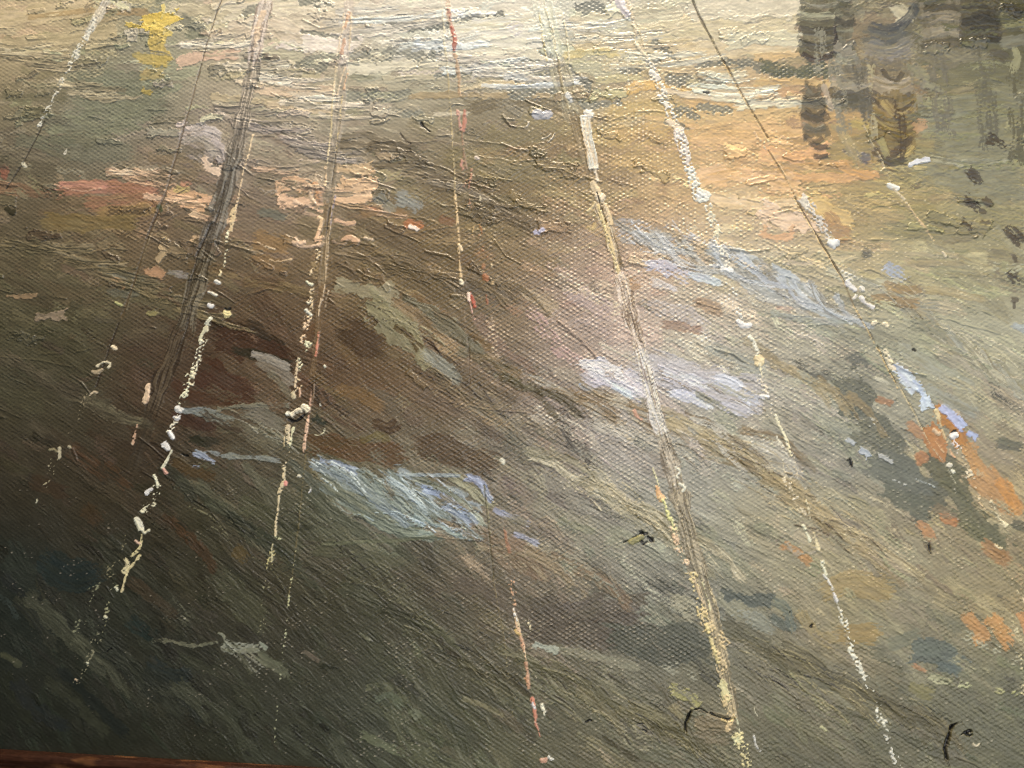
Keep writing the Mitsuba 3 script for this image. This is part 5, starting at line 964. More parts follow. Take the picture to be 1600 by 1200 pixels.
knife|1108,998 1127,989 1146,984 1165,985 1184,992|13|87,86,72 67,62,47|t=0.1;s=1.5;h=0.6;g=0.7;a=0.72
knife|1106,964 1124,949 1143,941 1161,943 1179,955|13|18,18,18 18,18,18|t=0.1;s=1.5;h=0.6;g=0.7;a=0.72
brush|1120,939 1162,914 1203,923|14|18,18,18 18,18,18|t=0.14|L=black end of a hull reflection at the upper right
brush|1134,890 1167,879 1205,889|9|18,18,18|t=0.14
brush|1174,1166 1191,1116 1210,1054|12|173,161,144 163,153,136|t=0.1
brush|1252,923 1304,887 1356,872|19|88,90,101 72,76,90|t=0.12
brush|1214,1017 1257,955 1316,838|21|149,138,100 164,149,112|t=0.12;s=1.4
brush|1222,869 1281,824 1386,793|16|185,146,99 196,157,108|t=0.12
brush|1379,953 1398,916 1409,871|14|148,141,97|t=0.1
brush|1503,987 1526,999 1561,1006|23|182,142,102 168,137,105|t=0.06
knife|1491,851 1523,858 1565,864|8|216,224,234 204,208,217|t=0.3
knife|1514,836 1537,833 1556,835|7|175,164,119|t=0.2
knife|1611,1452 1615,1376 1612,1314|72|91,86,70 113,107,91|t=0.06;s=1.2;h=0.6;g=0.6;a=0.85
knife|1544,1433 1578,1441 1612,1445 1646,1442 1680,1434|18|18,18,18 59,53,35|t=0.1;s=1.5;h=0.6;g=0.7;a=0.72
knife|1538,1415 1574,1424 1610,1429 1646,1426 1682,1416|8|135,129,111 132,125,109|t=0.1;s=1.5;h=0.6;g=0.7;a=0.72
knife|1572,1388 1599,1401 1626,1407 1652,1404 1679,1393|8|106,100,84 148,140,123|t=0.1;s=1.5;h=0.6;g=0.7;a=0.72
knife|1580,1350 1604,1358 1628,1362 1653,1360 1677,1352|14|120,113,97 167,160,140|t=0.1;s=1.5;h=0.6;g=0.7;a=0.72
knife|1545,1340 1578,1352 1612,1358 1645,1355 1678,1343|19|136,130,112 133,126,110|t=0.1;s=1.5;h=0.6;g=0.7;a=0.72
knife|1535,1305 1570,1311 1606,1313 1642,1311 1677,1305|15|50,43,22 85,79,64|t=0.1;s=1.5;h=0.6;g=0.7;a=0.72
knife|1753,1482 1746,1399 1747,1330|63|49,43,25 68,63,49|t=0.06;s=1.2;h=0.6;g=0.6;a=0.85
knife|1728,1469 1751,1474 1773,1477 1795,1475 1817,1469|10|43,37,18 80,75,60|t=0.1;s=1.5;h=0.6;g=0.7;a=0.72
knife|1689,1441 1711,1447 1734,1450 1756,1448 1779,1442|10|18,18,18 18,18,18|t=0.1;s=1.5;h=0.6;g=0.7;a=0.72
knife|1725,1412 1746,1420 1768,1425 1789,1422 1810,1414|16|18,18,18 41,35,18|t=0.1;s=1.5;h=0.6;g=0.7;a=0.72
knife|1686,1388 1719,1394 1752,1397 1785,1395 1818,1388|15|18,18,18 18,18,18|t=0.1;s=1.5;h=0.6;g=0.7;a=0.72
knife|1718,1358 1741,1362 1764,1364 1786,1362 1809,1358|10|18,18,18 18,18,18|t=0.1;s=1.5;h=0.6;g=0.7;a=0.72
knife|1725,1320 1748,1324 1772,1326 1795,1324 1819,1320|13|18,18,18 18,18,18|t=0.1;s=1.5;h=0.6;g=0.7;a=0.72
brush|1839,1470 1862,1432 1907,1419|23|50,45,28 24,18,18|t=0.08
brush|1538,1282 1631,1242 1769,1300|32|116,112,93 103,98,82|t=0.1;s=1.5
brush|1608,1292 1677,1253 1792,1256|21|127,123,102 108,105,88|t=0.1;s=1.5
brush|1815,1299 1861,1310 1918,1316|18|124,126,114 107,106,91|t=0.1
brush|1866,1293 1883,1248 1856,1188|14|149,149,118 137,136,107|t=0.12
brush|1781,1251 1815,1262 1849,1237|23|62,56,39 78,74,63|t=0.1
knife|1496,1221 1538,1183 1566,1170|19|135,133,108 121,119,97|t=0.16
knife|1538,1159 1584,1138 1617,1122|14|139,139,117 124,123,103|t=0.16
brush|1538,1060 1630,1071 1768,1080|37|111,110,90 124,124,104|t=0.08;s=1.3
brush|1561,986 1676,972 1859,994|41|113,112,91 127,126,105|t=0.08;s=1.3
brush|1583,888 1699,899 1904,908|41|115,114,92 129,128,106|t=0.08;s=1.3
brush|1514,816 1675,790 1903,812|37|117,115,93 131,130,108|t=0.08;s=1.3
brush|1769,1129 1837,1103 1917,1102|36|112,111,89 125,124,103|t=0.08;s=1.3
brush|1629,742 1743,717 1903,739|32|119,117,94 132,132,109|t=0.08;s=1.3
knife|1556,1085 1584,1059 1619,1064|16|137,136,107|t=0.1
brush|1686,712 1709,698 1732,688|14|52,38,21 68,58,46|t=0.06;g=0.7
brush|1743,681 1761,664 1766,654|14|52,38,21 68,58,46|t=0.06;g=0.7
brush|1757,721 1771,702 1789,687|11|52,38,21 68,58,46|t=0.06;g=0.7
brush|1743,632 1766,620 1784,630|9|53,38,21 69,59,46|t=0.06;g=0.7
brush|1845,572 1879,576 1901,591|18|53,39,20 69,59,46|t=0.06;g=0.7
brush|1851,538 1860,538 1867,533|9|54,39,19 70,59,46|t=0.06;g=0.7
brush|1860,512 1869,495 1874,471|9|54,39,19 70,60,46|t=0.06;g=0.7
brush|1844,428 1866,423 1873,452|11|54,39,18 71,59,45|t=0.06;g=0.7
brush|1850,342 1866,337 1882,342|9|54,38,18 71,59,43|t=0.06;g=0.7
brush|1866,328 1866,313 1863,299|7|54,38,18 71,59,43|t=0.06;g=0.7
brush|1703,819 1721,802 1744,789|18|51,37,22 66,57,46|t=0.06;g=0.7
dry|1787,464 1833,452 1900,457|20|182,183,158 157,156,129|d=0.42
dry|1788,608 1856,548 1912,504|18|164,159,131 143,140,114|d=0.45
brush|1467,513 1559,505 1674,500|11|175,164,134 159,149,119|t=0.06;s=1.5
brush|1478,476 1605,471 1697,476|11|168,157,125 145,135,103|t=0.06;s=1.5
brush|1536,375 1650,360 1764,332|16|173,161,124 154,141,103|t=0.06;s=1.5
brush|1351,343 1466,331 1536,312|23|148,123,84 136,115,80|t=0.04
brush|1397,403 1443,379 1536,367|18|142,118,80 154,131,91|t=0.04
band|-1697,851 -1637,845 -1577,852|12,12|115,105,87 140,128,106|t=0.24;s=1.9;h=0.35;g=0.8;a=0.85
band|-1703,858 -1583,848 -1465,860|17,12|193,163,138 234,215,190|t=0.24;s=1.9;h=0.35;g=0.8;a=0.85
band|-1594,864 -1496,840 -1397,829|16,10|115,105,87 201,172,145|t=0.24;s=1.9;h=0.35;g=0.8;a=0.85
band|-1627,835 -1510,804 -1390,799|13,7|194,165,139 203,173,145|t=0.24;s=1.9;h=0.35;g=0.8;a=0.85
band|-1538,759 -1453,740 -1367,731|12,9|208,183,161 234,202,170|t=0.24;s=1.9;h=0.35;g=0.8;a=0.85
band|-1423,758 -1358,739 -1292,730|10,12|198,168,142 206,176,148|t=0.24;s=1.9;h=0.35;g=0.8;a=0.85
band|-1411,734 -1334,721 -1256,717|11,9|118,108,89 234,203,172|t=0.24;s=1.9;h=0.35;g=0.8;a=0.85
band|-1341,685 -1236,658 -1129,651|15,9|202,171,144 234,207,174|t=0.24;s=1.9;h=0.35;g=0.8;a=0.85
band|-1085,859 -1022,855 -960,861|10,8|145,124,99 211,183,159|t=0.26;s=1.9;h=0.35;g=0.8;a=0.85
band|-1006,846 -937,843 -868,848|9,11|126,115,96 211,183,159|t=0.26;s=1.9;h=0.35;g=0.8;a=0.85
band|-966,809 -853,789 -738,787|15,7|175,152,131 234,216,187|t=0.26;s=1.9;h=0.35;g=0.8;a=0.85
band|-941,805 -841,779 -740,771|11,6|176,152,131 213,185,160|t=0.26;s=1.9;h=0.35;g=0.8;a=0.85
band|-799,779 -729,764 -659,766|9,10|175,151,131 212,184,160|t=0.26;s=1.9;h=0.35;g=0.8;a=0.85
band|-775,761 -709,751 -643,756|13,10|125,114,95 154,141,119|t=0.26;s=1.9;h=0.35;g=0.8;a=0.85
band|-746,727 -661,703 -575,695|9,8|146,125,99 179,153,123|t=0.26;s=1.9;h=0.35;g=0.8;a=0.85
band|-628,715 -574,704 -520,702|9,10|125,114,94 178,152,122|t=0.26;s=1.9;h=0.35;g=0.8;a=0.85
band|-614,693 -519,671 -424,660|12,9|146,123,97 214,185,161|t=0.26;s=1.9;h=0.35;g=0.8;a=0.85
line|-811,-315 -771,-340 -737,-373|2|222,234,234|t=0.15;a=0.9
line|-719,-347 -653,-373 -600,-418|3|186,201,205|t=0.15;a=0.9
line|-770,-378 -725,-401 -687,-435|3|221,234,234|t=0.15;a=0.9
line|-724,-325 -636,-364 -574,-436|3|221,234,234|t=0.15;a=0.9
line|-717,-318 -651,-344 -597,-388|3|221,234,234|t=0.15;a=0.9
line|-316,-361 -274,-388 -237,-423|3|204,217,233|t=0.15;a=0.9
line|-462,-391 -414,-410 -378,-446|2|203,219,234|t=0.15;a=0.9
line|-266,-439 -221,-470 -184,-510|2|185,198,203|t=0.15;a=0.9
line|-559,-372 -505,-392 -466,-433|3|220,234,234|t=0.15;a=0.9
line|-527,-342 -469,-382 -420,-432|2|185,199,204|t=0.15;a=0.9
line|-774,-292 -696,-336 -637,-403|3|187,200,205|t=0.15;a=0.9
line|-633,-364 -598,-386 -568,-414|2|185,200,205|t=0.15;a=0.9
line|-456,-407 -391,-427 -341,-472|3|220,234,234|t=0.15;a=0.9
line|-797,-311 -759,-329 -726,-354|3|222,234,234|t=0.15;a=0.9
line|-257,-403 -181,-449 -130,-520|3|185,198,202|t=0.15;a=0.9
line|-401,-411 -337,-438 -290,-488|3|185,199,204|t=0.15;a=0.9
line|-778,-323 -717,-358 -677,-412|2|102,102,80|t=0.15;a=0.9
line|-280,-477 -233,-513 -192,-555|3|81,82,58|t=0.15;a=0.9
line|-480,-436 -426,-453 -387,-493|3|99,99,76|t=0.15;a=0.9
line|-695,-332 -659,-349 -627,-373|2|102,101,79|t=0.15;a=0.9
line|-676,-387 -610,-415 -563,-468|2|85,87,67|t=0.15;a=0.9
line|-322,-408 -274,-430 -236,-465|3|98,96,72|t=0.15;a=0.9
line|-354,-382 -307,-396 -274,-431|3|81,82,59|t=0.15;a=0.9
line|-413,-405 -370,-429 -332,-461|2|98,98,75|t=0.15;a=0.9
line|-226,-481 -163,-519 -118,-576|3|80,81,56|t=0.15;a=0.9
line|-588,-348 -510,-401 -446,-469|3|100,100,77|t=0.15;a=0.9
line|-407,-540 -342,-549 -290,-585|3|203,221,234|t=0.15;a=0.9
line|-224,-569 -161,-582 -106,-615|2|204,219,234|t=0.15;a=0.9
line|-533,-512 -470,-519 -415,-550|2|184,202,207|t=0.15;a=0.9
line|-233,-564 -192,-567 -158,-589|2|204,219,234|t=0.15;a=0.9
line|-241,-535 -176,-554 -122,-594|2|185,199,203|t=0.15;a=0.9
line|-417,-525 -375,-536 -337,-553|3|203,221,234|t=0.15;a=0.9
line|-635,-517 -581,-526 -532,-549|3|184,203,207|t=0.15;a=0.9
line|-463,-505 -398,-525 -340,-561|2|184,201,206|t=0.15;a=0.9
line|-471,-508 -423,-518 -386,-550|3|184,201,206|t=0.15;a=0.9
line|-269,-550 -207,-573 -156,-614|3|185,199,203|t=0.15;a=0.9
line|-468,-516 -394,-524 -334,-566|2|203,221,234|t=0.15;a=0.9
line|-344,-556 -268,-564 -205,-605|2|184,200,204|t=0.15;a=0.9
line|-264,-557 -209,-565 -164,-598|2|185,199,203|t=0.15;a=0.9
line|-325,-528 -265,-547 -218,-587|2|203,220,234|t=0.15;a=0.9
line|-1042,-189 -974,-221 -918,-270|3|140,139,120|t=0.15;a=0.9
line|-944,-244 -904,-262 -871,-290|2|158,159,143|t=0.15;a=0.9
line|-1011,-184 -949,-197 -899,-235|3|159,158,143|t=0.15;a=0.9
line|-1011,-183 -964,-196 -925,-224|3|140,138,119|t=0.15;a=0.9
line|-1050,-196 -986,-216 -927,-247|3|140,139,120|t=0.15;a=0.9
line|-1115,-153 -1061,-172 -1020,-212|3|160,158,143|t=0.15;a=0.9
line|-1019,-176 -969,-199 -929,-235|2|159,158,143|t=0.15;a=0.9
line|-1097,-144 -1038,-159 -985,-191|2|140,138,119|t=0.15;a=0.9
line|-987,-221 -918,-237 -864,-281|3|158,158,143|t=0.15;a=0.9
line|-1008,-187 -945,-215 -892,-259|3|140,138,119|t=0.15;a=0.9
line|-1139,-117 -1072,-144 -1013,-185|2|141,138,119|t=0.15;a=0.9
line|-930,-241 -883,-258 -846,-292|3|158,158,143|t=0.15;a=0.9
line|-1051,-182 -997,-199 -958,-239|2|140,139,120|t=0.15;a=0.9
line|-1019,-167 -953,-189 -905,-237|3|140,138,119|t=0.15;a=0.9
line|391,29 434,17 465,-14|3|221,220,234|t=0.15;a=0.9
line|428,9 459,-7 487,-28|3|234,234,234|t=0.15;a=0.9
line|437,44 467,32 494,13|2|234,234,234|t=0.15;a=0.9
line|328,55 371,45 407,21|3|234,234,234|t=0.15;a=0.9
line|386,17 433,3 472,-24|2|221,220,234|t=0.15;a=0.9
line|365,34 422,14 468,-26|2|221,220,234|t=0.15;a=0.9
line|310,59 381,51 442,15|2|234,234,234|t=0.15;a=0.9
line|249,105 284,88 315,64|3|234,234,234|t=0.15;a=0.9
line|409,24 460,5 501,-30|3|234,234,234|t=0.15;a=0.9
line|422,16 473,3 518,-24|3|221,219,234|t=0.15;a=0.9
line|456,-5 510,-16 558,-42|3|220,219,234|t=0.15;a=0.9
line|226,79 288,71 341,37|3|234,234,234|t=0.15;a=0.9
line|491,-17 525,-29 553,-51|2|220,219,234|t=0.15;a=0.9
line|352,73 409,52 456,13|3|234,234,234|t=0.15;a=0.9
line|481,27 533,9 575,-25|3|234,234,234|t=0.15;a=0.9
line|267,68 331,51 379,6|3|234,234,234|t=0.15;a=0.9
line|650,4 712,-17 757,-65|2|126,111,86|t=0.15;a=0.9
line|592,22 631,8 667,-13|2|208,207,218|t=0.15;a=0.9
line|854,-56 896,-77 932,-106|2|234,234,234|t=0.15;a=0.9
line|679,-4 743,-25 802,-59|3|207,206,217|t=0.15;a=0.9
line|810,-44 878,-56 934,-96|3|124,109,83|t=0.15;a=0.9
line|872,-49 923,-60 966,-89|2|124,109,83|t=0.15;a=0.9
line|567,57 600,48 629,32|2|126,111,87|t=0.15;a=0.9
line|712,11 766,2 811,-29|2|125,110,85|t=0.15;a=0.9
line|666,8 727,-13 771,-61|2|126,110,85|t=0.15;a=0.9
line|593,52 623,43 649,27|3|234,234,234|t=0.15;a=0.9
line|640,54 680,38 714,12|2|234,234,234|t=0.15;a=0.9
line|563,81 626,52 682,11|3|208,206,218|t=0.15;a=0.9
line|713,14 744,6 773,-9|2|234,234,234|t=0.15;a=0.9
line|653,22 709,10 758,-19|2|234,234,234|t=0.15;a=0.9
line|577,40 636,18 687,-20|3|126,111,87|t=0.15;a=0.9
line|566,25 600,18 628,-1|2|126,112,87|t=0.15;a=0.9
line|576,33 607,24 631,4|2|209,207,219|t=0.15;a=0.9
line|733,5 773,-4 804,-32|3|125,110,85|t=0.15;a=0.9
line|588,-209 689,-254 767,-330|2|187,176,153|t=0.15;a=0.9
line|448,-205 554,-232 634,-306|3|188,178,155|t=0.15;a=0.9
line|510,-225 559,-251 601,-286|2|188,178,155|t=0.15;a=0.9
line|585,-213 685,-235 761,-304|3|76,60,18|t=0.15;a=0.9
line|254,-28 359,-80 452,-149|2|205,201,189|t=0.15;a=0.9
line|397,-192 448,-199 489,-230|3|189,179,157|t=0.15;a=0.9
line|657,-273 723,-296 773,-343|2|203,198,184|t=0.15;a=0.9
line|318,-113 411,-141 494,-191|2|189,179,157|t=0.15;a=0.9
line|626,-162 672,-189 711,-225|2|202,197,184|t=0.15;a=0.9
line|686,-185 792,-221 887,-278|2|201,196,182|t=0.15;a=0.9
line|456,-220 524,-235 583,-272|2|205,200,187|t=0.15;a=0.9
line|444,-124 493,-145 529,-186|3|77,63,27|t=0.15;a=0.9
line|665,-236 714,-256 748,-295|2|203,197,184|t=0.15;a=0.9
line|676,-228 761,-262 821,-332|2|186,175,152|t=0.15;a=0.9
line|336,-158 399,-176 450,-216|2|206,201,189|t=0.15;a=0.9
line|741,-199 833,-223 902,-288|2|74,58,18|t=0.15;a=0.9
line|617,-188 726,-222 810,-297|2|186,175,152|t=0.15;a=0.9
line|524,-222 623,-245 705,-305|3|204,199,185|t=0.15;a=0.9
line|246,-128 356,-151 445,-219|2|207,202,189|t=0.15;a=0.9
line|205,-64 307,-90 397,-142|3|80,67,35|t=0.15;a=0.9
line|199,-139 266,-156 321,-197|2|191,181,160|t=0.15;a=0.9
line|744,-280 821,-309 883,-362|2|202,197,182|t=0.15;a=0.9
line|259,-100 320,-115 369,-153|2|80,67,35|t=0.15;a=0.9
line|118,-14 234,-55 319,-143|3|81,68,39|t=0.15;a=0.9
line|478,-124 527,-144 565,-180|2|77,62,25|t=0.15;a=0.9
line|815,-246 882,-266 933,-313|2|74,57,18|t=0.15;a=0.9
line|480,-169 567,-197 635,-257|2|187,177,155|t=0.15;a=0.9
line|519,-187 598,-223 669,-274|2|187,177,154|t=0.15;a=0.9
line|732,-220 838,-253 922,-325|3|74,58,18|t=0.15;a=0.9
line|825,-240 904,-266 976,-306|2|200,195,181|t=0.15;a=0.9
line|212,-135 262,-156 301,-193|2|208,204,191|t=0.15;a=0.9
line|618,-257 669,-272 711,-305|3|76,61,19|t=0.15;a=0.9
line|700,-213 760,-232 811,-269|2|75,59,18|t=0.15;a=0.9
line|533,-178 625,-228 702,-297|2|187,176,154|t=0.15;a=0.9
line|455,-123 540,-171 614,-234|3|187,177,155|t=0.15;a=0.9
line|543,-212 642,-251 715,-326|2|77,61,20|t=0.15;a=0.9
line|613,-246 657,-268 695,-300|2|204,198,185|t=0.15;a=0.9
line|354,-123 448,-149 528,-203|2|188,178,156|t=0.15;a=0.9
line|367,-152 453,-183 523,-240|3|206,201,188|t=0.15;a=0.9
line|415,-217 468,-228 510,-262|2|79,65,29|t=0.15;a=0.9
line|391,-180 458,-201 517,-239|2|189,179,157|t=0.15;a=0.9
line|297,-116 351,-132 393,-168|2|190,180,158|t=0.15;a=0.9
line|359,-158 427,-179 483,-222|2|189,179,157|t=0.15;a=0.9
line|504,-158 615,-205 703,-286|2|203,198,185|t=0.15;a=0.9
line|836,448 913,396 1002,380|3|203,208,214|t=0.15;a=0.9
line|822,462 869,406 938,394|3|183,185,182|t=0.15;a=0.9
line|575,575 646,534 724,510|2|74,63,22|t=0.15;a=0.9
line|1077,341 1123,307 1175,287|2|204,208,212|t=0.15;a=0.9
line|1015,371 1062,333 1120,320|2|183,185,181|t=0.15;a=0.9
line|824,521 896,463 979,426|2|75,63,20|t=0.15;a=0.9
line|611,643 660,578 736,559|3|201,207,214|t=0.15;a=0.9
line|455,639 516,577 596,544|3|203,209,217|t=0.15;a=0.9
line|567,585 611,541 669,524|2|203,209,216|t=0.15;a=0.9
line|493,609 553,541 638,518|2|204,210,217|t=0.15;a=0.9
line|641,528 697,470 772,445|3|184,186,184|t=0.15;a=0.9
line|605,626 659,591 720,571|2|201,207,214|t=0.15;a=0.9
line|808,509 845,474 892,458|3|75,63,20|t=0.15;a=0.9
line|752,548 792,506 848,493|3|202,207,214|t=0.15;a=0.9
line|447,572 500,521 572,515|3|206,211,218|t=0.15;a=0.9
line|667,605 729,556 803,530|3|201,207,214|t=0.15;a=0.9
line|800,551 860,489 937,453|3|202,207,214|t=0.15;a=0.9
line|855,414 908,369 974,349|2|184,185,182|t=0.15;a=0.9
line|505,555 564,503 636,473|3|76,65,26|t=0.15;a=0.9
line|663,519 751,451 854,417|2|184,186,183|t=0.15;a=0.9
line|916,441 991,368 1087,328|2|203,207,213|t=0.15;a=0.9
line|762,564 808,512 875,502|3|202,207,214|t=0.15;a=0.9
line|757,539 830,479 923,472|2|182,184,182|t=0.15;a=0.9
line|1039,399 1093,348 1159,317|2|183,184,181|t=0.15;a=0.9
line|1032,366 1105,307 1192,274|3|184,185,181|t=0.15;a=0.9
line|455,574 532,518 619,483|2|76,65,26|t=0.15;a=0.9
line|543,514 628,464 724,443|3|206,211,217|t=0.15;a=0.9
line|600,544 689,471 802,461|2|76,64,23|t=0.15;a=0.9
line|279,-319 358,-350 419,-408|2|201,190,157|t=0.15;a=0.9
line|550,-423 639,-470 709,-541|2|198,187,153|t=0.15;a=0.9
line|423,-471 486,-497 533,-545|2|201,190,155|t=0.15;a=0.9
line|474,-479 555,-517 609,-589|3|200,189,154|t=0.15;a=0.9
line|485,-486 576,-543 646,-623|2|221,211,177|t=0.15;a=0.9
line|434,-429 496,-456 540,-507|3|222,211,178|t=0.15;a=0.9
line|418,-450 486,-492 538,-553|2|92,82,44|t=0.15;a=0.9
line|491,-504 553,-538 607,-585|3|91,81,42|t=0.15;a=0.9
line|447,-461 547,-491 623,-562|3|91,80,42|t=0.15;a=0.9
line|290,-369 390,-405 461,-483|2|93,83,47|t=0.15;a=0.9
line|637,-595 707,-640 764,-699|2|198,187,152|t=0.15;a=0.9
line|310,-359 372,-374 420,-417|2|222,212,180|t=0.15;a=0.9
line|656,-615 743,-660 815,-725|2|198,186,151|t=0.15;a=0.9
line|292,-402 354,-428 403,-474|3|224,213,181|t=0.15;a=0.9
line|384,-348 460,-392 519,-457|3|200,189,155|t=0.15;a=0.9
line|373,-358 460,-409 524,-486|2|222,211,179|t=0.15;a=0.9
line|523,-523 581,-553 629,-596|3|221,210,177|t=0.15;a=0.9
line|455,-437 528,-457 585,-504|2|200,188,154|t=0.15;a=0.9
line|500,-454 600,-498 670,-581|3|90,80,40|t=0.15;a=0.9
line|641,-558 714,-607 774,-669|2|220,209,175|t=0.15;a=0.9
line|313,-365 384,-398 446,-445|3|201,190,156|t=0.15;a=0.9
line|302,-328 358,-362 408,-404|2|222,212,180|t=0.15;a=0.9
line|473,-493 564,-527 639,-587|2|91,80,42|t=0.15;a=0.9
line|267,-347 319,-365 358,-403|2|223,213,181|t=0.15;a=0.9
line|616,-575 707,-616 781,-684|2|198,187,152|t=0.15;a=0.9
line|616,-544 701,-572 769,-627|2|89,78,37|t=0.15;a=0.9
line|605,-506 675,-537 729,-592|2|89,78,38|t=0.15;a=0.9
line|590,-604 651,-625 702,-666|2|221,210,176|t=0.15;a=0.9
line|278,-302 337,-320 385,-359|2|200,190,157|t=0.15;a=0.9
line|457,-481 527,-512 575,-571|3|92,81,43|t=0.15;a=0.9
line|317,-402 402,-432 468,-492|2|201,190,156|t=0.15;a=0.9
line|209,-268 284,-306 335,-372|3|93,83,49|t=0.15;a=0.9
line|666,-590 739,-622 795,-680|3|219,208,174|t=0.15;a=0.9
line|232,-383 299,-426 353,-483|3|224,214,182|t=0.15;a=0.9
line|433,-460 498,-493 548,-544|3|200,189,155|t=0.15;a=0.9
line|346,-438 402,-462 438,-510|2|202,191,157|t=0.15;a=0.9
line|976,-275 1088,-307 1179,-381|2|180,164,127|t=0.15;a=0.9
line|879,-339 969,-382 1049,-440|2|68,49,18|t=0.15;a=0.9
line|1039,-323 1093,-340 1132,-381|2|66,47,18|t=0.15;a=0.9
line|1131,-540 1180,-554 1218,-588|2|183,166,127|t=0.15;a=0.9
line|794,-215 896,-249 982,-314|3|66,48,18|t=0.15;a=0.9
line|824,-193 910,-227 978,-289|2|66,48,18|t=0.15;a=0.9
line|865,-265 943,-292 1004,-346|3|67,48,18|t=0.15;a=0.9
line|1208,-531 1299,-576 1379,-636|2|201,184,144|t=0.15;a=0.9
line|1015,-481 1115,-518 1198,-584|2|183,166,127|t=0.15;a=0.9
line|1003,-428 1098,-468 1181,-529|2|183,166,127|t=0.15;a=0.9
line|1100,-429 1145,-453 1183,-486|3|201,185,145|t=0.15;a=0.9
line|849,-356 926,-389 996,-434|2|183,167,129|t=0.15;a=0.9
line|1229,-490 1293,-517 1339,-569|2|182,165,126|t=0.15;a=0.9
line|1108,-400 1190,-429 1247,-493|2|67,48,18|t=0.15;a=0.9
line|966,-437 1077,-462 1170,-526|2|183,166,127|t=0.15;a=0.9
line|871,-205 983,-237 1064,-321|2|180,164,127|t=0.15;a=0.9
line|1264,-516 1310,-532 1345,-566|2|182,165,125|t=0.15;a=0.9
line|1238,-458 1299,-486 1348,-533|2|181,164,125|t=0.15;a=0.9
line|1246,-597 1330,-624 1401,-674|2|182,165,126|t=0.15;a=0.9
line|1246,-529 1348,-556 1430,-619|2|182,165,125|t=0.15;a=0.9
line|997,-323 1040,-344 1077,-373|3|66,47,18|t=0.15;a=0.9
line|1093,-475 1176,-505 1246,-557|2|68,48,18|t=0.15;a=0.9
line|1245,-475 1329,-500 1395,-557|2|181,164,125|t=0.15;a=0.9
line|800,-201 881,-220 950,-267|2|66,48,18|t=0.15;a=0.9
line|1205,-442 1287,-481 1350,-546|2|182,165,126|t=0.15;a=0.9
line|1023,-356 1099,-384 1161,-436|2|181,165,127|t=0.15;a=0.9
line|986,-425 1039,-445 1081,-483|2|202,186,146|t=0.15;a=0.9
line|1141,-424 1199,-452 1245,-497|2|201,185,145|t=0.15;a=0.9
line|1034,-322 1090,-331 1134,-366|3|181,164,127|t=0.15;a=0.9
line|1256,-569 1324,-585 1379,-629|3|182,165,125|t=0.15;a=0.9
line|856,-243 903,-264 937,-301|2|200,185,147|t=0.15;a=0.9
line|801,-209 884,-239 953,-295|2|181,165,129|t=0.15;a=0.9
line|947,-371 1050,-410 1120,-495|2|182,166,127|t=0.15;a=0.9
line|1174,-413 1242,-450 1300,-501|2|200,184,145|t=0.15;a=0.9
line|1267,-542 1353,-566 1415,-630|2|68,48,18|t=0.15;a=0.9
line|891,-375 946,-400 988,-444|2|183,167,129|t=0.15;a=0.9
line|741,-139 825,-178 885,-248|2|66,49,18|t=0.15;a=0.9
line|1255,-455 1309,-488 1355,-530|2|67,47,18|t=0.15;a=0.9
line|1072,-516 1184,-541 1271,-616|3|68,49,18|t=0.15;a=0.9
line|1133,-484 1207,-519 1264,-578|3|68,48,18|t=0.15;a=0.9
line|1219,-489 1272,-504 1317,-536|2|182,165,126|t=0.15;a=0.9
line|1073,-418 1134,-438 1183,-481|2|182,165,127|t=0.15;a=0.9
line|1192,-489 1252,-513 1292,-563|3|68,48,18|t=0.15;a=0.9
line|1135,-477 1242,-502 1331,-566|2|182,165,126|t=0.15;a=0.9
line|936,-382 1018,-413 1084,-469|2|202,186,147|t=0.15;a=0.9
line|1138,-469 1233,-495 1315,-550|2|201,185,145|t=0.15;a=0.9
line|1465,367 1536,327 1586,261|2|187,183,163|t=0.15;a=0.9
line|1710,223 1802,177 1885,116|3|206,199,174|t=0.15;a=0.9
line|1768,137 1836,95 1893,40|2|189,184,162|t=0.15;a=0.9
line|1742,189 1816,142 1879,80|2|206,200,174|t=0.15;a=0.9
line|1322,341 1380,316 1430,278|2|75,61,18|t=0.15;a=0.9
line|1424,317 1476,297 1517,258|2|75,61,18|t=0.15;a=0.9
line|1663,231 1713,218 1751,182|2|76,62,18|t=0.15;a=0.9
line|1677,121 1733,88 1780,44|2|207,201,175|t=0.15;a=0.9
line|1647,161 1739,112 1805,30|3|189,184,162|t=0.15;a=0.9
line|1620,206 1712,174 1777,100|2|189,184,162|t=0.15;a=0.9
line|1492,273 1539,249 1572,208|2|76,62,18|t=0.15;a=0.9
line|1404,337 1480,299 1533,231|2|187,183,163|t=0.15;a=0.9
line|1651,216 1706,199 1750,162|2|206,199,175|t=0.15;a=0.9
line|1577,241 1643,221 1695,174|3|188,183,163|t=0.15;a=0.9
line|1584,240 1682,202 1751,123|3|206,200,175|t=0.15;a=0.9
line|1390,428 1465,406 1523,350|2|203,198,175|t=0.15;a=0.9
line|1323,396 1392,376 1444,324|3|186,183,164|t=0.15;a=0.9
line|1377,395 1460,343 1528,270|2|187,183,163|t=0.15;a=0.9
line|1491,243 1560,218 1618,172|2|188,184,163|t=0.15;a=0.9
line|1426,343 1489,313 1537,262|3|75,61,18|t=0.15;a=0.9
line|-501,262 -418,232 -353,173|3|163,156,126|t=0.15;a=0.9
line|-514,288 -440,259 -381,207|3|40,26,18|t=0.15;a=0.9
line|-487,240 -451,222 -426,190|3|146,139,108|t=0.15;a=0.9
line|-625,305 -565,281 -513,242|2|147,139,109|t=0.15;a=0.9
line|-371,189 -316,156 -277,106|3|37,19,18|t=0.15;a=0.9
line|-380,197 -300,172 -238,118|3|162,155,125|t=0.15;a=0.9
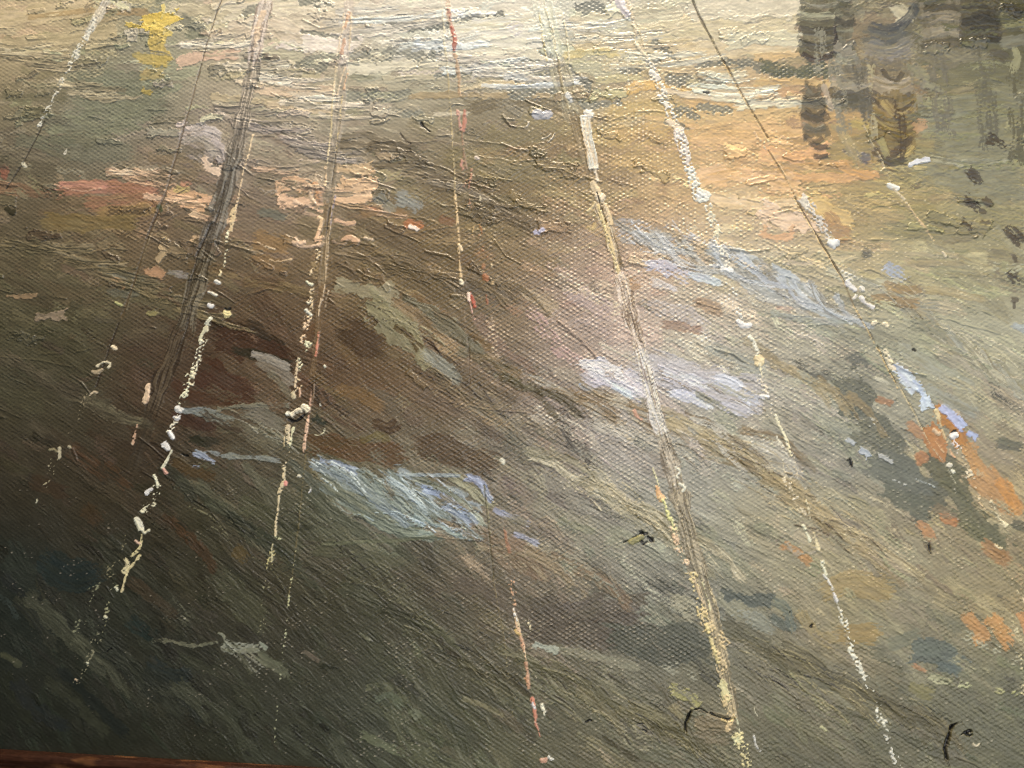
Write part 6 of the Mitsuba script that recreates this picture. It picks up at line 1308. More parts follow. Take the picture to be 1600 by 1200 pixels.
line|-353,170 -311,144 -278,107|3|36,19,18|t=0.15;a=0.9
line|-347,148 -269,113 -201,62|2|35,18,18|t=0.15;a=0.9
line|-430,226 -391,207 -364,173|3|146,138,107|t=0.15;a=0.9
line|-619,298 -566,268 -528,221|2|45,33,18|t=0.15;a=0.9
line|-537,303 -485,279 -446,238|3|146,138,108|t=0.15;a=0.9
line|-571,358 -487,324 -426,257|2|162,155,127|t=0.15;a=0.9
line|-431,251 -335,209 -260,138|3|162,155,126|t=0.15;a=0.9
line|-474,205 -397,160 -336,96|2|164,156,127|t=0.15;a=0.9
line|-521,252 -456,221 -400,177|3|41,27,18|t=0.15;a=0.9
line|-618,327 -533,295 -464,237|3|43,30,18|t=0.15;a=0.9
line|-450,191 -360,154 -294,84|2|124,113,87|t=0.15;a=0.9
line|-151,-60 -47,-105 25,-191|3|123,111,83|t=0.15;a=0.9
line|-328,18 -274,-5 -232,-44|2|125,113,86|t=0.15;a=0.9
line|-114,-92 -67,-117 -25,-150|3|144,133,105|t=0.15;a=0.9
line|-302,42 -200,7 -119,-61|3|18,18,18|t=0.15;a=0.9
line|-425,140 -339,92 -269,23|2|124,113,87|t=0.15;a=0.9
line|-364,39 -279,7 -208,-46|2|21,18,18|t=0.15;a=0.9
line|-422,105 -317,67 -238,-10|2|125,113,87|t=0.15;a=0.9
line|-400,96 -346,72 -297,38|2|145,134,107|t=0.15;a=0.9
line|-170,-82 -92,-123 -25,-179|2|144,133,105|t=0.15;a=0.9
line|-451,75 -366,18 -294,-53|2|126,114,88|t=0.15;a=0.9
line|78,-229 145,-264 191,-323|2|143,131,102|t=0.15;a=0.9
line|25,-100 91,-139 138,-198|2|121,109,80|t=0.15;a=0.9
line|-265,-9 -208,-38 -167,-87|2|145,133,106|t=0.15;a=0.9
line|46,-149 119,-170 172,-224|2|121,109,80|t=0.15;a=0.9
line|-236,61 -140,13 -76,-73|2|18,18,18|t=0.15;a=0.9
line|47,-146 137,-186 216,-243|2|18,18,18|t=0.15;a=0.9
line|-327,64 -275,38 -230,1|2|124,112,86|t=0.15;a=0.9
line|-338,32 -284,-2 -237,-45|2|22,18,18|t=0.15;a=0.9
line|86,-228 149,-260 202,-308|2|142,131,102|t=0.15;a=0.9
line|-184,6 -122,-27 -73,-78|2|18,18,18|t=0.15;a=0.9
line|-136,-58 -62,-98 -6,-160|2|18,18,18|t=0.15;a=0.9
line|-73,-113 -16,-128 28,-167|2|18,18,18|t=0.15;a=0.9
line|-305,51 -232,8 -173,-52|2|124,112,86|t=0.15;a=0.9
line|-269,7 -198,-37 -138,-93|2|124,112,85|t=0.15;a=0.9
line|-237,-20 -170,-47 -121,-99|2|124,112,85|t=0.15;a=0.9
line|-374,87 -311,53 -266,-2|3|125,113,87|t=0.15;a=0.9
line|18,-110 122,-148 204,-220|2|142,130,102|t=0.15;a=0.9
line|-316,-23 -250,-43 -201,-91|3|21,18,18|t=0.15;a=0.9
line|-326,45 -226,-11 -140,-85|2|18,18,18|t=0.15;a=0.9
line|1140,-1145 1196,-1170 1246,-1204|2|167,156,114|t=0.15;a=0.9
line|941,-1029 1027,-1060 1095,-1121|2|25,18,18|t=0.15;a=0.9
line|1061,-1123 1108,-1150 1148,-1185|2|148,139,101|t=0.15;a=0.9
line|946,-1090 1017,-1111 1076,-1155|2|169,158,116|t=0.15;a=0.9
line|934,-1045 1046,-1075 1134,-1147|2|25,18,18|t=0.15;a=0.9
line|1311,-1157 1408,-1192 1483,-1262|2|24,18,18|t=0.15;a=0.9
line|935,-1068 1040,-1118 1118,-1205|3|27,18,18|t=0.15;a=0.9
line|844,-945 942,-971 1021,-1033|2|149,140,102|t=0.15;a=0.9
line|1225,-1102 1285,-1119 1332,-1159|3|167,155,114|t=0.15;a=0.9
line|1281,-1060 1358,-1115 1426,-1182|2|22,18,18|t=0.15;a=0.9
line|866,-988 947,-1013 1011,-1068|2|169,158,117|t=0.15;a=0.9
line|1073,-1010 1154,-1030 1217,-1084|2|22,18,18|t=0.15;a=0.9
line|1341,-1171 1405,-1192 1451,-1240|2|147,137,99|t=0.15;a=0.9
line|1059,-1069 1134,-1091 1194,-1139|2|168,157,115|t=0.15;a=0.9
line|1047,-978 1119,-1017 1175,-1075|2|167,156,115|t=0.15;a=0.9
line|1204,-1087 1258,-1105 1297,-1146|2|167,156,114|t=0.15;a=0.9
line|1418,-1104 1506,-1164 1578,-1242|1|146,137,98|t=0.15;a=0.9
line|1438,-1226 1543,-1263 1621,-1341|2|146,137,98|t=0.15;a=0.9
line|992,-972 1048,-1013 1096,-1063|2|23,18,18|t=0.15;a=0.9
line|925,-941 996,-964 1054,-1010|2|148,139,101|t=0.15;a=0.9
line|1092,-1124 1173,-1159 1246,-1208|2|148,139,101|t=0.15;a=0.9
line|1498,-1186 1553,-1206 1601,-1238|2|165,154,112|t=0.15;a=0.9
line|1248,-1183 1323,-1201 1378,-1254|2|147,138,100|t=0.15;a=0.9
line|1007,-987 1080,-1009 1135,-1061|2|167,157,115|t=0.15;a=0.9
line|1163,-1164 1222,-1192 1271,-1235|2|148,139,100|t=0.15;a=0.9
line|1184,-1091 1239,-1124 1285,-1170|2|147,138,100|t=0.15;a=0.9
line|1448,-1163 1515,-1192 1571,-1240|2|23,18,18|t=0.15;a=0.9
line|1463,-1120 1519,-1154 1565,-1200|2|22,18,18|t=0.15;a=0.9
line|1310,-1151 1380,-1184 1425,-1247|2|166,155,113|t=0.15;a=0.9
line|1051,-1083 1142,-1110 1207,-1178|2|25,18,18|t=0.15;a=0.9
line|1219,-1033 1271,-1056 1315,-1093|2|21,18,18|t=0.15;a=0.9
line|840,-1039 925,-1062 991,-1116|2|27,18,18|t=0.15;a=0.9
line|1187,-1056 1289,-1092 1370,-1161|2|166,155,114|t=0.15;a=0.9
line|1110,-1071 1214,-1102 1298,-1170|2|24,18,18|t=0.15;a=0.9
line|1198,-1129 1301,-1168 1381,-1243|2|167,156,114|t=0.15;a=0.9
line|1459,-1126 1554,-1175 1633,-1245|2|146,137,98|t=0.15;a=0.9
line|1058,-1109 1140,-1143 1208,-1200|2|148,139,101|t=0.15;a=0.9
line|978,-1076 1021,-1096 1058,-1126|2|26,18,18|t=0.15;a=0.9
line|1065,-1107 1129,-1143 1177,-1198|2|148,139,101|t=0.15;a=0.9
line|1200,-1029 1286,-1071 1348,-1143|2|147,138,99|t=0.15;a=0.9
line|1056,-1054 1109,-1084 1156,-1122|2|168,157,115|t=0.15;a=0.9
line|1165,-1169 1225,-1201 1274,-1248|2|167,156,114|t=0.15;a=0.9
line|1120,-1136 1197,-1177 1262,-1236|2|167,156,114|t=0.15;a=0.9
line|1176,-1093 1277,-1131 1364,-1195|2|24,18,18|t=0.15;a=0.9
line|231,-1101 278,-1125 320,-1155|2|164,156,120|t=0.15;a=0.9
line|660,-1321 703,-1348 738,-1385|3|159,150,112|t=0.15;a=0.9
line|203,-1172 275,-1193 331,-1239|3|164,156,120|t=0.15;a=0.9
line|234,-1195 299,-1227 357,-1269|2|144,137,102|t=0.15;a=0.9
line|488,-1235 567,-1268 626,-1329|2|140,134,98|t=0.15;a=0.9
line|381,-1274 442,-1307 485,-1360|2|142,136,100|t=0.15;a=0.9
line|468,-1203 534,-1229 586,-1277|2|19,18,18|t=0.15;a=0.9
line|283,-1183 381,-1210 459,-1272|2|142,136,101|t=0.15;a=0.9
line|217,-1092 288,-1114 341,-1165|2|28,18,18|t=0.15;a=0.9
line|487,-1244 547,-1268 597,-1306|2|19,18,18|t=0.15;a=0.9
line|164,-1215 222,-1243 268,-1288|2|164,157,121|t=0.15;a=0.9
line|542,-1200 610,-1222 664,-1267|2|18,18,18|t=0.15;a=0.9
line|453,-1267 526,-1313 584,-1375|2|141,135,99|t=0.15;a=0.9
line|139,-1052 226,-1078 288,-1142|2|144,138,104|t=0.15;a=0.9
line|305,-1120 367,-1156 413,-1212|2|25,18,18|t=0.15;a=0.9
line|267,-1224 337,-1257 385,-1318|2|163,155,119|t=0.15;a=0.9
line|553,-1247 633,-1274 700,-1323|2|139,133,97|t=0.15;a=0.9
line|645,-1351 693,-1367 729,-1403|3|139,132,95|t=0.15;a=0.9
line|482,-1189 546,-1218 602,-1258|3|140,134,98|t=0.15;a=0.9
line|105,-1096 177,-1118 232,-1167|2|32,21,18|t=0.15;a=0.9
line|418,-1216 506,-1262 571,-1336|2|161,153,116|t=0.15;a=0.9
line|656,-1369 715,-1393 757,-1442|2|18,18,18|t=0.15;a=0.9
line|613,-1321 698,-1360 768,-1419|2|159,150,112|t=0.15;a=0.9
line|127,-1173 197,-1197 257,-1239|2|33,22,18|t=0.15;a=0.9
line|487,-1231 556,-1253 615,-1295|2|140,134,98|t=0.15;a=0.9
line|166,-1200 237,-1231 288,-1288|3|144,139,104|t=0.15;a=0.9
line|592,-1303 655,-1332 695,-1388|2|159,151,113|t=0.15;a=0.9
line|331,-1237 386,-1258 425,-1300|2|163,154,118|t=0.15;a=0.9
line|548,-1203 642,-1230 718,-1290|2|139,133,96|t=0.15;a=0.9
line|339,-1148 428,-1175 500,-1231|2|162,154,117|t=0.15;a=0.9
line|337,-1257 418,-1292 471,-1362|2|26,18,18|t=0.15;a=0.9
line|137,-1090 236,-1117 312,-1183|3|144,138,104|t=0.15;a=0.9
line|328,-1242 380,-1258 420,-1296|3|143,136,101|t=0.15;a=0.9
line|475,-1268 539,-1300 587,-1351|2|21,18,18|t=0.15;a=0.9
line|-110,-1053 -53,-1082 -9,-1128|2|129,122,93|t=0.15;a=0.9
line|-594,-778 -542,-792 -499,-823|2|108,108,86|t=0.15;a=0.9
line|-21,-970 45,-1012 101,-1067|2|129,120,91|t=0.15;a=0.9
line|-351,-912 -284,-938 -229,-984|2|128,124,97|t=0.15;a=0.9
line|-638,-664 -539,-706 -453,-768|2|127,127,101|t=0.15;a=0.9
line|-151,-1097 -68,-1138 0,-1200|2|129,122,93|t=0.15;a=0.9
line|-473,-851 -386,-884 -324,-951|2|128,126,99|t=0.15;a=0.9
line|-639,-838 -589,-851 -548,-883|2|109,109,87|t=0.15;a=0.9
line|-408,-946 -320,-987 -246,-1045|2|128,125,98|t=0.15;a=0.9
line|-625,-678 -544,-711 -486,-776|2|25,24,18|t=0.15;a=0.9
line|-344,-824 -280,-853 -224,-894|1|128,124,97|t=0.15;a=0.9
line|-587,-859 -498,-883 -430,-943|2|108,108,86|t=0.15;a=0.9
line|-662,-722 -581,-754 -511,-805|2|108,109,87|t=0.15;a=0.9
line|-67,-1102 24,-1133 96,-1196|2|18,18,18|t=0.15;a=0.9
line|-403,-952 -325,-972 -268,-1026|2|128,125,98|t=0.15;a=0.9
line|-538,-800 -468,-825 -407,-868|2|128,126,100|t=0.15;a=0.9
line|-222,-1008 -160,-1025 -108,-1063|2|18,18,18|t=0.15;a=0.9
line|-280,-887 -192,-908 -122,-962|2|108,104,80|t=0.15;a=0.9
line|-291,-875 -227,-901 -172,-942|2|18,18,18|t=0.15;a=0.9
line|-203,-1021 -117,-1044 -46,-1096|2|18,18,18|t=0.15;a=0.9
line|-103,-1060 -33,-1102 25,-1159|2|129,122,93|t=0.15;a=0.9
line|-110,-961 -24,-1009 51,-1070|2|18,18,18|t=0.15;a=0.9
line|-592,-679 -536,-701 -492,-741|2|108,108,86|t=0.15;a=0.9
line|-476,-920 -419,-951 -374,-996|2|108,107,85|t=0.15;a=0.9
line|-478,-778 -412,-792 -358,-833|2|108,107,84|t=0.15;a=0.9
line|-299,-1047 -233,-1066 -178,-1105|2|129,124,96|t=0.15;a=0.9
line|-91,-947 11,-993 82,-1077|2|129,121,92|t=0.15;a=0.9
line|-685,-666 -604,-704 -541,-766|2|28,26,18|t=0.15;a=0.9
line|-86,-1119 -11,-1165 53,-1223|2|129,122,92|t=0.15;a=0.9
line|-569,-793 -472,-821 -395,-883|2|108,108,85|t=0.15;a=0.9
line|-396,-908 -346,-929 -302,-959|2|128,125,98|t=0.15;a=0.9
line|-625,-793 -541,-813 -477,-868|2|27,25,18|t=0.15;a=0.9
line|-339,-899 -284,-935 -237,-980|2|128,124,97|t=0.15;a=0.9
line|-236,-1043 -147,-1096 -71,-1164|2|129,123,95|t=0.15;a=0.9
line|-1279,-494 -1202,-536 -1141,-597|2|108,104,84|t=0.15;a=0.9
line|-1071,-497 -983,-556 -927,-644|1|107,104,83|t=0.15;a=0.9
line|-1202,-563 -1104,-624 -1020,-701|2|27,25,18|t=0.15;a=0.9
line|-1303,-508 -1203,-550 -1131,-627|3|124,122,97|t=0.15;a=0.9
line|-1280,-483 -1217,-518 -1173,-572|3|29,27,18|t=0.15;a=0.9
line|-1027,-703 -948,-751 -895,-825|2|124,122,97|t=0.15;a=0.9
line|-983,-630 -909,-672 -856,-736|2|22,19,18|t=0.15;a=0.9
line|-1195,-491 -1133,-538 -1084,-598|2|27,25,18|t=0.15;a=0.9
line|-1439,-359 -1354,-420 -1283,-495|2|30,28,18|t=0.15;a=0.9
line|-1111,-570 -1067,-604 -1034,-646|2|26,24,18|t=0.15;a=0.9
line|-931,-750 -829,-805 -762,-897|2|123,122,96|t=0.15;a=0.9
line|-1207,-587 -1149,-619 -1112,-672|2|124,123,98|t=0.15;a=0.9
line|-1060,-642 -983,-674 -925,-732|2|107,104,83|t=0.15;a=0.9
line|-1496,-330 -1417,-370 -1363,-439|2|31,29,18|t=0.15;a=0.9
again
dry|1209,1265 1238,1116 1262,954|24|126,123,108|d=0.5;t=0.08;s=1.4
dry|1515,1332 1524,1183 1538,1036|21|123,119,103|d=0.5;t=0.08;s=1.4
dry|1351,1237 1356,1088 1365,941|12|157,150,120|d=0.5;t=0.08;s=1.4
dry|1304,1248 1328,1114 1342,990|21|83,80,68|d=0.5;t=0.08;s=1.4
dry|1162,1391 1167,1291 1176,1196|24|128,127,113|d=0.5;t=0.08;s=1.4
dry|1445,1111 1463,988 1454,866|19|60,44,18|d=0.5;t=0.08;s=1.4
dry|1585,1305 1607,1132 1618,937|32|103,100,86|d=0.5;t=0.08;s=1.4
dry|1747,1350 1769,1153 1779,886|32|88,86,71|d=0.5;t=0.08;s=1.4
dry|1872,1224 1877,1030 1881,836|27|80,77,57|d=0.5;t=0.08;s=1.4
dry|1693,741 1720,698 1748,668|18|26,18,18 55,42,21|d=0.42;t=0.08
dry|1838,615 1874,567 1901,538|20|27,18,18 57,43,20|d=0.42;t=0.08
dry|1846,452 1864,413 1877,390|16|27,18,18 58,43,18|d=0.42;t=0.08
dry|1698,833 1726,799 1744,765|18|25,18,18 54,42,22|d=0.42;t=0.08
dry|1674,633 1702,616 1720,596|14|26,18,18 56,43,20|d=0.42;t=0.08
dry|1767,947 1813,929 1847,904|18|26,18,18 54,42,23|d=0.42;t=0.08
band|-1709,1595 -1762,1507 -1815,1427|23,20|212,210,204 173,166,152|t=0.15|L=beaded white mast line in the top left corner
line|-1740,1542 -1767,1502 -1794,1462|14|219,218,207 193,184,163|t=0.19;g=0.9
bead|-1767,1496 -1825,1395 -1867,1314|15|223,224,215 205,203,188|d=0.23;t=0.17
bead|-1868,1320 -1926,1207 -1957,1140|13|218,217,206 199,198,184|d=0.43;t=0.17
bead|-1957,1140 -1983,1086 -2004,1046|10|213,214,203|d=0.53;t=0.14
groove|-1977,1073 -2051,925 -2136,791|4|66,61,52
line|-1874,957 -1879,944 -1884,933|6|216,212,198
line|-2067,895 -2061,890 -2052,884|6|217,213,191
groove|-1220,1580 -1270,1428 -1309,1274 -1346,1128 -1388,969 -1431,797 -1474,678 -1512,580|4,6|121,108,92 75,63,51|t=-0.3|L=thin dark scratch left of the broad grey mast stroke
line|-1214,1566 -1260,1460|3|203,189,160
line|-1276,1429 -1265,1434 -1254,1444|6|206,197,177|t=0.17
groove|-1512,580 -1566,387 -1611,256|6|95,82,61|t=-0.2
line|-1504,580 -1558,387 -1595,274|2|141,132,109|t=0.11
groove|-1621,229 -1661,116 -1711,-35|4|52,44,36
line|-1425,770 -1460,678 -1501,580 -1516,533|2|156,143,118|t=0.11
lump|-1645,132 -1634,126 -1629,124|9|234,218,187|t=0.28
lump|-1709,52 -1682,68 -1654,63 -1659,47|7|234,225,195|t=0.28
lump|-1727,31 -1708,26 -1686,37|6|170,155,130|t=0.28
lump|-1738,-69 -1719,-53 -1705,-58|5|216,199,169|t=0.22
bead|-1752,-48 -1769,-127 -1821,-220|11|147,137,113|d=0.73;t=0.11
lump|-1857,-286 -1853,-312 -1858,-328|7|198,191,164|t=0.22
lump|-1901,-295 -1882,-292 -1868,-302|5|143,136,110|t=0.22
lump|-1818,-280 -1813,-285 -1807,-285|5|169,162,139|t=0.17
bead|-1868,-286 -1897,-392 -1944,-471|17|167,160,132|d=0.78;t=0.11
lump|-1949,-498 -1949,-506 -1951,-511|4|211,209,183|t=0.17
band|-1030,1574 -1053,1454 -1084,1282|30,32|216,206,199 156,143,133|t=0.16;a=1;s=2|L=broad grey mast stroke
lump|-1044,1507 -1062,1455 -1073,1375|14|218,201,180 210,188,164|t=0.19
band|-1076,1309 -1109,1124 -1157,913|32,35|115,110,102 196,185,170|t=0.16;a=1;s=2
band|-1118,1058 -1150,873 -1190,742|24,27|94,89,83 151,144,134|t=0.14;a=0.8;s=2.2
band|-1148,966 -1195,742 -1252,545|35,43|78,73,66 134,131,123|t=0.16;s=2.2;a=1
band|-1244,571 -1301,375 -1349,191|41,41|63,56,43 121,114,98|t=0.16;s=2.2;a=1
band|-1349,205 -1407,47 -1474,-149|38,33|49,40,31 95,84,68|t=0.13;s=2.2;a=0.95
band|-1461,-123 -1506,-253 -1548,-384|27,22|69,61,48 61,55,45|t=0.06;s=1.8
groove|-1186,808 -1203,716 -1227,632|4|63,57,50
groove|-1241,637 -1271,564 -1296,506|7|43,37,29|t=-0.3
groove|-1296,493 -1320,401 -1334,322|4|63,56,47
groove|-1312,296 -1335,192 -1373,87|4|59,51,41
line|-1162,992 -1209,742 -1272,532 -1331,322 -1389,87|1|140,130,110 119,108,87|t=0.08;a=0.6
line|-1148,992 -1195,742 -1256,532 -1315,322 -1372,87|1|140,130,110 119,108,87|t=0.08;a=0.6
line|-1132,992 -1179,742 -1237,532 -1295,322 -1353,87|1|140,130,110 119,108,87|t=0.08;a=0.6
line|-1119,992 -1165,742 -1220,532 -1279,322 -1336,87|1|140,130,110 119,108,87|t=0.08;a=0.6
line|-1108,991 -1155,742 -1207,532 -1266,323 -1323,87|1|140,130,110 119,108,87|t=0.08;a=0.6
line|-1076,1004 -1092,925 -1112,846|4|234,214,182
line|-1112,846 -1126,768 -1140,689|4|230,208,176
line|-1135,710 -1150,673 -1153,610|11|234,214,173 225,198,158|t=0.28;g=0.9
bead|-1167,605 -1177,506 -1192,440|8|234,230,200|d=0.33;t=0.19
lump|-1197,448 -1192,438 -1199,427|5|232,219,178
lump|-1217,401 -1207,398 -1196,396|9|234,234,228|t=0.33
lump|-1243,359 -1224,351 -1205,344|5|234,229,213
lump|-1242,307 -1231,302 -1223,302|10|234,234,234|t=0.39
line|-1220,297 -1198,281 -1175,260|3|180,168,145
lump|-1171,276 -1162,273 -1154,271|14|234,228,170 234,217,163|t=0.44
crack|-1176,292 -1163,286 -1149,292|4|18,18,18|t=-0.2
lump|-1229,250 -1250,229 -1234,224|9|234,234,213|t=0.28
lump|-1249,213 -1265,187 -1269,161|11|234,233,201 234,219,189|t=0.28
bead|-1259,166 -1288,62 -1307,-16|14|234,234,214 234,225,192|d=0.27;t=0.22|L=row of cream beads beside the broad grey mast stroke
bead|-1308,23 -1328,-43 -1348,-100|15|234,234,205|d=0.41;t=0.19
lump|-1358,-116 -1350,-123 -1342,-121|13|234,234,230
lump|-1373,-152 -1357,-160 -1349,-147|9|234,234,234
bead|-1352,-147 -1378,-186 -1398,-212|13|234,230,209|d=0.53;t=0.17
lump|-1390,-210 -1382,-225 -1370,-240|6|234,234,234
lump|-1408,-257 -1402,-267 -1394,-277|14|234,234,234 234,234,232|t=0.39
lump|-1380,-287 -1395,-324 -1415,-360|6|234,234,209
lump|-1410,-363 -1404,-373 -1398,-378|6|219,173,157
lump|-1450,-387 -1441,-407 -1432,-428|7|234,234,207
lump|-1482,-460 -1472,-455 -1461,-444|10|234,234,233
bead|-1434,-433 -1454,-485 -1488,-538|19|225,222,194|d=0.55;t=0.17
lump|-1520,-569 -1505,-584 -1494,-610|11|234,234,232 230,228,200|t=0.33
line|-1494,-610 -1482,-620 -1464,-609|7|231,228,200|t=0.22
line|-1493,-628 -1499,-680 -1534,-714|5|219,209,162|t=0.22
lump|-1519,-654 -1508,-662 -1500,-667|6|224,194,172
line|-1560,-730 -1549,-745 -1561,-779|11|234,226,182 223,209,175|t=0.22
line|-1501,-713 -1535,-758 -1553,-789 -1572,-862|7,3|234,226,174 216,202,163|t=0.19
bead|-1552,-643 -1603,-747 -1642,-800|21|140,135,108|d=0.73;t=0.11
bead|-1683,-814 -1732,-958 -1757,-1023|19|144,147,121|d=0.67;t=0.11
bead|-1587,-811 -1637,-954 -1674,-1058|19|167,167,134|d=0.73;t=0.11
bead|-1674,-1058 -1686,-1110 -1749,-1241|19|144,142,118|d=0.75;t=0.11
lump|-1600,-845 -1594,-850 -1589,-855|5|212,213,187
lump|-1639,-959 -1636,-964 -1634,-967|5|219,218,186
lump|-1755,-1220 -1750,-1223 -1747,-1225|5|228,204,173
lump|-1712,-1147 -1709,-1149 -1703,-1152|4|211,212,186
lump|-1486,-19 -1491,-50 -1498,-92|10|234,215,184 230,196,167|t=0.5
line|-1530,-189 -1537,-228 -1546,-267|4|200,167,142
lump|-1549,-259 -1546,-264 -1544,-267|5|234,216,190
band|-686,1563 -691,1418 -706,1260|21,21|190,180,171 210,202,194|t=0.15|L=grey mast stroke with cream edges
band|-704,1286 -715,1116 -732,933|20,21|147,141,130 175,165,150|t=0.14
band|-730,959 -743,842 -756,712|22,21|131,122,107 148,139,122|t=0.14
band|-754,738 -763,557 -774,376|18,16|138,123,97 123,106,81|t=0.14
band|-772,401 -785,195 -799,16|13,12|110,91,67 123,102,74|t=0.12
line|-706,1497 -710,1431 -714,1392|4|214,202,180|t=0.19
line|-725,1397 -724,1353 -733,1313|5|222,207,186|t=0.19
line|-679,1496 -675,1417 -681,1338|4|214,200,175|t=0.19
line|-687,1497 -697,1444 -704,1431|8|204,172,145|t=0.19
line|-733,1292 -737,1235 -743,1156|5|221,206,178|t=0.19
line|-703,1386 -708,1352 -713,1326|8|190,158,137|t=0.19
line|-695,1273 -710,1234 -727,1156|4|227,208,182|t=0.19
line|-682,1265 -694,1220 -698,1181|4|211,179,149|t=0.19
line|-743,1143 -746,1051 -747,986|4|204,190,153|t=0.19
line|-706,1155 -716,1024 -724,933|3|198,182,141|t=0.19
line|-752,1004 -756,934 -760,881|3|224,210,175|t=0.19
line|-765,868 -767,829 -766,790|5|232,205,170|t=0.19
groove|-711,1051 -726,907 -742,777|2|71,61,45
groove|-748,699 -754,634 -755,562|4|57,46,28
line|-725,751 -737,686 -745,608|3|168,159,173
line|-731,764 -747,582 -755,453 -765,324|3|206,186,156|t=0.17
line|-744,660 -757,544 -760,453|3|183,164,135|t=0.17
line|-742,363 -754,324 -756,298|3|200,183,156|t=0.17
line|-773,337 -780,298 -782,260|3|216,196,166|t=0.17
line|-780,195 -784,144 -786,118|5|214,150,123|t=0.17
line|-784,144 -788,118 -788,103|6|213,144,120|t=0.17
line|-803,-36 -809,-112 -817,-189|4|205,167,144|t=0.17
line|-816,-151 -822,-215 -826,-279|5|223,190,164|t=0.17
line|-790,-10 -799,-87 -803,-138|2|150,129,108|t=0.17
line|-820,-291 -836,-495 -852,-672 -874,-849|3|127,116,84 113,105,75|t=0.07;a=0.8
bead|-852,-672 -867,-799 -881,-950|4|210,211,168|d=0.43;t=0.11
bead|-881,-950 -898,-1126 -909,-1277 -920,-1464|4|190,194,160|d=0.55;t=0.11
bead|-789,544 -811,401 -823,247|14|230,213,178 212,189,153|d=0.59;t=0.17
lump|-833,401 -824,391 -811,388|8|234,234,208
lump|-815,324 -822,314 -830,319|4|234,224,198
lump|-835,288 -827,277 -813,267|8|234,234,218
brush|-813,247 -827,182 -832,156|24|99,72,45 89,66,43|t=0.02
bead|-829,259 -843,195 -847,156|16|232,206,173|d=0.43;t=0.17
bead|-821,156 -846,92 -863,53|16|234,233,199|d=0.35;t=0.19|L=row of cream beads left of the thin mast line
line|-862,92 -866,53 -872,-24|5|227,207,174|t=0.17
bead|-849,15 -861,-24 -873,-75|14|234,213,175|d=0.51;t=0.17
lump|-879,-47 -876,-57 -873,-62|11|225,216,181 207,187,153|t=0.28
lump|-853,-31 -850,-47 -852,-62|5|234,194,163
lump|-901,-129 -893,-132 -887,-134|12|234,234,219|t=0.5
lump|-877,-134 -861,-118 -846,-113|12|234,212,181 234,234,214|t=0.55|L=pink and cream paint lump left of the middle
lump|-836,-98 -827,-108 -819,-118|11|234,234,214 234,224,194|t=0.55
crack|-897,-155 -858,-159 -829,-133|6|18,18,18|t=-0.25
line|-899,-185 -896,-216 -890,-247|11|234,223,190 227,204,170|t=0.22
line|-907,-196 -911,-242 -910,-262|3|234,215,171|t=0.17
line|-875,-185 -882,-229 -887,-257|5|234,234,196|t=0.17
bead|-894,-267 -899,-305 -903,-331|10|217,204,172|d=0.53;t=0.17
line|-911,-344 -907,-395 -924,-446 -932,-523 -938,-612|9,4|234,224,187 226,207,169|t=0.22|L=pink and tan drip below the paint lump
lump|-901,-400 -898,-407 -901,-415|7|234,164,152|t=0.17
lump|-847,-376 -844,-378 -841,-381|7|234,229,206|t=0.33
lump|-921,-629 -919,-631 -916,-631|5|234,234,189
lump|-937,-619 -935,-622 -932,-624|4|234,234,189
line|-947,-650 -952,-675 -946,-700 -950,-726|4|209,203,164|t=0.17
bead|-941,-680 -960,-739 -973,-777|14|199,191,140|d=0.65;t=0.17
bead|-965,-777 -977,-904 -985,-1005|16|153,151,121|d=0.65;t=0.11
lump|-803,-443 -798,-435 -796,-428|4|234,234,234
lump|-767,-91 -765,-94 -765,-96|3|234,234,218
lump|-753,65 -753,62 -750,60|4|234,234,212
line|-318,1551 -302,1506 -292,1380 -276,1224|5,4|214,208,188 201,194,165|t=0.17|L=thin cream line running down from the top
line|-276,1237 -263,1069 -246,888 -239,747|3|182,167,129|t=0.15
line|-239,759 -227,657 -219,529 -209,402|4|226,200,157|t=0.19
lump|-217,544 -212,537 -209,524|7|231,209,174
lump|-209,407 -207,399 -207,394|7|234,224,198
line|-206,389 -191,250 -171,99 -161,-15|2|130,113,91|t=0.12
groove|-186,250 -171,124 -164,-2|2|60,42,18
line|-161,-15 -138,-165 -115,-339|2|109,97,75|t=0.1
groove|-104,-396 -92,-500 -75,-623 -63,-746|3|89,84,61
line|-99,-396 -87,-500 -73,-586|2|173,169,134|t=0.11
line|-63,-746 -46,-844 -22,-953 -3,-1063|2|148,134,95|t=0.1;a=0.8
bead|-3,-1063 14,-1184 28,-1329|3|145,137,101|d=0.53;t=0.08
line|-49,-1143 -48,-1174 -45,-1206|2|132,122,90|t=0.08
line|-284,1550 -275,1458 -258,1380|10|209,192,171 195,171,152|t=0.11
line|-281,1497 -264,1427 -250,1364|6|173,127,115 183,148,135|t=0.14|L=coral red streak at the top beside the thin cream line
line|-264,1427 -250,1379 -252,1314|7|163,97,84|t=0.11
line|-246,1314 -235,1236 -223,1145|7|196,171,139 162,140,118|t=0.14
line|-235,1089 -226,1042 -215,1011|8|190,149,137|t=0.17
line|-204,1088 -206,1047 -210,1003|6|179,124,109|t=0.17
line|-215,1003 -206,926 -197,856|5|152,127,107|t=0.14
line|-215,887 -213,867 -207,849|5|189,143,128|t=0.14
line|-171,856 -176,823 -185,772|4|171,131,108|t=0.14
bead|-202,849 -190,759 -181,682|15|163,128,104|d=0.55;t=0.14
lump|-159,897 -154,892 -149,889|6|219,206,195
lump|-139,738 -136,733 -136,728|6|209,200,174
line|-167,590 -162,618 -147,626 -137,623|3|203,172,120|t=0.19
line|-137,626 -129,605 -131,585|4|164,112,67|t=0.17
line|-164,580 -161,565 -158,554|3|189,162,135|t=0.17
bead|-141,580 -122,504 -103,427|17|154,116,85|d=0.59;t=0.11
lump|-115,425 -108,417 -103,407|10|161,108,75|t=0.11
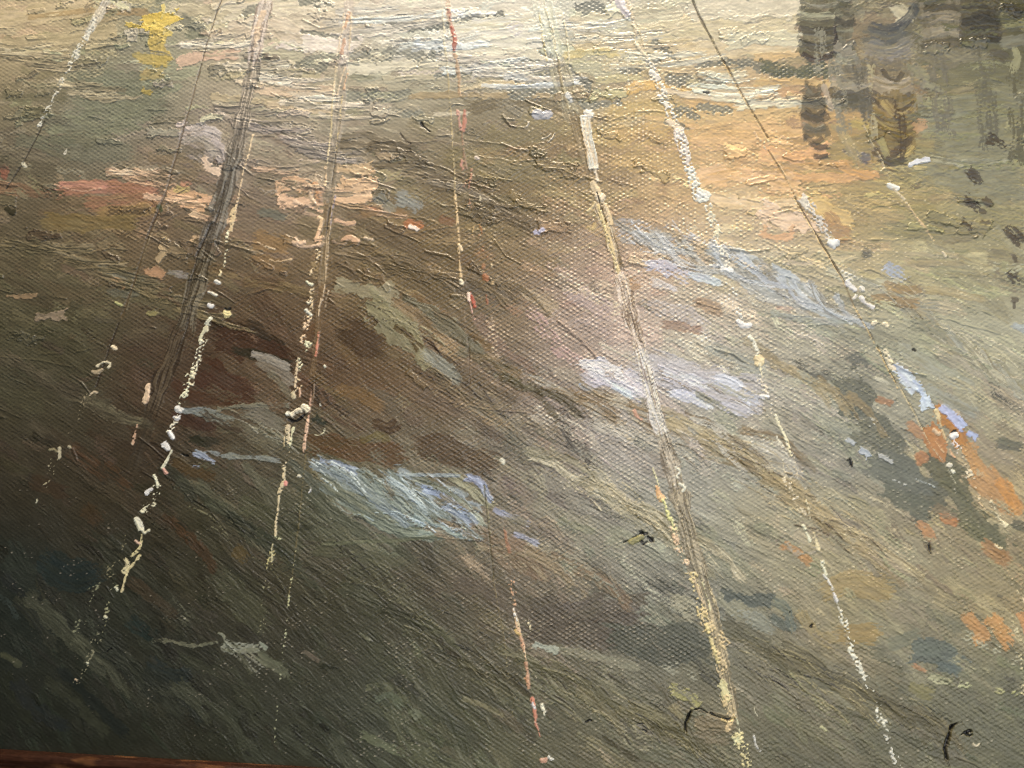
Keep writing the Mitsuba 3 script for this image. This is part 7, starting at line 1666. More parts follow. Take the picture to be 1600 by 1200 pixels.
lump|-88,470 -88,465 -86,460|5|221,202,166
lump|-85,402 -85,397 -82,392|5|211,186,145
line|-175,356 -178,344 -175,326|6|234,212,196|t=0.28
line|-193,336 -183,341 -172,336|3|234,212,193|t=0.22
line|-170,359 -160,331 -151,301|7|166,72,53 182,98,79|t=0.22|L=small crimson mark in the middle
line|-172,326 -164,288 -151,250|3|221,181,169|t=0.19
line|-107,351 -104,331 -101,314|4|154,104,78|t=0.14
bead|-105,250 -65,150 -52,100|20|183,162,136|d=0.67;t=0.11
lump|-35,-297 -30,-302 -28,-305|9|234,234,216|t=0.33|L=small cream dot below the middle
line|-21,-560 -10,-609 0,-651|6|176,127,98 155,117,92|t=0.06
bead|1,-695 12,-768 28,-853|12|204,165,132|d=0.53;t=0.14
line|21,-871 37,-927 53,-987 71,-1059|9,4|234,213,174 230,180,147|t=0.22|L=orange and cream drip near the bottom
line|19,-866 26,-890 34,-914|4|234,234,230|t=0.22
line|30,-951 40,-963 50,-968|5|218,189,129|t=0.17
line|71,-1072 77,-1120 83,-1171|6|223,179,147 211,166,136|t=0.17
line|72,-1132 80,-1151 87,-1156|5|214,162,123|t=0.17
line|98,-1209 104,-1252 114,-1300 129,-1348|8,5|234,169,144 218,135,106|t=0.22
line|96,-1219 103,-1238 108,-1242|5|234,234,234|t=0.22
bead|79,-913 92,-949 105,-985|8|234,224,190|d=0.48;t=0.14
line|86,-1095 107,-1121 117,-1135|2|225,212,184|t=0.17
bead|133,-1227 143,-1255 148,-1279|6|234,231,208|d=0.33;t=0.17
lump|136,-1437 145,-1441 155,-1433|10|220,166,139 234,202,178|t=0.28|L=small pink and cream lump at the bottom
lump|165,-1425 170,-1430 175,-1432|9|234,234,223|t=0.28
band|93,1538 131,1395 162,1278|35,35|189,193,174 199,204,195|t=0.12|L=broad pale mast stroke right of the middle
line|103,1525 141,1369 168,1265|4|208,204,178|t=0.3
line|135,1420 162,1291 179,1188|3|208,199,170|t=0.3
line|180,1445 197,1367 208,1264|4|207,200,173|t=0.3
line|84,1473 101,1370 122,1266|3|195,182,135|t=0.3
line|163,1265 184,1163 205,1086|5|204,189,151|t=0.3
band|157,1291 194,1162 231,1034|35,28|125,116,95 170,166,142|t=0.14;s=1.8
lump|200,1142 210,1129 215,1116|9|195,199,200|t=0.22
band|223,1060 257,945 304,817|22,20|103,88,61 136,122,96|t=0.14;s=1.8
knife|271,1049 282,970 308,850|22,20|221,206,182 222,227,221|t=0.5;s=1.3;g=0.2|L=cream knife slab on the broad pale mast stroke
lump|278,1069 286,1064 293,1058|15|218,216,210|t=0.33
groove|254,1034 270,945 288,868|2|200,175,135|t=-0.1
groove|264,1034 280,944 298,868|2|199,175,135|t=-0.1
groove|274,1033 290,944 308,868|2|199,175,135|t=-0.1
lump|308,850 316,825 324,795|7|220,208,187|t=0.22
lump|304,792 319,759 335,724|12|223,208,179 210,192,158|t=0.33
lump|324,739 334,729 344,739|12|226,211,184|t=0.39
lump|285,679 300,689 315,709|6|204,188,147|t=0.22
lump|286,618 306,608 316,628|6|190,169,122|t=0.22
lump|355,703 367,666 375,628|9|228,211,175 213,190,147|t=0.33
line|370,666 394,683 429,693|3|203,183,152|t=0.19
crack|319,754 340,678 360,628|3|18,18,18|t=-0.2
band|330,716 373,578 417,428|22,22|221,206,179 100,82,50|t=0.2;s=2;a=1
line|327,704 356,603 387,503 412,428|7|231,217,170 209,189,138|t=0.22
line|360,628 381,540 412,440|6|219,199,154|t=0.19
band|412,440 455,278 498,130|29,29|233,219,205 120,100,80|t=0.18;s=2.1;a=1
groove|412,428 443,315 473,216|2|64,43,18
groove|468,229 488,142 518,68|2|77,59,35
line|397,428 438,278 482,105|2|227,211,182 204,187,159|t=0.22
line|410,428 450,278 494,105|2|227,210,182 204,186,159|t=0.22
line|424,428 465,278 508,105|2|227,210,182 204,186,158|t=0.22
line|437,428 477,278 521,105|2|226,210,182 203,186,158|t=0.22
band|493,142 534,-18 579,-189|29,29|234,234,234 138,120,105|t=0.14;s=1.9
line|481,130 522,-30 577,-214 602,-299|2|234,234,211 221,210,183|t=0.24
line|498,130 539,-30 594,-213 619,-298|2|234,233,210 221,210,183|t=0.24
line|508,130 549,-30 603,-213 628,-298|2|234,233,210 221,209,183|t=0.24
line|518,130 558,-30 613,-213 638,-298|2|234,233,210 221,209,182|t=0.24
line|523,81 558,-54 603,-213|5|234,234,228 232,223,203|t=0.22
groove|539,7 569,-91 588,-152|2|90,76,57
band|579,-177 624,-335 663,-480|31,31|105,92,71 196,186,168|t=0.14;s=2.1;a=1
band|643,-383 698,-624 752,-791|36,31|104,93,70 182,171,145|t=0.12;s=2.1;a=1
band|742,-743 796,-956 863,-1262|26,19|119,108,81 203,186,148|t=0.12;s=2;a=0.9
line|609,-311 649,-480 698,-648 728,-767|2|191,179,149 171,159,128|t=0.18
line|628,-310 668,-479 717,-647 747,-767|2|191,179,149 171,159,127|t=0.18
line|645,-310 685,-479 734,-647 763,-766|2|190,179,149 171,159,127|t=0.18
line|633,-310 648,-329 638,-347|5|234,234,216|t=0.22
line|648,-371 668,-387 658,-402|5|234,234,216|t=0.22
bead|694,-708 731,-827 762,-922|19|234,219,165 221,200,146|d=0.39;t=0.17
line|706,-732 723,-780 742,-827|7|228,206,167 207,186,150|t=0.17;g=0.8
line|732,-731 752,-791 766,-850|3|234,231,185|t=0.17
line|761,-766 776,-802 785,-825|2|220,206,164|t=0.14
bead|738,-851 779,-969 810,-1075|23|234,212,156 209,191,156|d=0.39;t=0.19|L=row of cream dabs along the broad mast stroke near the bottom
line|750,-899 772,-969 796,-1040|6|234,219,161|t=0.17;g=0.9
bead|791,-921 814,-956 833,-979|14|228,206,158|d=0.43;t=0.17
knife|808,-1118 823,-1146 835,-1174|17|234,234,187 234,222,164|t=0.25
bead|816,-1158 835,-1205 854,-1234|18|234,212,163|d=0.33;t=0.17
line|858,-1234 840,-1268 831,-1288|8|234,209,162|t=0.22
line|861,-1229 875,-1285 882,-1321|4|234,234,199|t=0.22
knife|859,-1305 868,-1314 873,-1333|14|234,234,185|t=0.3
bead|868,-1309 892,-1367 911,-1437|21|234,223,169|d=0.27;t=0.17
line|927,-1306 936,-1334 943,-1353 953,-1362|4|234,234,229|t=0.22|L=small white tick mark at the bottom
line|929,-1200 936,-1223 941,-1237|2|220,215,186|t=0.17
line|546,-312 561,-356 571,-390|3|234,230,187|t=0.17
line|562,-390 571,-414 581,-433|12|226,163,105 234,201,149|t=0.22|L=orange tip of a drip at the lower right of the middle
bead|586,-433 611,-493 633,-553|9|234,234,174|d=0.23;t=0.22
line|581,-433 601,-469 616,-510|5|234,234,166|t=0.22
bead|621,-529 635,-577 645,-601|12|234,203,168|d=0.27;t=0.19
bead|645,-621 665,-654 675,-673|14|234,207,173|d=0.29;t=0.19
line|471,-93 481,-112 501,-129|6|205,148,117 196,151,127|t=0.11
lump|395,1510 411,1479 431,1458|15|189,184,191 199,199,207|t=0.39|L=thick pale paint at the top of a beaded mast line
line|425,1514 446,1463 461,1411 467,1373|7|200,191,172 190,176,152|t=0.28
lump|451,1416 466,1398 479,1380|6|199,190,167
line|456,1398 462,1360 459,1330|3|202,193,168|t=0.22
line|476,1385 491,1354 502,1318|3|199,187,156|t=0.22
line|462,1340 492,1303 517,1270|6|205,197,174|t=0.28
line|459,1330 442,1305 433,1259 436,1213 439,1172|2|207,202,181|t=0.22|L=fine curved hair of cream paint at the top
bead|512,1277 542,1206 572,1129|17|211,209,199 203,198,185|d=0.17;t=0.25
lump|522,1226 542,1211 557,1195|9|211,209,204
bead|568,1134 593,1078 623,1015|17|218,216,207|d=0.15;t=0.25|L=white beaded mast line right of the middle
lump|593,1028 623,1002 647,977|12|220,207,187 212,197,173|t=0.28
bead|633,989 658,901 683,826|19|222,222,218 214,206,199|d=0.19;t=0.22
bead|678,838 707,751 732,713|21|225,229,221|d=0.15;t=0.25
lump|717,741 729,735 741,740|22|225,229,231 225,225,209|t=0.33
bead|744,700 762,638 781,588|17|227,224,207|d=0.23;t=0.22
lump|761,670 769,656 762,638|10|227,223,199
lump|781,616 786,601 781,586|12|228,221,193
bead|776,576 806,514 830,440|14|230,228,214|d=0.29;t=0.19
lump|801,452 816,447 835,442|10|231,234,234
bead|818,403 850,329 879,256|19|233,231,220|d=0.39;t=0.19
lump|862,248 884,236 908,236|10|234,234,234
line|908,195 927,158 937,129|7|234,234,218|t=0.22;g=0.9
lump|937,109 942,97 937,90|14|234,217,176|t=0.39
line|942,90 951,61 956,36|4|234,225,191|t=0.22
lump|950,-32 964,-37 976,-36|8|234,234,234
bead|952,36 976,-48 1004,-109|14|232,221,196|d=0.53;t=0.17
line|1004,-109 1019,-145 1035,-181 1061,-257|8,4|234,234,209 234,223,184|t=0.28;g=0.6|L=cream drip on the beaded mast line at the right
line|1007,-186 1016,-210 1033,-224|7|234,230,209|t=0.22
line|1028,-277 1047,-337 1071,-397|2|228,215,184|t=0.14
line|1071,-264 1080,-300 1085,-336|2|218,205,176|t=0.14
bead|1036,-337 1071,-409 1106,-480|14|229,216,184|d=0.53;t=0.14
line|1113,-420 1127,-467 1132,-496|4|234,226,191|t=0.19
line|1106,-516 1118,-551 1130,-575|6|234,234,206|t=0.22
line|1142,-543 1153,-574 1165,-609|5|234,222,181|t=0.19
line|1174,-647 1181,-671 1188,-699|8|234,234,208|t=0.28
line|1177,-692 1198,-722 1216,-755|4|234,234,227|t=0.22
lump|1219,-764 1223,-778 1228,-792|7|234,234,234
line|1225,-785 1235,-820 1249,-855|3|234,234,220|t=0.19
bead|1239,-820 1262,-890 1290,-960|12|234,234,217|d=0.27;t=0.22|L=lower end of the white beaded mast line
bead|1276,-960 1304,-1018 1331,-1080|11|234,234,216|d=0.39;t=0.19
bead|1327,-1064 1361,-1144 1395,-1236|16|234,234,218|d=0.49;t=0.17
line|1384,-1213 1400,-1247 1411,-1263|3|234,234,215|t=0.17
bead|1406,-1282 1431,-1350 1458,-1418|13|234,234,221|d=0.37;t=0.19
groove|677,1519 712,1434 752,1357 796,1270|5,4|56,48,26 89,79,64|t=-0.3|L=dark scratched mast line at the right
line|757,1347 782,1296 806,1240|3|194,183,147|t=0.17
groove|796,1270 850,1174 918,1047 972,959|4|74,55,18|t=-0.25
line|804,1250 858,1153 919,1037 979,932|3|202,180,138|t=0.17
line|919,985 943,947 962,917|3|200,179,148|t=0.17
groove|972,909 1025,822 1080,718|3|105,76,32|t=-0.2
line|984,902 1034,817 1087,703|3|219,193,149|t=0.17
groove|1073,723 1135,611 1198,501 1253,403|4|73,53,18|t=-0.25
line|1063,732 1123,624 1189,506 1248,403 1292,306|3|219,197,154|t=0.18
groove|1253,403 1299,294 1332,234 1369,174|3|93,78,51|t=-0.2
line|1292,311 1327,246 1378,142|3|218,196,147|t=0.18
groove|1374,162 1406,90 1443,23|3|80,61,18|t=-0.2
line|1378,147 1415,66 1447,6|3|209,186,137|t=0.17
line|1447,18 1500,-77 1552,-183 1593,-246|3|200,186,149|t=0.17
groove|1457,14 1507,-81 1543,-148|2|96,83,52
line|1598,-253 1625,-300 1656,-347|2|191,187,162|t=0.14
knife|1096,722 1111,698 1130,668|14|224,221,213 211,205,191|t=0.25
bead|1130,697 1163,636 1201,574|18|206,202,195|d=0.43;t=0.17
lump|1203,550 1215,545 1229,550|15|228,231,232|t=0.39|L=round white paint lump beside the dark scratched mast line
bead|1210,501 1253,440 1281,416|18|211,207,191|d=0.48;t=0.17
lump|1267,403 1276,389 1290,374|11|231,234,234 221,219,222|t=0.28
lump|1316,379 1320,374 1323,369|8|231,230,222
lump|1295,345 1290,340 1299,350|9|232,229,222
lump|1316,343 1332,321 1360,307|9|232,234,234 220,215,215|t=0.28
lump|1355,239 1362,246 1369,251|8|230,219,191
lump|1397,244 1406,241 1411,237|8|232,221,191
line|1401,143 1411,123 1424,102|7|226,216,187|t=0.22
line|1420,90 1429,80 1434,76|7|234,223,196|t=0.22
lump|1587,-80 1594,-94 1596,-104|10|229,213,166|t=0.22
line|1598,-111 1607,-158 1625,-194|5|212,192,149|t=0.22
lump|1580,-152 1589,-161 1598,-161|7|220,195,161
line|1584,-194 1598,-213 1611,-232|3|234,205,162|t=0.19
crack|1644,-160 1648,-158 1655,-155|6|18,18,18|t=-0.2
lump|1641,-174 1650,-172 1662,-172|9|234,234,234|t=0.33|L=white paint lump among the orange patches at the right
bead|1648,-193 1657,-212 1671,-228|13|231,225,222|d=0.33;t=0.19
line|1634,-217 1643,-241 1652,-252|4|218,178,138|t=0.19
lump|1627,-281 1632,-279 1634,-281|7|234,229,210|t=0.22
lump|1641,-302 1643,-305 1645,-304|7|234,234,215|t=0.22
bead|1697,-299 1715,-329 1733,-357|11|230,217,186|d=0.43;t=0.17
line|1737,-392 1737,-415 1755,-438|4|224,201,162|t=0.22
bead|1771,-415 1800,-468 1831,-495|13|234,223,186|d=0.43;t=0.19
line|1787,-426 1804,-468 1827,-488|4|234,226,191|t=0.22
line|1795,-571 1806,-578 1815,-584|5|234,219,179|t=0.22
line|1815,-612 1835,-658 1852,-693|2|210,184,141|t=0.14
line|1870,-732 1883,-754 1896,-777|3|234,217,171|t=0.17
bead|1858,-843 1877,-935 1889,-1107|13|219,209,166|d=0.63;t=0.17
line|1323,1003 1351,941 1393,862 1426,781|3|183,171,139|t=0.14
lump|1416,768 1432,763 1449,758|10|224,226,220|t=0.33|L=small white daub on a thin line at the upper right
line|1432,754 1453,739 1490,690|4|217,203,173|t=0.19
line|1490,690 1527,634 1578,561|4|214,193,150 188,166,132|t=0.19
lump|1612,512 1617,503 1623,495|6|226,215,188
lump|1269,-267 1278,-277 1283,-291|5|18,18,18|t=0.28
lump|75,1068 105,1062 135,1066|15|189,192,204 172,174,182|t=0.28|L=small lavender grey lump left of the cream knife slab
line|79,1093 94,1088 110,1092|4|205,194,154|t=0.17
lump|86,599 97,594 111,604|10|190,190,217|t=0.14
line|30,1012 45,1025 50,1037|3|214,206,190|t=0.4
line|101,965 126,975 141,990|3|215,207,189|t=0.4
line|127,954 141,969 151,985|3|215,207,189|t=0.4
crack|-381,1040 -365,1019 -344,1003|6|18,18,18|t=-0.3
line|-376,1050 -360,1039 -339,1029|4|149,142,111|t=0.17
groove|-466,1000 -447,973 -421,957|3|42,27,18
lump|-2133,709 -2115,696 -2098,690|12|61,59,43 52,49,36|t=0.3
lump|-1467,712 -1458,699 -1450,691|9|68,75,53|t=0.11
crack|438,-603 464,-587 488,-577 510,-562|4,4|18,18,18|t=-0.5|L=black tear in the canvas below the middle
crack|510,-562 524,-571 544,-585|12|18,18,18 18,18,18|t=-0.3;g=0.9
crack|501,-596 513,-605 530,-595|7|18,18,18|t=-0.3;g=0.9
lump|462,-597 491,-587 508,-576|10|159,155,105 144,139,93|t=0.28
crack|695,-1228 684,-1252 677,-1277 679,-1305|6,2|18,18,18|t=-1|L=curved black tear in the canvas near the bottom
crack|710,-1218 733,-1217 759,-1230|3|18,18,18
crack|769,-1232 804,-1244 835,-1250 854,-1244|4,5|18,18,18|t=-0.9|L=thin black crack near the bottom
line|811,-1253 840,-1259 858,-1239|5|229,207,150|t=0.22
crack|1671,-1222 1644,-1230 1635,-1247|4|18,18,18
crack|1639,-1233 1623,-1270 1612,-1322 1616,-1358|7,6|18,18,18|t=-1.1|L=long black tear in the canvas at the lower right corner
crack|1616,-1354 1625,-1374 1634,-1397|3|18,18,18
crack|1666,-1264 1684,-1258 1706,-1250|2,6|18,18,18|t=-0.8;g=0.7|L=short black tear at the lower right corner
crack|1688,-1262 1699,-1264 1708,-1259|4|18,18,18
lump|1710,-1294 1724,-1302 1733,-1292|4|221,210,179|t=0.22
crack|1560,-573 1558,-588 1565,-611|5,3|18,18,18|t=-0.5|L=small black nick at the right
crack|1276,-267 1281,-277 1278,-289|4|18,18,18|t=-0.4
crack|300,-1286 314,-1280 326,-1280|4|18,18,18|t=-0.3
crack|502,-1285 514,-1282 522,-1280|5|18,18,18|t=-0.4
crack|519,-1304 527,-1308 531,-1310|4|18,18,18|t=-0.3
crack|1133,-895 1138,-890 1142,-885|4|18,18,18|t=-0.3
crack|1058,-844 1065,-836 1070,-831|2|18,18,18|t=-0.3
crack|-1623,-1102 -1615,-1094 -1607,-1089|5|18,18,18|t=-0.3
crack|1503,148 1508,146 1512,144|5|27,18,18|t=-0.3
crack|-1330,-304 -1320,-309 -1309,-309|5|18,18,18|t=-0.3
crack|724,1139 739,1136 749,1141|6|18,18,18|t=-0.2
lump|1173,-1261 1182,-1267 1189,-1272|7|182,181,141|t=0.11
ridge|-2137,114 -1967,100 -1827,106 -1676,131 -1580,164 -1458,180|7|150,156,170|t=0.24
ridge|-2136,85 -1797,43 -1628,-47|5|150,156,169|t=0.24
ridge|-629,698 -524,679 -394,658 -265,626|6|136,147,171|t=0.24
ridge|-626,577 -496,587 -367,601 -213,626|6|139,149,172|t=0.24
ridge|-479,989 -426,963 -271,960 -141,899 -13,821|5|121,134,163|t=0.24
ridge|-582,918 -477,912 -321,868 -165,784 -37,719|5|126,138,165|t=0.24
ridge|-528,860 -371,825 -216,759 -61,681|5|128,140,167|t=0.24
ridge|-14,864 138,868 213,857 251,818|6|116,129,159|t=0.24
ridge|313,835 363,804 450,778 537,747 635,721|7|113,126,154|t=0.24
ridge|635,701 696,721 780,750|6|113,124,151|t=0.24
ridge|1269,440 1327,447 1409,428 1490,384 1559,375|5|120,128,150|t=0.24
ridge|951,244 1117,237 1281,258 1443,271|6|123,131,152|t=0.24
ridge|986,477 1116,428 1257,330 1304,282|4|121,129,152|t=0.24
ridge|925,575 1009,538 1069,452|5|118,128,152|t=0.24
ridge|-780,-640 -599,-619 -394,-603 -90,-614|6|149,166,183|t=0.24
ridge|-277,-74 -49,-101 201,-117 472,-117|5|145,154,173|t=0.24
ridge|-833,412 -675,402 -518,389 -413,346|6|147,156,176|t=0.24
ridge|-413,338 -257,250 -103,162|5|145,154,175|t=0.24
ridge|-1256,244 -1120,219 -960,194|6|153,161,178|t=0.24
ridge|-1214,632 -1324,690 -1446,651|6|144,153,171|t=0.24
ridge|-1836,321 -1697,334 -1599,295|5|149,155,170|t=0.24
ridge|-1896,427 -1729,459 -1562,440|6|147,154,169|t=0.24
ridge|-1734,587 -1625,639 -1487,652|6|144,152,168|t=0.24
ridge|-1086,899 -951,866 -792,895|5|135,145,168|t=0.24
ridge|-1089,991 -928,1002 -848,987|5|131,142,165|t=0.24
ridge|-1063,1043 -929,1054 -795,1026|5|129,140,164|t=0.24
ridge|-391,517 -287,453 -209,402|5|142,151,174|t=0.24
ridge|-625,505 -468,466 -286,427|5|144,153,175|t=0.24
ridge|-702,466 -519,427 -312,397|5|145,154,175|t=0.24
ridge|780,750 853,724 913,719 973,674|5|112,122,148|t=0.24
ridge|1021,428 1163,391 1281,330|4|121,129,152|t=0.24
ridge|1070,111 1164,51 1234,-33|5|126,133,152|t=0.24
ridge|784,206 903,158 999,134|4|126,134,155|t=0.24
ridge|1210,330 1327,258 1443,247|4|122,130,151|t=0.24
ridge|1351,561 1490,568 1766,601|5|117,125,147|t=0.24
ridge|-918,635 -733,621 -628,639|5|142,152,174|t=0.24
ridge|-2132,0 -1960,-77 -1818,-154|5|149,155,167|t=0.24
ridge|-2127,-133 -1984,-170 -1899,-203|5|148,156,168|t=0.24
ridge|-1380,-121 -1191,-108 -978,-95|5|155,163,178|t=0.24
ridge|688,156 832,145 904,109|4|128,136,157|t=0.24
ridge|1164,208 1257,149 1304,113|4|124,132,152|t=0.24
ridge|1443,283 1627,260 1809,213|4|121,129,148|t=0.24
ridge|-220,978 -66,950 112,947|5|115,129,160|t=0.24
ridge|-167,912 -14,885 112,888|5|117,131,162|t=0.24
ridge|810,-136 976,-206 1094,-264|5|131,138,155|t=0.24
ridge|976,-121 1117,-203 1281,-272|5|130,136,153|t=0.24
ridge|1094,-324 1258,-392 1396,-460|5|132,137,152|t=0.24
'''

GROUND = lin(LIT_PIGMENTS)
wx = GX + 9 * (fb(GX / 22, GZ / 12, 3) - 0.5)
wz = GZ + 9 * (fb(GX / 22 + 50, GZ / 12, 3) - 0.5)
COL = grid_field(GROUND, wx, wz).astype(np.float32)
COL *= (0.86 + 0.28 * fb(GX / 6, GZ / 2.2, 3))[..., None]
HID = np.clip(grid_field(COVER, GX, GZ), 0, 1).astype(np.float32)      # how far paint fills the weave
PAINT = (0.10 * fb(GX / 9, GZ / 5, 4)).astype(np.float32)                 # paint height, mm
OWN = np.zeros((NZ, NX), np.int32)

KINDS = {
    #        thick alpha rag   streak dry  hide  profile
    'brush': (0.10, 0.90, 0.55, 1.1, 0.0, 0.40, 'flat'),
    'dry':   (0.07, 0.95, 0.60, 0.9, 0.55, 0.0, 'flat'),
    'knife': (0.26, 0.96, 1.25, 0.45, 0.0, 0.95, 'slab'),
    'patch': (0.04, 0.95, 1.10, 0.45, 0.0, 0.10, 'flat'),
    'gap':   (0.00, 0.92, 1.30, 0.45, 0.0, 0.0, 'gap'),
    'band':  (0.10, 0.80, 0.50, 1.8, 0.0, 0.5, 'flat'),
    'line':  (0.18, 0.97, 0.70, 0.5, 0.0, 0.7, 'round'),
    'groove': (-0.20, 0.88, 0.40, 0.5, 0.0, 0.5, 'round'),
    'bead':  (0.14, 1.00, 0.60, 0.3, 0.62, 0.3, 'blob'),
    'lump':  (0.34, 0.97, 1.00, 0.4, 0.0, 1.0, 'round'),
    'ridge': (0.18, 0.00, 0.30, 0.2, 0.0, 0.3, 'ridge'),
    'crack': (-0.9, 1.00, 0.60, 0.2, 0.0, 0.3, 'round'),  # the black one under the pink lump paints its shadow
    'wash':  (0.02, 0.60, 1.10, 0.8, 0.0, 0.1, 'flat'),
}


def curve(pts, wobble, seed):
    """A smooth path through the points, a little unsteady as a hand is."""
    p = np.asarray(pts, np.float32)
    q = np.vstack([2 * p[0] - p[1], p, 2 * p[-1] - p[-2]])
    out = []
    for k in range(len(p) - 1):
        a, b, c, d = q[k], q[k + 1], q[k + 2], q[k + 3]
        n = int(np.clip(np.hypot(*(c - b)) / 2.5, 2, 6))
        for t in np.arange(n) / n:
            out.append(0.5 * (2 * b + (c - a) * t + (2 * a - 5 * b + 4 * c - d) * t * t + (3 * b - a - 3 * c + d) * t ** 3))
    out = np.array(out + [p[-1]], np.float32)
    if wobble:
        s = np.arange(len(out)) * 0.8
        out[:, 0] += wobble * (nz(s + seed * 1.7, seed * 0.37) - 0.5)
        out[:, 1] += wobble * (nz(s + seed * 2.9, seed * 0.71 + 40) - 0.5)
    return out


def stroke(kind, pts, w0, w1, c1, c2, seed, own=0, smooth=True, **opt):
    """Lays one stroke of paint on the canvas: colour, relief, filled weave, and whose paint lies on top."""
    thick, alpha, rag, streak, dry, hide, prof = KINDS[kind]
    thick, alpha, rag = opt.get('t', thick), opt.get('a', alpha), opt.get('g', rag)
    streak, dry, hide = opt.get('s', streak), opt.get('d', dry), opt.get('h', hide)
    pts = curve(pts, {'ridge': 1.6, 'groove': 0.35, 'line': 0.6, 'crack': 0.7}.get(kind, 0.5) if smooth else 0, seed) if smooth else np.asarray(pts, np.float32)
    wm = max(w0, w1)
    pad = wm * (1.4 + rag) + 0.8
    i0, i1 = np.searchsorted(xs, [pts[:, 0].min() - pad, pts[:, 0].max() + pad])
    j0, j1 = np.searchsorted(zs, [pts[:, 1].min() - pad, pts[:, 1].max() + pad])
    if i1 - i0 < 1 or j1 - j0 < 1:
        return
    sl = np.s_[j0:j1, i0:i1]
    X, Z = GX[sl], GZ[sl]
    best, S, D, at = np.full(X.shape, 1e9, np.float32), np.zeros_like(X), np.zeros_like(X), 0.0
    last = len(pts) - 2
    for k, (a, b) in enumerate(zip(pts[:-1], pts[1:])):
        d = b - a
        ln = float(np.hypot(*d)) + 1e-6
        d = d / ln
        rx, rz = X - a[0], Z - a[1]
        t = np.clip(rx * d[0] + rz * d[1], -pad if k == 0 else 0, ln + (pad if k == last else 0))
        ex, ez = rx - t * d[0], rz - t * d[1]
        r = ex * ex + ez * ez
        m = r < best
        best = np.where(m, r, best)
        S = np.where(m, t + at, S)
        D = np.where(m, d[0] * rz - d[1] * rx, D)
        at += ln
    L = at
    R = np.sqrt(best)
    ox, oy = (seed * 37.13) % 251, (seed * 91.7) % 249
    thin = kind in ('line', 'groove', 'ridge', 'crack')
    W = w0 + (w1 - w0) * np.clip(S / L, 0, 1)
    W = W * (1 + (0.9 if thin else 0.55) * (nz(S / (2.2 if thin else max(2.5, wm)) + ox, oy) - 0.5) * min(1, rag * 1.6))
    end = np.minimum(S, L - S)
    q = np.where(D < 0, -1, 1) * R / W
    kb = max(wm * 1.6, 1.2)
    br = 0.55 * nz(q * kb + ox, S / (5 + L * 0.12) + oy) + 0.45 * nz(q * kb * 2.4 + oy, S / (2.5 + L * 0.05) + ox)
    edge = nz(S / 1.7 + ox, D / 0.9 + oy) * 0.5 + nz(X / 0.9 + oy, Z / 0.6 + ox) * 0.5 - 0.5
    big = nz(S / 5.0 + oy, D / 2.2 + ox) - 0.5
    inside = (1 - np.abs(q)) * W + rag * (edge * min(2.4, 1.0 * wm) + big * min(4.0, 0.9 * wm))
    if kind in ('brush', 'dry', 'band', 'wash'):
        run = end - 0.40 * min(L, 7 * wm) * np.clip(br - 0.40, 0, 1) * min(streak, 1.2) + 0.4 * wm * edge
    elif thin or prof == 'round':
        run = end + 0.8 * W * np.sqrt(np.clip(1 - q * q, 0, 1)) + 0.6 * wm * edge
    else:
        run = end + 1.2 * wm * (edge + big * 0.8) * min(rag, 1.2) + 0.3 * wm
    mask = ss(-0.08, 0.20, np.minimum(inside, run))
    if prof == 'blob':
        f = 0.50 * WEAVE[sl] + 1.9 * (nz(S / 1.5 + ox, D / 0.55 + oy) - 0.5) + 1.0 * (nz(X / 0.7 + ox, Z / 0.6 + oy) - 0.5) + 1.3 * (nz(S / 3.2 + oy, D / 2.2) - 0.5) + 0.25 * (1 - np.abs(q))
        f = f - (dry - 0.34) * 1.8 - 0.26
        mask = mask * ss(-0.06, 0.10, f)
    elif dry > 0:
        f = 0.55 * WEAVE[sl] * (1 - 0.5 * HID[sl]) + 1.5 * (br - 0.5) * min(streak, 1) + 0.9 * big + 0.9 * edge
        mask = mask * ss(-0.08, 0.14, f - (dry - 0.5) * 1.6)
    elif kind in ('brush', 'wash', 'patch'):
        f = 1.5 * (br - 0.5) * min(streak, 1.2) + 0.7 * edge + 0.8 * big + 1.1 * np.clip(1 - np.abs(q), 0, 0.6) + 0.9 * np.clip(end / (wm * 2), 0, 0.5) + 0.12 * WEAVE[sl]
        mask = mask * ss(0.12, 0.50, f + (0.25 if kind == 'patch' else 0.0))
    elif kind in ('line', 'groove'):
        if kind == 'line':
            mask = mask * ss(-0.25, 0.05, 0.5 * WEAVE[sl] + 1.6 * (nz(X / 0.7 + ox, Z / 0.9) - 0.5) + (0.45 if w0 > 0.45 else 0.25))
        mask = mask * ss(0.10, 0.24, nz(S / 4.5 + ox, oy + 3.3) * 0.7 + 0.3 * edge + 0.15 + (0.15 if w0 > 0.5 else 0.0))
    elif kind == 'ridge':
        mask = mask * ss(0.25, 0.60, nz(S / 7 + ox, oy + 3.3))
    if not mask.any():
        return
    m = (mask * alpha * (1 - 0.30 * min(streak, 1) * (1 - br)))[..., None]
    mixv = np.clip((br - 0.5) * 2.2 * max(streak, 0.4) + 0.5 + 0.8 * big, 0, 1)[..., None]
    if alpha > 0:
        COL[sl] += ((c1 * (1 - mixv) + c2 * mixv) * (0.82 + 0.20 * nz(X / 0.8, Z / 0.5 + ox) + 0.34 * (nz(S / 3.4 + oy, D / 0.8 + ox) - 0.5) + 0.08)[..., None] - COL[sl]) * np.clip(m, 0, 1)
    aq = np.abs(q)
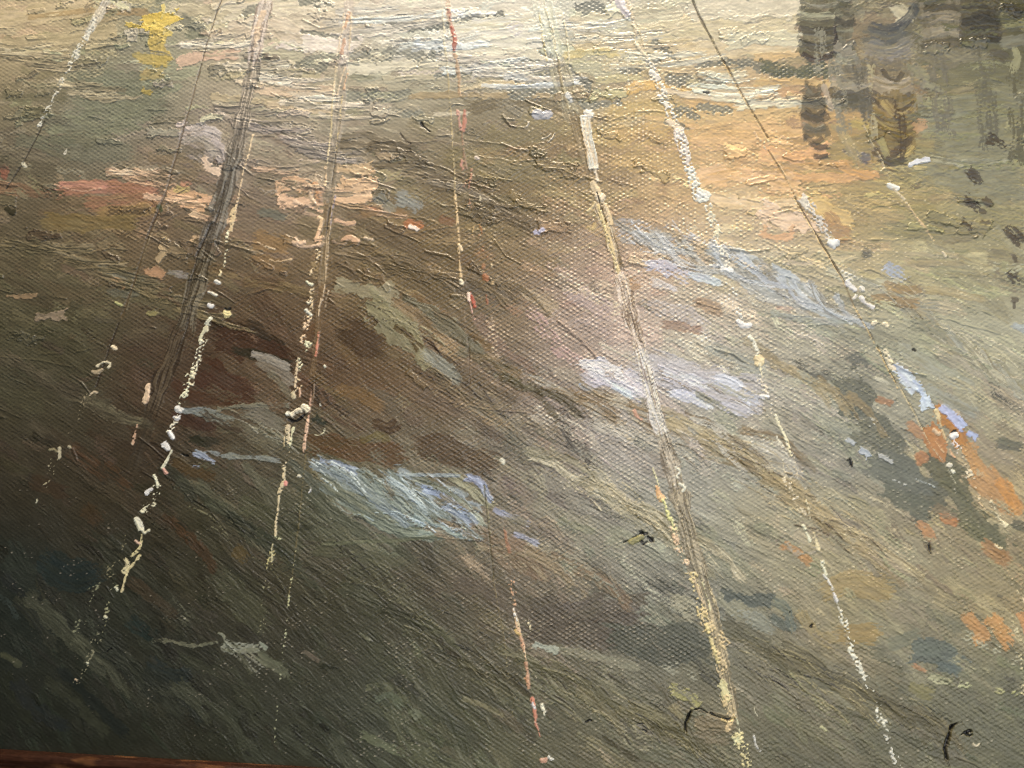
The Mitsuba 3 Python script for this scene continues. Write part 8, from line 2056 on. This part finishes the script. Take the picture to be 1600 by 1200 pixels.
    if prof == 'round':
        shape = np.sqrt(np.clip(inside / (W * 0.9), 0, 1)) * (0.55 + 0.9 * br)
    elif prof == 'ridge':
        shape = np.where(q > 0, np.exp(-np.square(q * 2.2)), np.exp(q * 1.1)) * (0.6 + 0.8 * br)
    elif prof == 'slab':
        shape = 0.50 + 0.6 * (br - 0.5) + 0.30 * (nz(X / 2.6, Z / 1.1 + oy) - 0.5) + 0.9 * np.exp(-np.square(np.clip(np.minimum(inside, run), 0, 9) / 0.45)) * (0.15 + nz(S / 3 + ox, D / 3))
    elif prof == 'blob':
        shape = 0.4 + 0.9 * np.clip(f * 1.4, 0, 1)
    else:
        shape = 0.45 + 1.5 * (br - 0.5) * min(streak, 1.4) + 0.30 * np.exp(-np.square(np.clip(inside, 0, 9) / 0.4))
    if prof == 'gap':
        PAINT[sl] *= 1 - 0.92 * mask
        HID[sl] *= 1 - 0.90 * mask
    else:
        PAINT[sl] = PAINT[sl] * (1 - 0.35 * mask * min(1, abs(thick) * 3)) + mask * thick * shape
    HID[sl] = np.clip(HID[sl] + mask * hide * (1 - HID[sl]), 0, 1)
    if own:
        OWN[sl] = np.where(mask > 0.5, own, OWN[sl])


def angle_at(x, z):
    return grid_field(FLOW, np.float32(x), np.float32(z))


def hand(n, length, width, kind, seed, jitter, spread=9.0, where=None, lift=1.0, **opt):
    """n strokes that follow the flow of the painting, each mixed from the pigment that lies there."""
    r = np.random.default_rng(seed)
    for k in range(n):
        x, z = r.uniform(EL, ER), r.uniform(EB, ET)
        if where is not None and r.random() > grid_field(where, np.float32(x), np.float32(z)):
            continue
        if not (LOOK[0] < x < LOOK[1] and LOOK[2] < z < LOOK[3]) and r.random() > 0.4:
            continue
        a = math.radians(float(angle_at(x, z)) + r.normal(0, spread))
        ln, w = r.uniform(*length), r.uniform(*width)
        bend = r.normal(0, 0.18) * ln
        dx, dz = math.cos(a), -math.sin(a)
        pts = [(x - dx * ln / 2, z - dz * ln / 2), (x + bend * dz * 0.5, z - bend * dx * 0.5), (x + dx * ln / 2, z + dz * ln / 2)]
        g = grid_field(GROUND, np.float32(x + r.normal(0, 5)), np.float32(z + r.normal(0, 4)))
        tone = lift + r.normal(0, jitter)
        hue = 1 + r.normal(0, min(0.035, jitter * 0.2), 3)
        c1 = np.clip(g * tone * hue, 0.006, 0.85).astype(np.float32)
        c2 = np.clip(c1 * (1 + r.normal(0.05, jitter)), 0.006, 0.9).astype(np.float32)
        stroke(kind, pts, w, w * r.uniform(0.4, 1.0), c1, c2, seed * 1000 + k, smooth=False, **opt)


def hairs(length, coarse, seed):
    """Bristle marks: noise drawn out along the flow of the strokes, 0 mean and unit spread."""
    r = np.random.default_rng(seed)
    base = r.standard_normal((NZ, NX)).astype(np.float32)
    if coarse > 1:
        base = nz(GX / (0.36 * coarse) + seed, GZ / (0.31 * coarse)) - 0.5
    ang = np.radians(grid_field(FLOW, GX, GZ) + 36 * (fb(GX / 26 + seed, GZ / 20, 2) - 0.5))
    ci, cj = np.cos(ang) / CX, -np.sin(ang) / CZ
    I, J = np.meshgrid(np.arange(NX, dtype=np.float32), np.arange(NZ, dtype=np.float32))
    acc, n = np.zeros_like(base), int(length / 0.33)
    for sgn in (-1, 1):
        pi_, pj = I.copy(), J.copy()
        for k in range(n):
            ii, jj = np.clip(np.rint(pi_), 0, NX - 1).astype(np.int32), np.clip(np.rint(pj), 0, NZ - 1).astype(np.int32)
            acc += base[jj, ii]
            pi_ += sgn * ci[jj, ii] * 0.33
            pj += sgn * cj[jj, ii] * 0.33
    return (acc / acc.std()).astype(np.float32)


# where the paint lies in wrinkles: left of the middle, the left edge and right of the middle
WRINKLE = np.zeros((len(FLOW), len(FLOW[0])))
for cx, cz, rx, rz, amount in ((-20, 70, 62, 40, 1.0), (-160, 25, 55, 38, 0.9), (115, 30, 60, 42, 0.7), (-110, 85, 50, 30, 0.5)):
    WRINKLE = np.maximum(WRINKLE, amount * np.array([[math.exp(-((x - cx) / rx) ** 2 - ((z - cz) / rz) ** 2) for x in FX0 + FDX * np.arange(len(FLOW[0]))] for z in FZ0 - FDZ * np.arange(len(FLOW))]))
# where the thick horizontal knife work is
top = np.array([[min(1.0, max(0.0, (z - 20 - 0.25 * max(x, -60)) / 60)) for x in FX0 + FDX * np.arange(len(FLOW[0]))] for z in FZ0 - FDZ * np.arange(len(FLOW))])
# underpainting, then smaller and smaller strokes
hand(900, (14, 40), (2.5, 5.5), 'brush', 1, 0.14, t=0.07, h=0.12)
hand(420, (20, 55), (2.5, 6.5), 'band', 6, 0.20, t=0.10, h=0.15)
hand(2400, (7, 22), (0.9, 2.6), 'brush', 2, 0.17, t=0.07, h=0.10)
hand(1300, (6, 18), (1.0, 3.0), 'dry', 3, 0.24)
hand(800, (5, 22), (0.8, 2.4), 'dry', 11, 0.30, where=top, lift=1.18, t=0.14, d=0.5)
feather = np.array([[min(1.0, max(0.12, 0.5 + (x + 20 - 0.8 * z) / 160)) for x in FX0 + FDX * np.arange(len(FLOW[0]))] for z in FZ0 - FDZ * np.arange(len(FLOW))])
hand(1100, (12, 42), (1.4, 4.6), 'dry', 9, 0.34, where=feather, lift=1.08, t=0.10, s=1.5, d=0.5)
hand(1800, (5, 18), (0.30, 0.55), 'line', 4, 0.20, a=0.6, t=0.08, h=0.1)
hand(1700, (6, 22), (0.26, 0.42), 'line', 10, 0.30, where=feather, lift=1.15, a=0.75, t=0.10, h=0.1)
hand(1500, (4, 15), (0.7, 2.2), 'knife', 7, 0.26, where=top, lift=1.1, t=0.46, h=0.6, g=1.5, s=0.9)
hand(1100, (6, 20), (0.50, 1.0), 'ridge', 5, 0.1, spread=14.0, where=WRINKLE, t=0.46)
hand(900, (5, 16), (0.40, 0.70), 'ridge', 8, 0.1, where=top * 0.6 + 0.15, t=0.36)
FINE, WIDE = hairs(2.6, 1, 21), hairs(7.0, 2, 22)


# ---------------------------------------------------------------- the strokes one can tell apart
NAMES = {'brush': 'brush_stroke', 'dry': 'dry_brush_stroke', 'knife': 'knife_patch', 'patch': 'paint_patch', 'gap': 'bare_patch', 'band': 'mast_stroke', 'line': 'paint_line',
         'groove': 'scratch', 'bead': 'beaded_stroke', 'lump': 'paint_lump', 'ridge': 'paint_ridge', 'crack': 'crack', 'wash': 'paint_glaze'}
owners, n_own = {}, 0
for n_line, text in enumerate(STROKES.strip().split('\n')):
    if text == 'again':      # a last dry brushing ties the patches together before the mast lines go on
        hand(1500, (6, 24), (0.6, 2.4), 'dry', 12, 0.24, t=0.10, s=1.5, d=0.52)
        continue
    head, path, ws, cs, *rest = text.split('|')
    pts = [tuple(int(v) / 10 for v in p.split(',')) for p in path.split()]
    ws = [int(v) / 10 for v in ws.split(',')]
    cs = cs.split(' ')
    opt, label = {}, None
    for r in rest:
        for item in r.split(';'):
            k, _, v = item.partition('=')
            if k == 'L':
                label = v
            elif k:
                opt[k] = float(v)
    n_own += 1
    owners[n_own] = (NAMES[head], label)
    stroke(head, pts, ws[0], ws[-1], pigment(cs[0]), pigment(cs[-1]), 7 + n_line * 3, own=n_own, **opt)

# bristle marks in the soft paint, and the fine crust of the scumbled paint
soft = (1 - 0.75 * (OWN > 0)) * grid_field(BRISTLE, GX, GZ) * (0.25 + 1.3 * fb(GX / 28 + 5, GZ / 20, 2))
PAINT += soft * (0.034 * FINE + 0.034 * WIDE)
COL *= np.clip(1 + soft * (0.09 * FINE + 0.085 * WIDE), 0.6, 1.5)[..., None]
dots = grid_field(DOTS, GX, GZ)
crust = np.abs(fb(GX / 1.5 + 9, GZ / 1.1, 3) - 0.5) * 4
PAINT += (0.02 + 0.11 * dots) * (1 - 0.6 * HID) * crust
# dots of paler paint caught on the tops of the weave
lucky = nz(GX / 1.3 + 77, GZ / 0.8) * 0.55 + nz(GX / 8, GZ / 5 + 19) * 0.45
dot = ss(0.35, 0.75, WEAVE * (1 - 0.45 * HID)) * ss(0.0, 0.12, dots * 0.62 - lucky + 0.10)
pale = np.clip(COL * 1.35 + np.float32([0.25, 0.22, 0.18]), 0, 0.8)
COL += (pale - COL) * (0.75 * dot)[..., None]
PAINT += 0.05 * dot


# ---------------------------------------------------------------- the relief as geometry: every stroke its own piece of the paint
H = PAINT + 0.115 * WEAVE * (1 - 0.86 * HID)
H[GZ < EB + 0.0] = np.minimum(H[GZ < EB + 0.0], 0.2)
dzx = np.gradient(H, xs, axis=1)
dzz = np.gradient(H, zs, axis=0)
NRM = np.stack([-dzx, -np.ones_like(H), -dzz], -1)      # toward the viewer (-y)
NRM[..., 0], NRM[..., 2] = -dzx, -dzz
NRM /= np.linalg.norm(NRM, axis=-1, keepdims=True)
V = np.stack([GX * M, -H * M, GZ * M], -1).reshape(-1, 3)
NRM, C3 = NRM.reshape(-1, 3), np.clip(COL, 0.004, 0.9).reshape(-1, 3)
idx = np.arange(NZ * NX).reshape(NZ, NX)
A, B, Cc, Dd = idx[:-1, :-1].ravel(), idx[:-1, 1:].ravel(), idx[1:, 1:].ravel(), idx[1:, :-1].ravel()
quad_own = OWN.ravel()[A]
used, size = np.unique(quad_own, return_counts=True)
keep = [o for _, o in sorted(((s, o) for o, s in zip(used, size) if o and s >= 12), reverse=True)][:295]
quad_own = np.where(np.isin(quad_own, keep), quad_own, 0)
order = np.argsort(quad_own, kind='stable')
cuts = np.searchsorted(quad_own[order], np.arange(n_own + 2))
taken = {}
for o in range(n_own + 1):
    q = order[cuts[o]:cuts[o + 1]]
    if not len(q):
        continue
    f = np.vstack([np.stack([A[q], B[q], Cc[q]], 1), np.stack([A[q], Cc[q], Dd[q]], 1)])
    vid, inv = np.unique(f, return_inverse=True)
    path = meshkit.write_ply((V[vid], inv.reshape(-1, 3)), False, None, C3[vid], normals=NRM[vid])
    name, label = owners[o] if o else ('paint_film', None)
    taken[name] = taken.get(name, -1) + 1
    key = f'framed_painting__canvas__{name}' + (f'_{taken[name]:03d}' if taken[name] else '')
    scene[key] = {'type': 'ply', 'filename': path, 'face_normals': False, 'bsdf': {'type': 'ref', 'id': 'oil_paint'}}
    if not o:
        say(key, kind='stuff')
    elif label:
        say(key, label)
back = trimesh.creation.box(bounds=[[(EL - 5.4) * M, 0.0016, (EB - 5.4) * M], [(ER + 5.4) * M, 0.004, (ET + 5.4) * M]])
add('framed_painting__canvas__linen_back', back, 'raw_linen')
